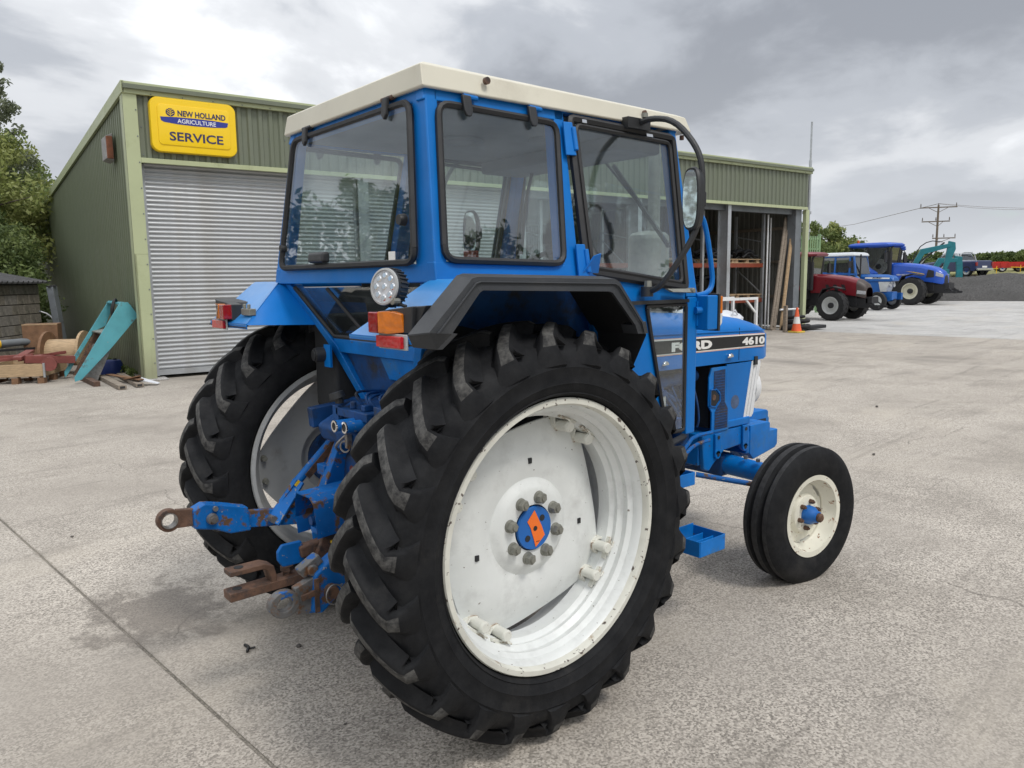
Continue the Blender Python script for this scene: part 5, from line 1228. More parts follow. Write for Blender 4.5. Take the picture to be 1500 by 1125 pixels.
# hydraulic couplers and spool block (rear of lift cover, right of centre)
hb = mb('blue_shaded_dirty').box((-.33, -.20, 1.10), (-.22, .06, 1.135)).box((-.31, -.38, 1.11), (-.24, -.22, 1.165)).box((-.33, .04, 1.06), (-.30, .09, 1.14)).box((-.31, -.15, 1.135), (-.27, -.12, 1.16)).cyl((-.30, -.04, 1.135), (-.30, -.04, 1.165), .014, seg=10); hb.obj('spool_block', T, .006)
for y, x in ((-.095, -.415), (-.150, -.400)):
    q = mb('blue_worn').cyl((x + .09, y, 1.085), (x + .004, y, 1.085), .023, seg=18).obj('hydraulic_coupler', T)
    mb('chrome').lathe([(.023, 0), (.0235, -.006), (.016, -.006), (.015, .004)], (x + .004, y, 1.085), (1, 0, 0), 20).obj('coupler_ring', q)
    mb('interior_dark').cyl((x + .003, y, 1.085), (x + .001, y, 1.085), .015, seg=14).obj('coupler_bore', q)
pl_ = mb('blue_shaded_dirty')
g_ = random.Random(9)
for k in range(6): y = -.34 + k * .055; pl_.tube([(-.27, y, 1.15), (-.28 - .02 * (k % 2), y + .02, 1.185 + .008 * (k % 3)), (-.22, y + .05, 1.20), (-.05, y + .12, 1.17)], .006, 6, 2)
pl_.obj('hydraulic_pipe', T)
mb('plastic_black').cyl((-.33, .02, 1.155), (-.33, .02, 1.175), .018, seg=10).cyl((-.335, .025, 1.175), (-.34, .03, 1.20), .034, .030, seg=14).obj('lever_knob', T)
mb('bare_steel').tube([(-.36, -.10, 1.05), (-.40, -.06, 1.00), (-.37, -.03, .97)], .006, 6, 2).box((-.38, -.13, .995), (-.36, -.11, 1.05)).lathe([(.022 + .004 * math.cos(R(a)), .004 * math.sin(R(a))) for a in range(0, 361, 60)], (-.38, -.11, 1.0), (1, .5, 0), 14).obj('linch_pin', T)
# inclined top-link bracket arm with rust, draft control arm
mb('blue_worn').bar((-.20, .10, 1.10), (-.35, .12, .74), .05, .10, (1, 0, 0)).obj('top_link_bracket', T, .006)
mb('rusty_steel').bar((-.245, .15, 1.03), (-.385, .17, .72), .022, .03).obj('rusty_rod', T)
mb('blue_worn').box((-.36, .13, .83), (-.31, .20, .875)).obj('rod_sleeve', T, .004)
# left lift rod
lr = mb('blue_worn').cyl((-.395, .345, .765), (-.15, .345, .99), .020, seg=14).bar((-.52, .36, .615), (-.385, .345, .775), .016, .055, (1, 0, 1)).bar((-.52, .31, .615), (-.385, .335, .775), .016, .055, (1, 0, 1)).obj('lift_rod', T, .003)
mb('bare_steel').cyl((-.52, .30, .633), (-.52, .40, .633), .016, seg=12).obj('lift_rod_pin', lr)
mb('rusty_steel').bar((-.35, .325, .79), (-.16, .325, .965), .006, .03, (1, 0, 1)).obj('rusty_stay', lr)
mb('yellow_paint').bar((-.405, .322, .755), (-.385, .322, .775), .004, .022, (1, 0, 1)).obj('tag', lr)
# left lower link: telescopic end, sleeve, bar
def link(name, y, pts, th, mat): return mb(mat).xz(pts, y - th / 2, y + th / 2)
ll = link('lower_link', .355, [(-.62, .685), (-.32, .645), (.05, .58), (.05, .505), (-.32, .565), (-.62, .610)], .028, 'blue_worn').obj('lower_link', T, .004)
link('s', .355, [(-.845, .735), (-.80, .755), (-.72, .735), (-.62, .705), (-.612, .60), (-.70, .605), (-.76, .635), (-.845, .655)], .062, 'blue_worn').obj('sleeve', ll, .008)
em_ = mb('rusty_steel')
cxe, cze = -.935, .708
def washer(m_, cx_, cz_, ro, ri, y0, y1, n_=28, sx=1.0):
    rs_ = []
    for r, y in ((ro, y0), (ro, y1), (ri, y1), (ri, y0)): rs_.append([(cx_ + r * sx * math.cos(2 * math.pi * k / n_), y, cz_ + r * math.sin(2 * math.pi * k / n_)) for k in range(n_)])
    return m_.rings(rs_, cap=False, close=True)
washer(em_, cxe, cze, .046, .030, .338, .372); em_.xz([(cxe + .030, cze - .038), (cxe + .030, cze + .038), (-.82, .735), (-.82, .665)], .341, .369)
em_.obj('link_eye', ll, .003); washer(mb('bare_steel'), cxe, cze, .032, .0285, .332, .378).obj('eye_bush', ll)
mb('bare_steel').cyl((-.775, .32, .688), (-.775, .30, .688), .024, .020, seg=16).cyl((-.775, .30, .688), (-.775, .29, .688), .012, seg=10).cyl((-.76, .322, .728), (-.76, .31, .728), .011, seg=8).obj('sleeve_bolt', ll)
mb('rusty_steel').cyl((-.42, .36, .665), (-.42, .33, .69), .018, seg=10).cyl((-.46, .338, .652), (-.46, .33, .652), .012, seg=8).obj('link_bolt', ll)
mb('interior_dark').cyl((-.44, .340, .622), (-.44, .3385, .622), .009, seg=10).obj('bolt_hole', ll)
# PTO guard and stub
pg = mb('blue_worn'); 
gp = [(-.06, .64), (-.075, .70), (-.075, .78), (-.055, .808), (.06, .812), (.095, .79), (.115, .72), (.12, .66)]
outer = [(-.52, -y * 1.0, z) for y, z in gp]; inner_ = [(-.30, -y * .9, z + .015) for y, z in gp]
for (a, b, c_, d_) in zip(outer[:-1], outer[1:], inner_[1:], inner_[:-1]): pg.prism([a, b, c_, d_], (.0, 0, -.006))
pg.box((-.50, -.12, .66), (-.485, -.02, .68)).box((-.31, -.12, .60), (-.30, .08, .81)); pg.obj('pto_guard', T, .003, 50)
sh_ = mb('blue_shaded_dirty').cyl((-.42, 0, .70), (-.28, 0, .70), .045, seg=16)
for k in range(4): sh_.box((-.44, .045 - k * .035, .635), (-.32, .052 - k * .035, .80))
sh_.cyl((-.50, -.02, .70), (-.42, -.02, .70), .018, seg=12); sh_.obj('pto_stub', T)
# swinging drawbar with rusty clevis
db = mb('rusty_steel').bar((-.84, .0, .475), (.2, .0, .50), .075, .035).obj('drawbar', T, .004)
cv = mb('rusty_steel').xz([(-.835, .555), (-.835, .575), (-.70, .575), (-.665, .56), (-.655, .52), (-.655, .49), (-.675, .49), (-.68, .515), (-.69, .545), (-.71, .555)], -.035, .035).obj('clevis', db, .004)
ho_ = mb('interior_dark').cyl((-.79, 0, .5755), (-.79, 0, .577), .018, seg=16).cyl((-.80, 0, .4930), (-.80, 0, .4950), .018, seg=16).obj('pin_hole', db)
mb('rusty_steel').cyl((-.60, 0, .49), (-.60, 0, .53), .018, seg=8).cyl((-.60, 0, .515), (-.60, 0, .535), .026, seg=6).obj('drawbar_bolt', db)
# right lower link end (foreshortened, nearer, hanging lower) with oval eye
rl = mb('blue_worn').xz([(-.60, .575), (-.52, .625), (-.30, .64), (.05, .58), (.05, .50), (-.30, .52), (-.52, .455), (-.58, .415), (-.62, .43)], -.265, -.195).obj('lower_link', T, .012)
ey_ = MB().m('worn_casting')
cxe, cze = -.715, .485; rs_ = []
for r, y in ((1.0, -.25), (1.0, -.21), (.52, -.21), (.52, -.25)): rs_.append([(cxe + (.055 if True else 0) * r * math.cos(2 * math.pi * k / 28) * 1.05, y, cze + .050 * r * math.sin(2 * math.pi * k / 28) * (1 if r > .9 else .95)) for k in range(28)])
ey_.rings(rs_, cap=False, close=True); ey_.xz([(-.675, .435), (-.675, .535), (-.60, .56), (-.60, .42)], -.248, -.212); ey_.obj('link_eye', rl, .004)
mb('rusty_steel').cyl((-.545, -.265, .50), (-.545, -.295, .50), .028, .022, seg=14).obj('link_pin', rl)
mb('bare_steel').lathe([(.036 + .003 * math.cos(R(a)), .003 * math.sin(R(a))) for a in range(0, 361, 60)], (-.545, -.300, .495), (.15, -1, .1), 24).obj('linch_ring', rl)
mb('worn_casting').bar((-.64, -.21, .575), (-.56, -.21, .62), .05, .04).cyl((-.60, -.25, .585), (-.60, -.18, .585), .022, seg=12).obj('sleeve_collar', rl, .006)
mb('rusty_steel').bar((-.66, -.268, .50), (-.60, -.268, .51), .01, .02).bar((-.60, -.268, .43), (-.60, -.268, .56), .006, .018).obj('spring_catch', rl)
# stabiliser plates between the drawbar and PTO
mb('blue_worn').xz([(-.63, .545), (-.65, .575), (-.65, .61), (-.63, .635), (-.55, .635), (-.54, .60), (-.54, .545)], -.04, -.02).obj('hanger_plate', T, .006)
mb('rusty_steel').xz([(-.48, .50), (-.52, .56), (-.48, .64), (-.42, .67), (-.38, .60), (-.40, .50)], -.08, -.03).bar((-.56, -.03, .59), (-.44, -.05, .61), .05, .05).obj('rusty_hanger', T, .01)
mb('blue_paint').bar((-.46, -.02, .66), (-.44, -.0, .56), .06, .05).bar((-.36, -.1, .62), (-.30, -.1, .45), .16, .03).obj('drawbar_frame', T, .006)
mb('yellow_paint').box((-.45, -.10, .615), (-.42, -.085, .625)).obj('tag', T)
mb('red_oxide').cyl((-.25, .02, .80), (-.27, .0, .88), .035, seg=12).obj('red_accumulator', T)

# ---- cab
def cabp(x, yw, z, s_=-1):     # point on the leaning side wall: half width .667 at z 1.66, .545 at z 2.30
    return V(x, s_ * (.667 - .19 * (z - 1.66) + yw), z)
cf = mb('blue_paint')
ZR, ZT_ = 1.66, 2.315
for s_ in (-1, 1):
    # rear posts, B posts, A posts
    cf.prism([cabp(-.306, 0, ZR - .02, s_), cabp(-.255, 0, ZR - .02, s_), cabp(-.195, 0, ZT_, s_), cabp(-.246, 0, ZT_, s_)], (0, -s_ * .05, 0))
    cf.prism([(-.3065, s_ * .666, ZR - .02), (-.3065, s_ * .548, ZR - .02), (-.2465, s_ * .462, ZT_), (-.2465, s_ * .544, ZT_)], (.045, 0, 0))
    cf.prism([cabp(.285, 0, ZR - .03, s_), cabp(.372, 0, ZR - .03, s_), cabp(.400, 0, ZT_, s_), cabp(.350, 0, ZT_, s_)], (0, -s_ * .06, 0))
    cf.prism([cabp(1.010, .004, 1.56, s_), cabp(1.090, .004, 1.56, s_), cabp(1.095, 0, ZT_, s_), cabp(1.050, 0, ZT_, s_)], (0, -s_ * .06, 0))
    cf.prism([(1.022, s_ * .690, .94), (1.085, s_ * .690, .94), (1.090, s_ * .690, 1.56), (1.018, s_ * .690, 1.56)], (0, -s_ * .030, 0))
    # side rails top and waist
    cf.prism([cabp(-.26, 0, ZT_ - .055, s_), cabp(.40, 0, ZT_ - .055, s_), cabp(.40, 0, ZT_, s_), cabp(-.246, 0, ZT_, s_)], (0, -s_ * .05, 0))
    cf.prism([cabp(.40, 0, ZT_ - .020, s_), cabp(1.09, 0, ZT_ - .012, s_), cabp(1.09, 0, ZT_ + .012, s_), cabp(.40, 0, ZT_, s_)], (0, -s_ * .05, 0))
    cf.prism([cabp(-.306, .001, ZR - .035, s_), cabp(.40, .001, ZR - .035, s_), cabp(.40, .001, 1.70, s_), cabp(-.302, .001, 1.712, s_)], (0, -s_ * .05, 0))
cf.prism([(-.306, -.59, ZR - .02), (-.306, .59, ZR - .02), (-.302, .585, 1.705), (-.302, -.585, 1.705)], (.045, 0, 0))
cf.prism([(-.2508, -.5, 2.258), (-.2508, .5, 2.258), (-.2471, .5, ZT_), (-.2471, -.5, ZT_)], (.045, 0, 0))
cf.box((1.06, -.54, 2.29), (1.11, .54, 2.33)).box((1.045, -.62, .94), (1.085, .62, 1.0))
cab_o = cf.obj('cab_frame', T, .006)
# lower rear frame: inward raked legs, sill, dark wells
lw_ = mb('blue_paint_aged')
for s_ in (-1, 1):
    lw_.prism([(-.29, s_ * .600, 1.64), (-.29, s_ * .545, 1.64), (-.185, s_ * .325, 1.37), (-.12, s_ * .170, 1.12), (-.12, s_ * .225, 1.12), (-.19, s_ * .385, 1.37)], (.06, 0, 0))
lw_.prism([(-.185, -.345, 1.40), (-.185, .345, 1.40), (-.175, .335, 1.335), (-.175, -.335, 1.335)], (.05, 0, 0))
lw_.prism([(-.16, -.30, 1.335), (-.16, -.02, 1.335), (-.14, -.06, 1.24), (-.14, -.28, 1.24)], (.05, 0, 0))
lw_.obj('rear_lower_frame', T, .005)
# inner wheel-house walls and the floor (dark)
ww = mb('blue_shaded_dirty')
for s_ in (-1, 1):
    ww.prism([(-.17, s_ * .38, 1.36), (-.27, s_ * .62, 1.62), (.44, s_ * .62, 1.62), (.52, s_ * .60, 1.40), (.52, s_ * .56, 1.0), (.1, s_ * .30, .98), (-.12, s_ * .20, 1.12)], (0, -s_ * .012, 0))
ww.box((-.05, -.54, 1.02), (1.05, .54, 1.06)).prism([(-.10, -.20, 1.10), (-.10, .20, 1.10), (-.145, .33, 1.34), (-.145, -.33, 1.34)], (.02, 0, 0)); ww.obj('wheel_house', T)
mb('plastic_black').prism([(-.235, .46, 1.62), (-.235, -.46, 1.62), (-.19, -.46, 1.56), (-.19, .46, 1.56)], (.02, 0, 0)).obj('inner_trim', T)
mb('cab_glass').prism([(-.272, .52, 1.625), (-.272, -.52, 1.625), (-.172, -.335, 1.41), (-.172, .335, 1.41)], (.004, 0, 0)).obj('lower_rear_glass', T)
sl = mb('seal_rubber').tube([(-.275, .525, 1.625), (-.18, .335, 1.405), (-.18, -.335, 1.405)], .010, 6).tube([(-.285, .18, 1.62), (-.195, -.03, 1.40)], .008, 6); sl.obj('window_seal', T)
# round work-light socket (black) on the left leg
mb('plastic_black').cyl((-.215, .37, 1.325), (-.262, .378, 1.323), .034, .033, seg=20).cyl((-.262, .378, 1.323), (-.270, .379, 1.323), .026, seg=16).obj('trailer_socket', T, .003)
mb('blue_paint').yz([(.30, 1.27), (.30, 1.37), (.36, 1.37), (.36, 1.27)], -.225, -.215).obj('socket_bracket', T)

# windows: glass, rubber seals, hinges
def rounded(pts, r=.03, n_=4):
    """round the corners of a planar 3D polygon"""
    o_ = []; P = [Vector(p) for p in pts]; m_ = len(P)
    for i in range(m_):
        p = P[i]; a = (P[i - 1] - p).normalized(); b = (P[(i + 1) % m_] - p).normalized()
        for k in range(n_ + 1):
            t_ = k / n_; o_.append((p + a * r) * (1 - t_) ** 2 + p * 2 * t_ * (1 - t_) + (p + b * r) * t_ ** 2)
    return o_
def window(name, pts, nrm, r=.035, seal=.013, parent=None, lab=None):
    n_ = Vector(nrm); P = rounded(pts, r)
    g_ = mb('cab_glass').prism(P, n_ * .005).obj(name, parent or cab_o)
    if lab: g_['label'] = lab
    cen = sum(P, V(0, 0, 0)) / len(P)
    m_ = mb('seal_rubber'); Q = P + [P[0]]
    ins = [p + (cen - p).normalized() * seal * .4 + n_ * .004 for p in Q]; m_.tube(ins, seal, 6, cap=False)
    m_.obj('window_seal', g_); return g_
rw = window('rear_window', [(-.315, -.568, 1.708), (-.315, .568, 1.708), (-.262, .482, 2.268), (-.262, -.482, 2.268)], (-1, 0, .09), .05)
for s_ in (-1, 1):
    w_ = window('quarter_window', [cabp(-.268, .006, 1.712, s_), cabp(.290, .006, 1.700, s_), cabp(.350, .006, 2.248, s_), cabp(-.210, .006, 2.256, s_)], (0, s_, .19), .05)
    for x in (-.09, .215):
        mb('blue_paint').cyl(cabp(x - .01, .018, 2.288, s_), cabp(x + .05, .018, 2.286, s_), .009, seg=10).obj('hinge', w_)
        h_ = mb('plastic_black').prism([cabp(x - .024, .018, 2.29, s_), cabp(x + .014, .018, 2.29, s_), cabp(x + .016, .018, 2.235, s_), cabp(x + .006, .018, 2.215, s_), cabp(x - .012, .018, 2.215, s_), cabp(x - .022, .018, 2.235, s_)], (0, s_ * .016, 0)).obj('hinge_pad', w_, .005)
for y in (-.335, .335):
    mb('rusty_steel' if y < 0 else 'plastic_black').cyl((-.262, y - .035, 2.300), (-.262, y + .045, 2.300), .010, seg=10).obj('hinge', rw)
    mb('plastic_black').prism([(-.268, y - .017, 2.30), (-.268, y + .017, 2.30), (-.273, y + .017, 2.24), (-.274, y, 2.222), (-.273, y - .017, 2.24)], (-.016, 0, 0)).obj('hinge_pad', rw, .004)
mb('plastic_black').cyl((-.300, -.475, 1.86), (-.325, -.475, 1.86), .022, .018, seg=16).obj('knob', rw); mb('plastic_black').cyl((-.300, .545, 1.80), (-.325, .545, 1.80), .018, .015, seg=14).obj('knob', rw)
mb('plastic_black').xz([(-.310, 1.722), (-.310, 1.772), (-.345, 1.768), (-.350, 1.728)], .085, .225).obj('handle', rw, .012)
mb('decal_white').yz([(-.445, 1.722), (-.445, 1.752), (-.400, 1.752), (-.400, 1.722)], -.3245, -.3235).obj('sticker', rw)
# door: black framed, with upper and lower panes
for s_ in (-1, 1):
    dr = mb('seal_rubber')
    up_ = [cabp(.405, .010, 1.672, s_), cabp(1.005, .010, 1.600, s_), cabp(1.052, .010, 2.262, s_), cabp(.418, .010, 2.275, s_)]
    Q = rounded(up_, .02, 2); Q.append(Q[0]); dr.tube(Q, .017, 6, cap=False)
    Q2 = [p * 1.0 + V(0, s_ * .004, 0) for p in rounded([cabp(.432, .012, 1.690, s_), cabp(.975, .012, 1.622, s_), cabp(1.020, .012, 2.236, s_), cabp(.442, .012, 2.250, s_)], .03, 3)]; Q2.append(Q2[0]); dr.tube(Q2, .010, 6, cap=False)
    lo_ = [(.742, s_ * .690, 1.530), (1.006, s_ * .690, 1.530), (1.002, s_ * .690, .965), (.885, s_ * .690, .965)]
    Q = rounded(lo_, .015, 2); Q.append(Q[0]); dr.tube(Q, .0095, 6, cap=False)
    dro = dr.obj('door', T, label='right cab door' if s_ < 0 else 'left cab door')
    dp = mb('blue_paint')
    dp.prism([cabp(.405, .002, 1.668, s_), cabp(1.008, .002, 1.595, s_), (1.008, s_ * .684, 1.548), (.40, s_ * .682, 1.548)], (0, -s_ * .03, 0))
    dp.prism([(.40, s_ * .683, 1.547), (.752, s_ * .683, 1.547), (.885, s_ * .683, .955), (.66, s_ * .683, 1.10), (.47, s_ * .683, 1.35)], (0, -s_ * .03, 0)); dp.obj('door_panel', dro, .003)
    mb('cab_glass').prism(rounded([cabp(.425, .008, 1.686, s_), cabp(.985, .008, 1.617, s_), cabp(1.030, .008, 2.245, s_), cabp(.436, .008, 2.258, s_)], .03, 3), (0, s_ * .004, 0)).obj('door_glass', dro)
    mb('cab_glass').prism(rounded([(.757, s_ * .688, 1.525), (.998, s_ * .688, 1.525), (.994, s_ * .688, .975), (.875, s_ * .688, .975)], .02, 3), (0, s_ * .004, 0)).obj('lower_door_glass', dro)
    mb('plastic_black').prism([(.60, s_ * .705, 1.552), (1.01, s_ * .705, 1.552), (1.01, s_ * .705, 1.537), (.60, s_ * .705, 1.537)], (0, -s_ * .02, 0)).obj('rubber_strip', dro)
    for x, z in ((.392, 2.19), (.372, 1.715)):
        h_ = mb('blue_paint').cyl(cabp(x + .022, .030, z - .045, s_), cabp(x + .022, .030, z + .045, s_), .011, seg=10)
        h_.prism([cabp(x - .025, .012, z - .065, s_), cabp(x + .022, .020, z - .065, s_), cabp(x + .022, .020, z + .065, s_), cabp(x - .018, .012, z + .065, s_)], (0, s_ * .010, 0)); h_.obj('hinge', dro, .003)
    mb('blue_paint').prism([cabp(.355, .01, 1.655, s_), cabp(.455, .01, 1.655, s_), cabp(.440, .06, 1.745, s_), cabp(.40, .06, 1.735, s_)], (0, s_ * .008, 0)).obj('hinge_bracket', dro, .003)
    mb('dull_zinc').prism([cabp(.84, .02, 1.60, s_), cabp(1.00, .03, 1.598, s_), cabp(1.005, .045, 1.580, s_), cabp(.86, .035, 1.585, s_)], (0, s_ * .022, 0)).cyl(cabp(.985, .03, 1.59, s_), cabp(.985, .07, 1.59, s_), .012, seg=10).obj('door_handle', dro, .004)
    mb('chrome').prism([cabp(.475, .022, 2.262, s_), cabp(.50, .022, 2.262, s_), cabp(.50, .022, 2.275, s_), cabp(.475, .022, 2.275, s_)], (0, s_ * .004, 0)).obj('catch', dro); mb('chrome').prism([cabp(.86, .022, 2.248, s_), cabp(.90, .022, 2.248, s_), cabp(.90, .022, 2.260, s_), cabp(.86, .022, 2.260, s_)], (0, s_ * .004, 0)).obj('catch', dro)
window('windscreen', [(1.075, -.60, 1.50), (1.075, .60, 1.50), (1.10, .51, 2.285), (1.10, -.51, 2.285)], (1, 0, -.03), .05)
wp = mb('seal_rubber').bar((1.125, -.14, 2.20), (1.115, -.50, 1.79), .012, .018).bar((1.135, -.08, 2.22), (1.125, -.36, 1.95), .010, .010).obj('wiper', cab_o)
# roof: cream pressed shell with angled skirt
def roofring(z, x0, x1, hw, front_drop=0):
    return [(x0, -hw, z), (x1, -hw, z - front_drop), (x1, hw, z - front_drop), (x0, hw, z)]
rfm = mb('roof_cream')
rfm.rings([roofring(2.302, -.232, 1.145, .535), roofring(2.296, -.262, 1.175, .562), roofring(2.302, -.270, 1.180, .568), roofring(2.378, -.262, 1.165, .545, .012), roofring(2.392, -.235, 1.13, .52, .014), roofring(2.400, -.05, .95, .35, .01)])
rfm.obj('cab_roof', T, .008, 25)
mb('interior_grey').box((-.215, -.50, 2.262), (1.06, .50, 2.298)).obj('headlining', T, .01)
ht = mb('interior_grey').box((.78, -.49, 2.20), (1.06, .49, 2.262)).lathe([(.11, 0), (.12, -.012), (.08, -.02), (.06, -.012), (.0, -.012)], (.30, .02, 2.262), (0, 0, 1), 24).lathe([(.09, 0), (.10, -.012), (.06, -.02), (.0, -.012)], (.62, -.22, 2.262), (0, 0, 1), 24); ht.obj('heater_console', T, .012)
mb('rusty_steel').cyl((.0, -.566, 2.352), (.0, -.580, 2.352), .013, seg=12).cyl((.86, -.560, 2.348), (.86, -.572, 2.348), .010, seg=10).obj('roof_bolt', T)
mb('rusty_steel').cyl((1.16, -.53, 2.29), (1.16, -.53, 2.27), .01, seg=8).obj('roof_bolt', T)
# mirror and its hoop arm on the right, a simpler one on the left
for s_ in (-1, 1):
    A_ = mb('plastic_black').tube([cabp(.80, .03, 2.292, s_), (.80, s_ * .66, 2.305), (.80, s_ * .78, 2.275), (.80, s_ * .885, 2.165), (.806, s_ * .915, 2.08), (.806, s_ * .915, 1.93), (.79, s_ * .90, 1.82), (.74, s_ * .83, 1.68), (.72, s_ * .78, 1.61), (.715, s_ * .735, 1.592), cabp(.715, .01, 1.59, s_)], .0125, 10, 2)
    A_.box((.72, min(s_ * .56, s_ * .60), 2.268), (.86, max(s_ * .56, s_ * .60), 2.312)).cyl((.715, s_ * .715, 1.57), (.715, s_ * .715, 1.61), .026, seg=14)
    ar_ = A_.obj('mirror_arm', T, label='black hoop mirror arm on the right side' if s_ < 0 else 'black hoop mirror arm on the left side')
    mb('dull_zinc').cyl((.72, s_ * .715, 1.61), (.72, s_ * .715, 1.635), .018, .015, seg=6).cyl((.80, s_ * .62, 2.312), (.80, s_ * .62, 2.33), .014, seg=6).obj('arm_bolt', ar_)
    mc = V(.782, s_ * .885, 1.955) if s_ < 0 else V(.79, .60, 1.90)
    def oval(y_w, h, off, dx=0): return [V(mc.x + off, mc.y + y_w * math.copysign(abs(math.cos(t_)) ** .62, math.cos(t_)), mc.z + h * math.copysign(abs(math.sin(t_)) ** .8, math.sin(t_))) for t_ in (2 * math.pi * k / 36 for k in range(36))]
    def rotm(P, an): return [V(mc.x + (p.x - mc.x) * math.cos(an) - (p.y - mc.y) * math.sin(an), mc.y + (p.x - mc.x) * math.sin(an) + (p.y - mc.y) * math.cos(an), p.z) for p in P]
    an = -.25 * s_ * -1
    mo = mb('plastic_black').rings([rotm(oval(.050, .120, -.010), an), rotm(oval(.054, .124, .0), an), rotm(oval(.046, .112, .025), an), rotm(oval(.022, .07, .036), an)]).obj('mirror', ar_, label='oval black mirror')
    mb('mirror_silver').prism(rotm(oval(.044, .112, -.0105), an), (-.002, 0, 0)).obj('mirror_glass', mo)
    mb('plastic_black').box((mc.x + .01, mc.y - .03, mc.z - .03), (mc.x + .055, mc.y + .035, mc.z + .03)).obj('mirror_clamp', ar_, .006)
# internal mirror seen through the glass
im = mb('seal_rubber').tube([(.98, .30, 2.22), (.95, .33, 2.05), (.92, .33, 1.78)], .009, 8, 1).obj('mirror_stay', T)
# far-side mirror seen through the quarter window
fm = mb('plastic_black').cyl((.58, .72, 1.82), (.58, .72, 2.02), .008, seg=8).tube([(.58, .72, 2.02), (.585, .715, 2.06), (.56, .62, 2.26)], .008, 8, 1).rings([[V(.52 + .012 * q + .0, .72 + .05 * w2 * math.cos(a), 1.915 + .10 * w2 * math.sin(a)) for a in (2 * math.pi * k / 24 for k in range(24))] for q, w2 in ((0, .95), (1, 1), (2, .8))]).box((.54, .70, 1.92), (.59, .74, 1.95)).obj('side_mirror', T)
# grab rail (front right) and left
for s_ in (-1, 1):
    mb('blue_paint').tube([(1.055, s_ * .64, 1.935), (1.11, s_ * .675, 1.93), (1.150, s_ * .68, 1.88), (1.195, s_ * .69, 1.66), (1.190, s_ * .69, 1.60), (1.15, s_ * .69, 1.572), (1.08, s_ * .685, 1.565)], .012, 10, 2).obj('grab_rail', T)
    il = mb('blue_paint').box((1.085, s_ * .71 - .04, 1.412), (1.158, s_ * .71 + .04, 1.566)).obj('lamp_box', T, .006)
    mb('plastic_black').box((1.158, s_ * .71 - .045, 1.405), (1.172, s_ * .71 + .045, 1.572)).obj('lamp_back', il, .003)
    mb('lens_amber').box((1.172, s_ * .71 - .040, 1.482), (1.196, s_ * .71 + .040, 1.562)).obj('amber_lens', il, .005)
    mb('lens_white').prism([(1.172, s_ * .71 - .040, 1.418), (1.172, s_ * .71 - .040, 1.480), (1.196, s_ * .71 - .040, 1.480), (1.193, s_ * .71 - .040, 1.44)], (0, .080, 0)).obj('white_lens', il, .004)
    mb('blue_paint').box((1.075, s_ * .694 - .004, 1.43), (1.10, s_ * .694 + .004, 1.54)).cyl((1.06, s_ * .70, 1.50), (1.12, s_ * .72, 1.50), .016, seg=10).obj('lamp_bracket', il)
# cab interior: seat, steering wheel, console, levers
st = mb('interior_dark').box((-.02, -.22, 1.22), (.42, .22, 1.34)).prism([(-.05, -.22, 1.30), (-.05, .22, 1.30), (-.14, .20, 1.72), (-.14, -.20, 1.72)], (.09, 0, .0)); st.obj('seat', T, .03)
mb('interior_dark').box((.0, -.16, 1.05), (.36, .16, 1.22)).obj('seat_base', T, .01)
sw_ = mb('interior_dark').bar((1.0, 0, 1.05), (.86, 0, 1.56), .30, .22).tube([(.86, 0, 1.5), (.74, 0, 1.64)], .02, 8); sw_.obj('steering_console', T, .02)
wv = mb('seal_rubber'); cW = V(.72, 0, 1.66); uW, vW, dW = frame(V(-.62, 0, .78))
wv.tube([cW + (uW * math.cos(a) + vW * math.sin(a)) * .20 for a in (2 * math.pi * k / 28 for k in range(29))], .013, 8, cap=False)
for k in range(3): a = R(90 + k * 120); wv.bar(cW, cW + (uW * math.cos(a) + vW * math.sin(a)) * .2, .02, .008)
wv.obj('steering_wheel', T)
lv = mb('plastic_black')
for x, y, h in ((.2, -.36, 1.62), (.26, -.36, 1.66), (.32, -.38, 1.60), (.6, .2, 1.5)): lv.cyl((x, y, 1.1), (x + .03, y, h), .008, seg=8).ball((x + .03, y, h), .022)
lv.obj('lever', T)
mb('interior_dark').box((-.18, -.56, 1.06), (.4, -.30, 1.50)).obj('side_console', T, .02); mb('interior_dark').box((-.18, .34, 1.06), (.36, .56, 1.50)).obj('side_console', T, .02)
mb('far_bright_red').box((.66, .44, 1.70), (.72, .50, 1.80)).obj('red_box', T, .005); mb('interior_grey').box((.62, .38, 1.62), (.74, .54, 1.70)).obj('tool_box', T, .005)
# far B and A panels seen as blue through the quarter window come from the frame itself

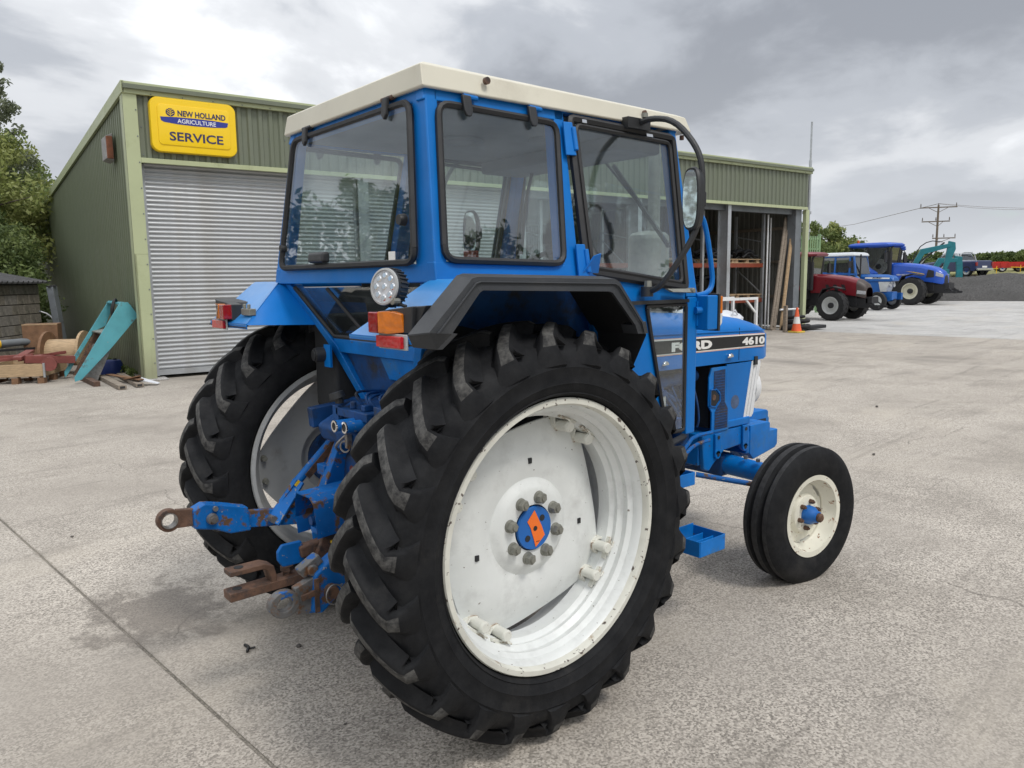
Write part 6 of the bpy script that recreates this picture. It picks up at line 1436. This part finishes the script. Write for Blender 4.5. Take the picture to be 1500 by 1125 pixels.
# ---- fenders
for s_ in (-1, 1):
    Y0, Y1 = .610, .935
    P = lambda x, y, z: V(x, s_ * y, z)
    # sheet outline: (x, z, inner y, outer y) from the rear lower edge, over the top and down the front
    line = [(-.530, 1.468, .470, .925), (-.318, 1.640, .620, .930), (-.300, 1.652, .640, .930), (.285, 1.640, .668, .930), (.300, 1.632, .668, .930), (.455, 1.450, .668, .915), (.475, 1.26, .668, .80)]
    fm_ = mb('blue_sky_lit')
    th = .004
    for (a, b) in zip(line[:-1], line[1:]):
        A1, A2, B1, B2 = P(a[0], a[2], a[1]), P(a[0], a[3], a[1]), P(b[0], b[2], b[1]), P(b[0], b[3], b[1])
        fm_.prism([A1, A2, B2, B1], (0, 0, -th))
    fo_ = fm_.obj('fender', T, .002, label='right rear fender' if s_ < 0 else 'left rear fender')
    ip = mb('blue_paint').prism([P(-.530, .472, 1.466), P(-.318, .622, 1.638), P(-.285, .60, 1.635), P(-.215, .435, 1.455)], (.004, 0, 0)).prism([P(-.530, .470, 1.472), P(-.530, .925, 1.472), P(-.528, .925, 1.448), P(-.528, .470, 1.448)], (.004, 0, 0)); ip.obj('inner_panel', fo_)
    # dark underside sheet
    us = mb('interior_dark')
    for (a, b) in zip(line[:-1], line[1:]):
        us.prism([P(a[0], a[2], a[1] - .012), P(a[0], a[3] + .02, a[1] - .012), P(b[0], b[3] + .02, b[1] - .012), P(b[0], b[2], b[1] - .012)], (0, 0, -.004))
    us.obj('fender_lining', fo_)
    # black moulded flare
    fl = mb('flare_plastic')
    oz = [(-.575, 1.492), (-.395, 1.662), (-.372, 1.668), (.235, 1.655), (.262, 1.645), (.395, 1.492), (.405, 1.448)]
    iz = [(-.470, 1.492), (-.365, 1.610), (-.352, 1.616), (.195, 1.602), (.212, 1.597), (.330, 1.480), (.345, 1.450)]
    mz = [(-.545, 1.498), (-.388, 1.650), (-.368, 1.655), (.232, 1.642), (.255, 1.632), (.380, 1.488), (.392, 1.450)]
    for k in range(len(oz) - 1):
        a, b, c_, d_, e_, f_ = oz[k], oz[k + 1], iz[k], iz[k + 1], mz[k], mz[k + 1]
        # sloping top band from fender edge out to the lip, then vertical outer band, then return
        fl.prism([P(a[0], .915, a[1]), P(b[0], .915, b[1]), P(f_[0], .985, f_[1] + .002), P(e_[0], .985, e_[1] + .002)], (0, 0, -.005))
        fl.prism([P(e_[0], .985, e_[1]), P(f_[0], .985, f_[1]), P(d_[0], .992, d_[1]), P(c_[0], .992, c_[1])], (0, -s_ * .012, 0))
        g1 = lambda p, q, t_: (p[0] + (q[0] - p[0]) * t_, p[1] + (q[1] - p[1]) * t_)
        e1, f1 = g1(e_, c_, .28), g1(f_, d_, .28); e2, f2 = g1(e_, c_, .36), g1(f_, d_, .36)
        fl.prism([P(e1[0], .9895, e1[1]), P(f1[0], .9895, f1[1]), P(f2[0], .9905, f2[1]), P(e2[0], .9905, e2[1])], (0, s_ * .006, 0))
    # closing block at the rear lower end and the front foot
    fl.prism([P(-.575, .915, 1.492), P(-.545, .985, 1.500), P(-.470, .992, 1.492), P(-.520, .985, 1.448), P(-.548, .90, 1.452)], (.02, 0, 0))
    fl.prism([P(.395, .985, 1.49), P(.330, .992, 1.48), P(.345, .992, 1.448), P(.407, .985, 1.446)], (0, -s_ * .07, 0))
    if s_ < 0: fl.obj('fender_flare', fo_, .004, 30)
    # lamp cluster: black housing, red and amber lenses, square reflector
    hs = mb('plastic_black')
    hs.prism([P(-.508, .728, 1.560), P(-.508, .875, 1.572), P(-.508, .915, 1.575), P(-.508, .862, 1.505), P(-.508, .80, 1.490), P(-.508, .700, 1.486)], (.10, 0, 0))
    hs.prism([P(-.523, .655, 1.552), P(-.523, .745, 1.562), P(-.523, .862, 1.572), P(-.523, .855, 1.488), P(-.523, .655, 1.480)], (.05, 0, 0)); ho = hs.obj('tail_lamp', fo_, .004)
    mb('lens_red').box((-.560, min(s_ * .655, s_ * .712), 1.486), (-.520, max(s_ * .655, s_ * .712), 1.552)).obj('red_lens', ho, .005)
    mb('lens_amber').prism([P(-.560, .716, 1.487), P(-.560, .716, 1.554), P(-.560, .768, 1.556), P(-.533, .812, 1.548), P(-.523, .812, 1.490), P(-.560, .768, 1.487)], (.035, 0, 0)).obj('amber_lens', ho, .004)
    mb('reflector_red').box((-.553, min(s_ * .690, s_ * .838), 1.443), (-.540, max(s_ * .690, s_ * .838), 1.480)).obj('reflector', ho, .003)
    mb('rim_grey').box((-.5395, min(s_ * .685, s_ * .85), 1.438), (-.532, max(s_ * .685, s_ * .85), 1.486)).obj('reflector_plate', ho, .002)
# number-lamp bracket on the left fender's inner face
mb('dull_zinc').box((-.50, .50, 1.505), (-.47, .60, 1.535)).cyl((-.49, .53, 1.535), (-.49, .53, 1.555), .008, seg=8).cyl((-.49, .58, 1.535), (-.49, .58, 1.555), .008, seg=8).obj('lamp_bracket', T, .003)
# LED work light on the right fender
wlt = V(-.500, -.668, 1.630); dwl = V(-.93, -.25, .12).normalized()
wl_ = mb('plastic_black').cyl(wlt, wlt - dwl * .050, .061, .056, seg=32); uw, vw, _ = frame(dwl)
for k in range(26):
    a = 2 * math.pi * k / 26; e = uw * math.cos(a) + vw * math.sin(a); wl_.bar(wlt - dwl * .012 + e * .056, wlt - dwl * .048 + e * .056, .005, .016, e)
wl_.tube([wlt - dwl * .03 + V(0, 0, -.05), (-.47, -.71, 1.572), (-.46, -.73, 1.567)], .006, 6)
wlo = wl_.obj('work_light', T, .002)
mb('rim_grey').lathe([(.060, .0), (.059, .006), (.053, .007), (.052, .001)], wlt, dwl, 32).obj('bezel', wlo)
mb('lens_clear').cyl(wlt + dwl * .001, wlt + dwl * .003, .053, seg=32).obj('lens', wlo)
le = mb('chrome')
for r, n_ in ((.036, 8), (.0, 1)):
    for k in range(n_): a = 2 * math.pi * k / n_; c_ = wlt + dwl * .003 + (uw * math.cos(a) + vw * math.sin(a)) * r; le.cyl(c_, c_ + dwl * .003, .0115, .008, seg=12)
le.obj('led_reflector', wlo); mb('dull_zinc').cyl((-.475, -.705, 1.585), (-.50, -.71, 1.585), .012, seg=10).obj('bolt', wlo)
# small stickers / tag on the disc of the left wheel are part of it
# ---- steps
for z, x0, x1, y0, y1 in ((.350, 1.085, 1.285, .545, .730), (.700, .905, 1.075, .560, .705)):
    for s_ in (-1, 1):
        sp_ = mb('blue_paint_aged'); P = lambda a, b: (min(s_ * a, s_ * b), max(s_ * a, s_ * b))
        ya, yb = P(y0, y1); h_ = .075 if z < .5 else .06
        sp_.box((x0, ya, z), (x0 + .005, yb, z + h_)).box((x1 - .005, ya, z), (x1, yb, z + h_)).box((x0 + .005, s_ * y1 - .0025, z), (x1 - .005, s_ * y1 + .0025, z + h_)).box((x0 + .005, s_ * y0 - .0025, z), (x1 - .005, s_ * y0 + .0025, z + h_ + .01))
        sp_.box((x0 + .005, s_ * (y0 + .06) - .003, z + .01), (x1 - .005, s_ * (y0 + .06) + .003, z + .05)).box((x0 + .005, s_ * (y0 + .12) - .003, z + .01), (x1 - .005, s_ * (y0 + .12) + .003, z + .05))
        sp_.bar((x0 + .01, s_ * (y0 + .02), z + .03), (x0 - .06, s_ * (y0 - .02), z + .28), .04, .012); sp_.obj('step', T, .002)
# ---- hood, side panels, engine, grille, front frame, weights, axle
sec = []
for x, zb, zs, zt, hw in ((1.10, 1.172, 1.36, 1.475, .290), (1.222, 1.172, 1.36, 1.473, .290), (2.00, 1.166, 1.352, 1.432, .290), (2.17, 1.164, 1.342, 1.408, .288), (2.27, 1.163, 1.325, 1.378, .282), (2.318, 1.172, 1.305, 1.340, .268), (2.335, 1.20, 1.28, 1.30, .25)):
    c_ = zt - zs
    sec.append([(x, -hw, zb), (x, -hw, zs), (x, -hw + .012, zs + c_ * .28), (x, -hw + .045, zs + c_ * .62), (x, -hw + .12, zs + c_ * .90), (x, -.06, zt), (x, .06, zt), (x, hw - .12, zs + c_ * .90), (x, hw - .045, zs + c_ * .62), (x, hw - .012, zs + c_ * .28), (x, hw, zs), (x, hw, zb)])
hd_ = mb('blue_paint').rings(sec).obj('hood', T, 0, 40)
gm = mb('interior_dark')
for x in (1.262, 2.008): gm.box((x, -.2915, 1.175), (x + .003, -.2895, 1.36)).box((x, .2895, 1.175), (x + .003, .2915, 1.36))
gm.obj('panel_gap', hd_)
for s_ in (-1, 1):
    def band(mat, x0, zt0, zb0, x1, zt1, zb1, y, name):
        return mb(mat).prism([(x0, s_ * y, zb0), (x1, s_ * y, zb1), (x1, s_ * y, zt1), (x0, s_ * y, zt0)], (0, s_ * .0012, 0)).obj(name, hd_)
    band('decal_salmon', 1.10, 1.339, 1.248, 2.262, 1.317, 1.238, .2903, 'stripe_border'); band('decal_white', 1.10, 1.335, 1.253, 2.262, 1.313, 1.243, .2912, 'stripe_border')
    band('decal_black', 1.10, 1.329, 1.258, 2.262, 1.308, 1.248, .2922, 'stripe')
    mb('blue_paint').prism([(1.23, s_ * .2905, 1.355), (2.26, s_ * .2905, 1.332), (2.26, s_ * .2905, 1.338), (1.23, s_ * .2905, 1.362)], (0, s_ * .005, 0)).obj('pressed_crease', hd_, .002)
    if s_ < 0:
        text_obj('lettering', 'FORD', .060, 'decal_white', hd_, (1.405, -.2940, 1.2665), (1, 0, -.012), (0, 0, 1), .345, .0036, .0006)
        text_obj('lettering', '4610', .056, 'decal_white', hd_, (2.035, -.2940, 1.2600), (1, 0, -.012), (0, 0, 1), .225, .0026, .0006)
    else:
        text_obj('lettering', 'FORD', .060, 'decal_white', hd_, (1.745, .2940, 1.2635), (-1, 0, .012), (0, 0, 1), .345, .0036, .0006)
        text_obj('lettering', '4610', .056, 'decal_white', hd_, (2.25, .2940, 1.2600), (-1, 0, .012), (0, 0, 1), .225, .0026, .0006)
    for x in (1.345, 1.91): mb('chrome').cyl((x, s_ * .29, 1.207), (x, s_ * .302, 1.207), .012, seg=12).prism([(x - .028, s_ * .300, 1.197), (x + .024, s_ * .300, 1.199), (x + .026, s_ * .300, 1.209), (x + .005, s_ * .300, 1.222), (x - .004, s_ * .300, 1.209), (x - .028, s_ * .300, 1.206)], (0, s_ * .008, 0)).obj('hood_latch', hd_, .002)
    # solid side sheet, louvred screen with angled outline and cut-out
    mb('blue_paint').prism([(1.905, s_ * .285, 1.158), (2.150, s_ * .285, 1.158), (2.078, s_ * .285, .826), (1.905, s_ * .285, .826)], (0, -s_ * .01, 0)).obj('side_sheet', T, .003)
    mb('ghost_decal').cyl((1.99, s_ * .285, .935), (1.99, s_ * .2858, .935), .040, seg=24).obj('worn_decal', T)
    scr = mb('blue_paint_aged')
    op = [(1.765, .785), (1.765, .90), (1.735, .94), (1.735, 1.10), (1.760, 1.150), (1.895, 1.150), (1.895, .955), (1.925, .915), (1.925, .785)]
    ipz = [(1.790, .800), (1.790, .90), (1.838, .955), (1.838, 1.01), (1.80, 1.035), (1.775, 1.03), (1.775, 1.13), (1.880, 1.135), (1.880, .95), (1.910, .91), (1.910, .800)]
    scr.prism([(x, s_ * .292, z) for x, z in op], (0, -s_ * .010, 0))
    so_ = scr.obj('side_screen', T, .002)
    mb('grille_mesh').prism([(x, s_ * .2925, z) for x, z in ipz], (0, s_ * .001, 0)).obj('mesh', so_)
    lm = mb('blue_shaded_dirty')
    for k in range(21): z = .806 + k * .0155; x0, x1 = (1.792, 1.908) if z < .90 else ((1.842, 1.878) if .945 < z < 1.02 else (1.80 if z < .945 else 1.778, 1.878)); lm.box((x0, min(s_ * .2935, s_ * .2955), z), (x1, max(s_ * .2935, s_ * .2955), z + .004))
    lm.obj('louvre', so_)
    mb('interior_dark').prism([(x, s_ * .2935, z) for x, z in ((1.742, .945), (1.742, 1.025), (1.790, 1.020), (1.825, .99), (1.825, .965), (1.790, .935))], (0, s_ * .0025, 0)).obj('cut_out', so_)
    mb('blue_worn').tube([(1.742, s_ * .297, .94), (1.742, s_ * .297, 1.03), (1.795, s_ * .297, 1.028), (1.832, s_ * .297, .995), (1.832, s_ * .297, .96), (1.795, s_ * .297, .928), (1.742, s_ * .297, .94)], .004, 6).obj('cut_out_rim', so_)
    mb('rusty_steel').cyl((1.775, s_ * .280, .985), (1.775, s_ * .298, .985), .017, seg=10).obj('filler_cap', so_)
    # white grille side rails
    gr = mb('white_paint')
    for k in range(3): gr.prism([(2.155 + k * .030, s_ * .283, 1.160), (2.180 + k * .030, s_ * .283, 1.160), (2.108 + k * .030, s_ * .283, .828), (2.083 + k * .030, s_ * .283, .828)], (0, -s_ * (.03 + .01 * k), 0))
    gr.obj('grille_rail', T, .003); mb('interior_dark').prism([(2.15, s_ * .275, 1.158), (2.245, s_ * .275, 1.158), (2.17, s_ * .275, .826), (2.08, s_ * .275, .826)], (0, -s_ * .004, 0)).obj('grille_back', T)
    mb('plastic_black').box((2.165, min(s_ * .284, s_ * .296), 1.135), (2.195, max(s_ * .284, s_ * .296), 1.185)).obj('hood_catch', T, .002)
ng = mb('white_paint').prism([(2.245, -.27, 1.158), (2.245, .27, 1.158), (2.175, .27, .83), (2.175, -.27, .83)], (.03, 0, 0)).obj('front_grille', T, .01)
for k in range(14): z = .86 + k * .021; mb('interior_dark').box((2.205 + (z - .83) * .21, -.15, z), (2.212 + (z - .83) * .21, .15, z + .008)).obj('grille_slot', ng)
for s_ in (-1, 1): mb('white_paint').rings([[V(2.215 + k * .055, s_ * .205 + r * math.cos(a) * .075, .99 + r * math.sin(a) * .105) for a in (2 * math.pi * j / 20 for j in range(20))] for k, r in ((0, 1), (.9, 1), (1.25, .85))]).obj('headlamp_shell', T, .006)
for s_ in (-1, 1): mb('lens_clear').cyl((2.284, s_ * .205, .99), (2.289, s_ * .205, .99), .052, seg=20).obj('headlamp', T)
en = mb('blue_shaded_dirty').box((1.12, -.15, .66), (1.78, .15, 1.10)).box((1.15, -.11, 1.08), (1.75, .11, 1.165)).box((1.30, -.21, .80), (1.70, -.15, .98)); en.obj('engine_block', T, .02)
mb('interior_dark').box((1.80, -.24, .80), (2.14, .24, 1.15)).obj('radiator', T)
ep = mb('blue_shaded_dirty')
ep.cyl((1.36, -.20, 1.085), (1.72, -.20, 1.105), .035, seg=14).tube([(1.40, -.19, 1.06), (1.46, -.235, 1.02), (1.52, -.23, .98)], .018, 8, 1)
for k in range(4): ep.tube([(1.40 + k * .09, -.14, 1.06), (1.42 + k * .09, -.21, 1.04), (1.50 + k * .05, -.22, .95), (1.54, -.21, .88)], .005, 6, 1)
for k in range(5): ep.tube([(1.30 + k * .10, -.20, 1.12 - k * .01), (1.33 + k * .09, -.25, 1.04 - k * .02), (1.42 + k * .07, -.255, .98 - k * .03), (1.50 + k * .05, -.24, .90 - k * .02)], .007 + .003 * (k % 2), 6, 2)
ep.cyl((1.60, -.20, .70), (1.60, -.20, .86), .05, seg=16).box((1.48, -.25, .82), (1.58, -.17, .92)); ep.obj('injection_pump', T, .003)
ff = mb('blue_shaded_dirty').cyl((1.36, -.24, 1.035), (1.36, -.24, 1.06), .05, seg=20).cyl((1.36, -.24, 1.06), (1.36, -.24, 1.075), .03, seg=16).obj('fuel_filter', T)
mb('lens_clear').cyl((1.36, -.24, .985), (1.36, -.24, 1.035), .046, seg=20).obj('filter_bowl', ff); mb('bare_steel').cyl((1.36, -.24, .94), (1.36, -.24, .985), .047, seg=20).cyl((1.36, -.24, .92), (1.36, -.24, .94), .042, seg=20).obj('filter_canister', ff)
mb('wood_pale').tube([(1.26, -.25, 1.12), (1.265, -.26, 1.06), (1.25, -.25, 1.0), (1.27, -.26, .92)], [.016, .012, .018, .012], 8, 1).obj('wiring_loom', T); mb('plastic_black').tube([(1.26, -.27, 1.08), (1.31, -.28, 1.085), (1.32, -.27, 1.05)], .012, 8, 1).tube([(1.60, -.23, .78), (1.50, -.30, .80), (1.30, -.33, .78), (1.20, -.35, .70), (1.10, -.33, .60)], .018, 8, 2).tube([(1.45, -.26, .74), (1.40, -.30, .66), (1.25, -.32, .58)], .014, 8, 1).obj('hose', T)
mb('blue_shaded_dirty').box((.45, -.42, .55), (1.25, .42, .72)).box((.9, -.30, .48), (1.5, .30, .66)).obj('underbelly', T, .03)
mb('blue_worn').tube([(1.32, -.33, .62), (1.50, -.33, .76), (1.56, -.325, .80), (1.72, -.325, .80)], .011, 8, 1).tube([(1.26, -.36, .60), (1.44, -.36, .72), (1.52, -.36, .765), (1.66, -.355, .77)], .010, 8, 1).obj('brake_rod', T)
# front frame casting with lugs
fr_ = mb('blue_paint_aged')
fr_.xz([(1.69, .790), (1.715, .58), (1.76, .565), (1.80, .60), (1.90, .665), (2.06, .675), (2.10, .63), (2.145, .63), (2.145, .775), (2.13, .79), (2.0, .785)], -.285, -.255)
fr_.xz([(1.69, .790), (1.715, .58), (1.76, .565), (1.80, .60), (1.90, .665), (2.06, .675), (2.10, .63), (2.145, .63), (2.145, .775), (2.13, .79), (2.0, .785)], .255, .285)
fr_.box((1.70, -.254, .60), (1.80, .254, .78)).box((2.02, -.254, .66), (2.14, .254, .82)).box((1.92, -.292, .79), (2.14, .292, .835)); fr_.obj('front_frame', T, .008)
for s_ in (-1, 1):
    for x, z0, z1 in ((1.82, .655, .775), (2.085, .66, .79)):
        lgo = mb('blue_paint_aged').prism([(x - .025, s_ * .287, z0), (x + .025, s_ * .287, z0), (x + .028, s_ * .287, z1), (x - .028, s_ * .287, z1)], (0, s_ * .014, 0)).cyl((x, s_ * .287, z0), (x, s_ * .301, z0), .025, seg=16).obj('frame_lug', T, .003)
        for z in (z0 + .0, z1 - .022): mb('interior_dark').cyl((x, s_ * .3015, z), (x, s_ * .3035, z), .011, seg=12).obj('lug_hole', lgo)
# suitcase weights: near pair lower, tall rear row carrier
wtm = mb('blue_paint')
def weight(y0, y1, x0=2.19, zt=.775, zb=.575, x1=2.60): wtm.xz([(x0, zt), (x0, zb + .03), (x0 + .03, zb), (x1 - .03, zb), (x1, zb + .03), (x1, zt - .12), (x1 - .03, zt - .10), (x1 - .14, zt - .10), (x1 - .14, zt - .03), (x1 - .17, zt)], y0, y1)
mb('blue_paint_aged').box((2.14, -.27, .60), (2.26, .27, .74)).obj('weight_carrier', T, .01)
for k in range(7):
    y = -.275 + k * .079; w2 = MB().m('blue_paint_aged'); tall = k >= 2
    x1 = 2.62 if tall else 2.47; zt = .80 if tall else .770
    w2.xz([(2.20, zt - (0 if tall else .0)), (2.20, .60), (2.23, .575), (x1 - .02, .575), (x1, .60), (x1, zt - .055), (x1 - .01, zt - .045), (x1 - .01, zt - .012), (x1 - .03, zt)] if tall else [(2.17, .772), (2.17, .60), (2.21, .560), (x1 - .03, .60), (x1 - .005, .62), (x1 - .005, .715), (x1 - .09, .715), (x1 - .09, .765), (x1 - .11, .772)], y, y + .072)
    wo = w2.obj('front_weight', T, .006)
    if k == 2: mb('interior_dark').box((x1 - .15, y - .002, zt - .085), (x1 - .04, y + .001, zt - .055)).cyl((x1 - .06, y, .63), (x1 - .06, y - .012, .63), .02, seg=12).cyl((x1 - .13, y, .63), (x1 - .13, y - .010, .63), .012, seg=10).obj('grip_slot', wo)
# axle beam, spindles, tie rod
mb('blue_shaded_dirty').bar((2.04, -.22, .545), (2.04, .22, .545), .13, .13).cyl((1.90, 0, .60), (2.16, 0, .60), .08, seg=16).obj('axle_pivot', T, .02)
for s_ in (-1, 1):
    mb('blue_paint_aged').cyl((2.04, s_ * .05, .555), (2.04, s_ * .58, .535), .062, .055, seg=20).cyl((2.04, s_ * .60, .34), (2.04, s_ * .60, .62), .042, seg=18).cyl((2.04, s_ * .60, .62), (2.04, s_ * .60, .65), .05, .035, seg=16).bar((2.04, s_ * .60, .64), (1.93, s_ * .58, .645), .05, .03).obj('front_axle_arm', T, .004)
    mb('bare_steel').cyl((2.00, s_ * .36, .612), (2.00, s_ * .36, .63), .012, seg=8).cyl((2.0, s_ * .44, .608), (2.0, s_ * .44, .626), .012, seg=8).obj('axle_stud', T, kind='stuff')
    mb('blue_worn').cyl((1.70, s_ * .24, .55), (1.93, s_ * .55, .50), .015, seg=10).ball((1.93, s_ * .55, .50), .028).cyl((1.93, s_ * .55, .50), (1.95, s_ * .575, .60), .010, seg=8).obj('track_rod', T)
# front wheels
def fprof(): return [(.212, -.075), (.225, -.086), (.27, -.100), (.315, -.102), (.345, -.097), (.362, -.085), (.374, -.074), (.376, -.050), (.372, -.046), (.362, -.042), (.360, -.028), (.372, -.022), (.380, -.017), (.381, .0), (.380, .017), (.372, .022), (.360, .028), (.362, .042), (.372, .046), (.376, .050), (.374, .074), (.362, .085), (.345, .097), (.315, .102), (.27, .100), (.225, .086), (.212, .075)]
ft_m = mb('rubber').lathe(fprof(), (0, 0, 0), (0, 1, 0), 96)
pf = fprof(); ft_m.m('rubber_rib'); ri = ft_m.cur
for k in range(len(pf) - 1):
    if min(pf[k][0], pf[k + 1][0]) >= .3735:
        for i in range(96): ft_m.mi[k * 96 + i] = ri
ft_me = ft_m.mesh('tyre', 28)
for s_ in (-1, 1):
    m_ = mb('front_rim_white'); FR = [(.198, .090), (.223, .092), (.226, .084), (.216, .076), (.210, .060), (.190, .050), (.176, .02), (.176, -.02), (.205, -.05), (.222, -.084), (.226, -.090), (.198, -.088), (.19, -.05), (.166, -.02), (.166, .02), (.180, .045), (.196, .062), (.200, .080), (.198, .090)]
    m_.lathe(FR, (0, 0, 0), (0, 1, 0), 64)
    fw = m_.obj('front_wheel', T, 0, 35)
    st_ang = -.113
    fw.location = (2.043, s_ * .682, .362); fw.rotation_euler = (0, 0, st_ang)
    t_ = mkobj('tyre', ft_me, fw); t_.scale = (1, -1, 1)
    o_ = s_  # outward sign
    dsc = mb('front_rim_white')
    rs_ = []
    for r, h in ((.040, .046), (.085, .046), (.100, .040), (.115, .018), (.150, .010), (.163, .012)):
        rs_.append([(r * (1 - (.07 if r > .16 and (k // 6) % 2 else 0)) * math.cos(2 * math.pi * k / 72), o_ * h, r * (1 - (.07 if r > .16 and (k // 6) % 2 else 0)) * math.sin(2 * math.pi * k / 72)) for k in range(72)])
    rs_ += [[(p[0], p[1] - o_ * .008, p[2]) for p in r_] for r_ in rs_[::-1]]
    dsc.rings(rs_, cap=False, close=True).obj('wheel_disc', fw, 0, 30)
    mb('hub_blue').lathe([(.052, .046), (.050, .075), (.036, .095), (.030, .115), (.0, .118)], (0, 0, 0), (0, o_, 0), 24).obj('hub', fw)
    mb('rusty_steel').lathe([(.024, .112), (.025, .130), (.016, .138), (.0, .138)], (0, 0, 0), (0, o_, 0), 12).obj('hub_cap', fw)
    nn = None
    for k in range(6):
        a = R(60 * k + 15); lc_ = (.073 * math.cos(a), o_ * .046, .073 * math.sin(a))
        q = mb('rusty_steel').cyl((0, 0, 0), (0, o_ * .022, 0), .013, .012, seg=6).cyl((0, o_ * .02, 0), (0, o_ * .030, 0), .007, seg=8) if nn is None else None
        if nn is None: nn = q.obj('wheel_nut', fw); nn.location = lc_
        else: inst(nn, 'wheel_nut', fw, lc_)
# exhaust silencer standing on the hood, seen through the cab
mb('dull_zinc').cyl((1.62, .05, 1.44), (1.62, .05, 1.86), .112, seg=32).lathe([(.112, 0), (.108, .02), (.09, .035), (.04, .045)], (1.62, .05, 1.86), (0, 0, 1), 32).obj('exhaust_silencer', T)
mb('dull_zinc').cyl((1.66, .05, 1.90), (1.66, .05, 2.42), .034, seg=18).tube([(1.66, .05, 2.40), (1.66, .05, 2.46), (1.70, .05, 2.52)], .034, 12, 1).obj('exhaust_pipe', T)
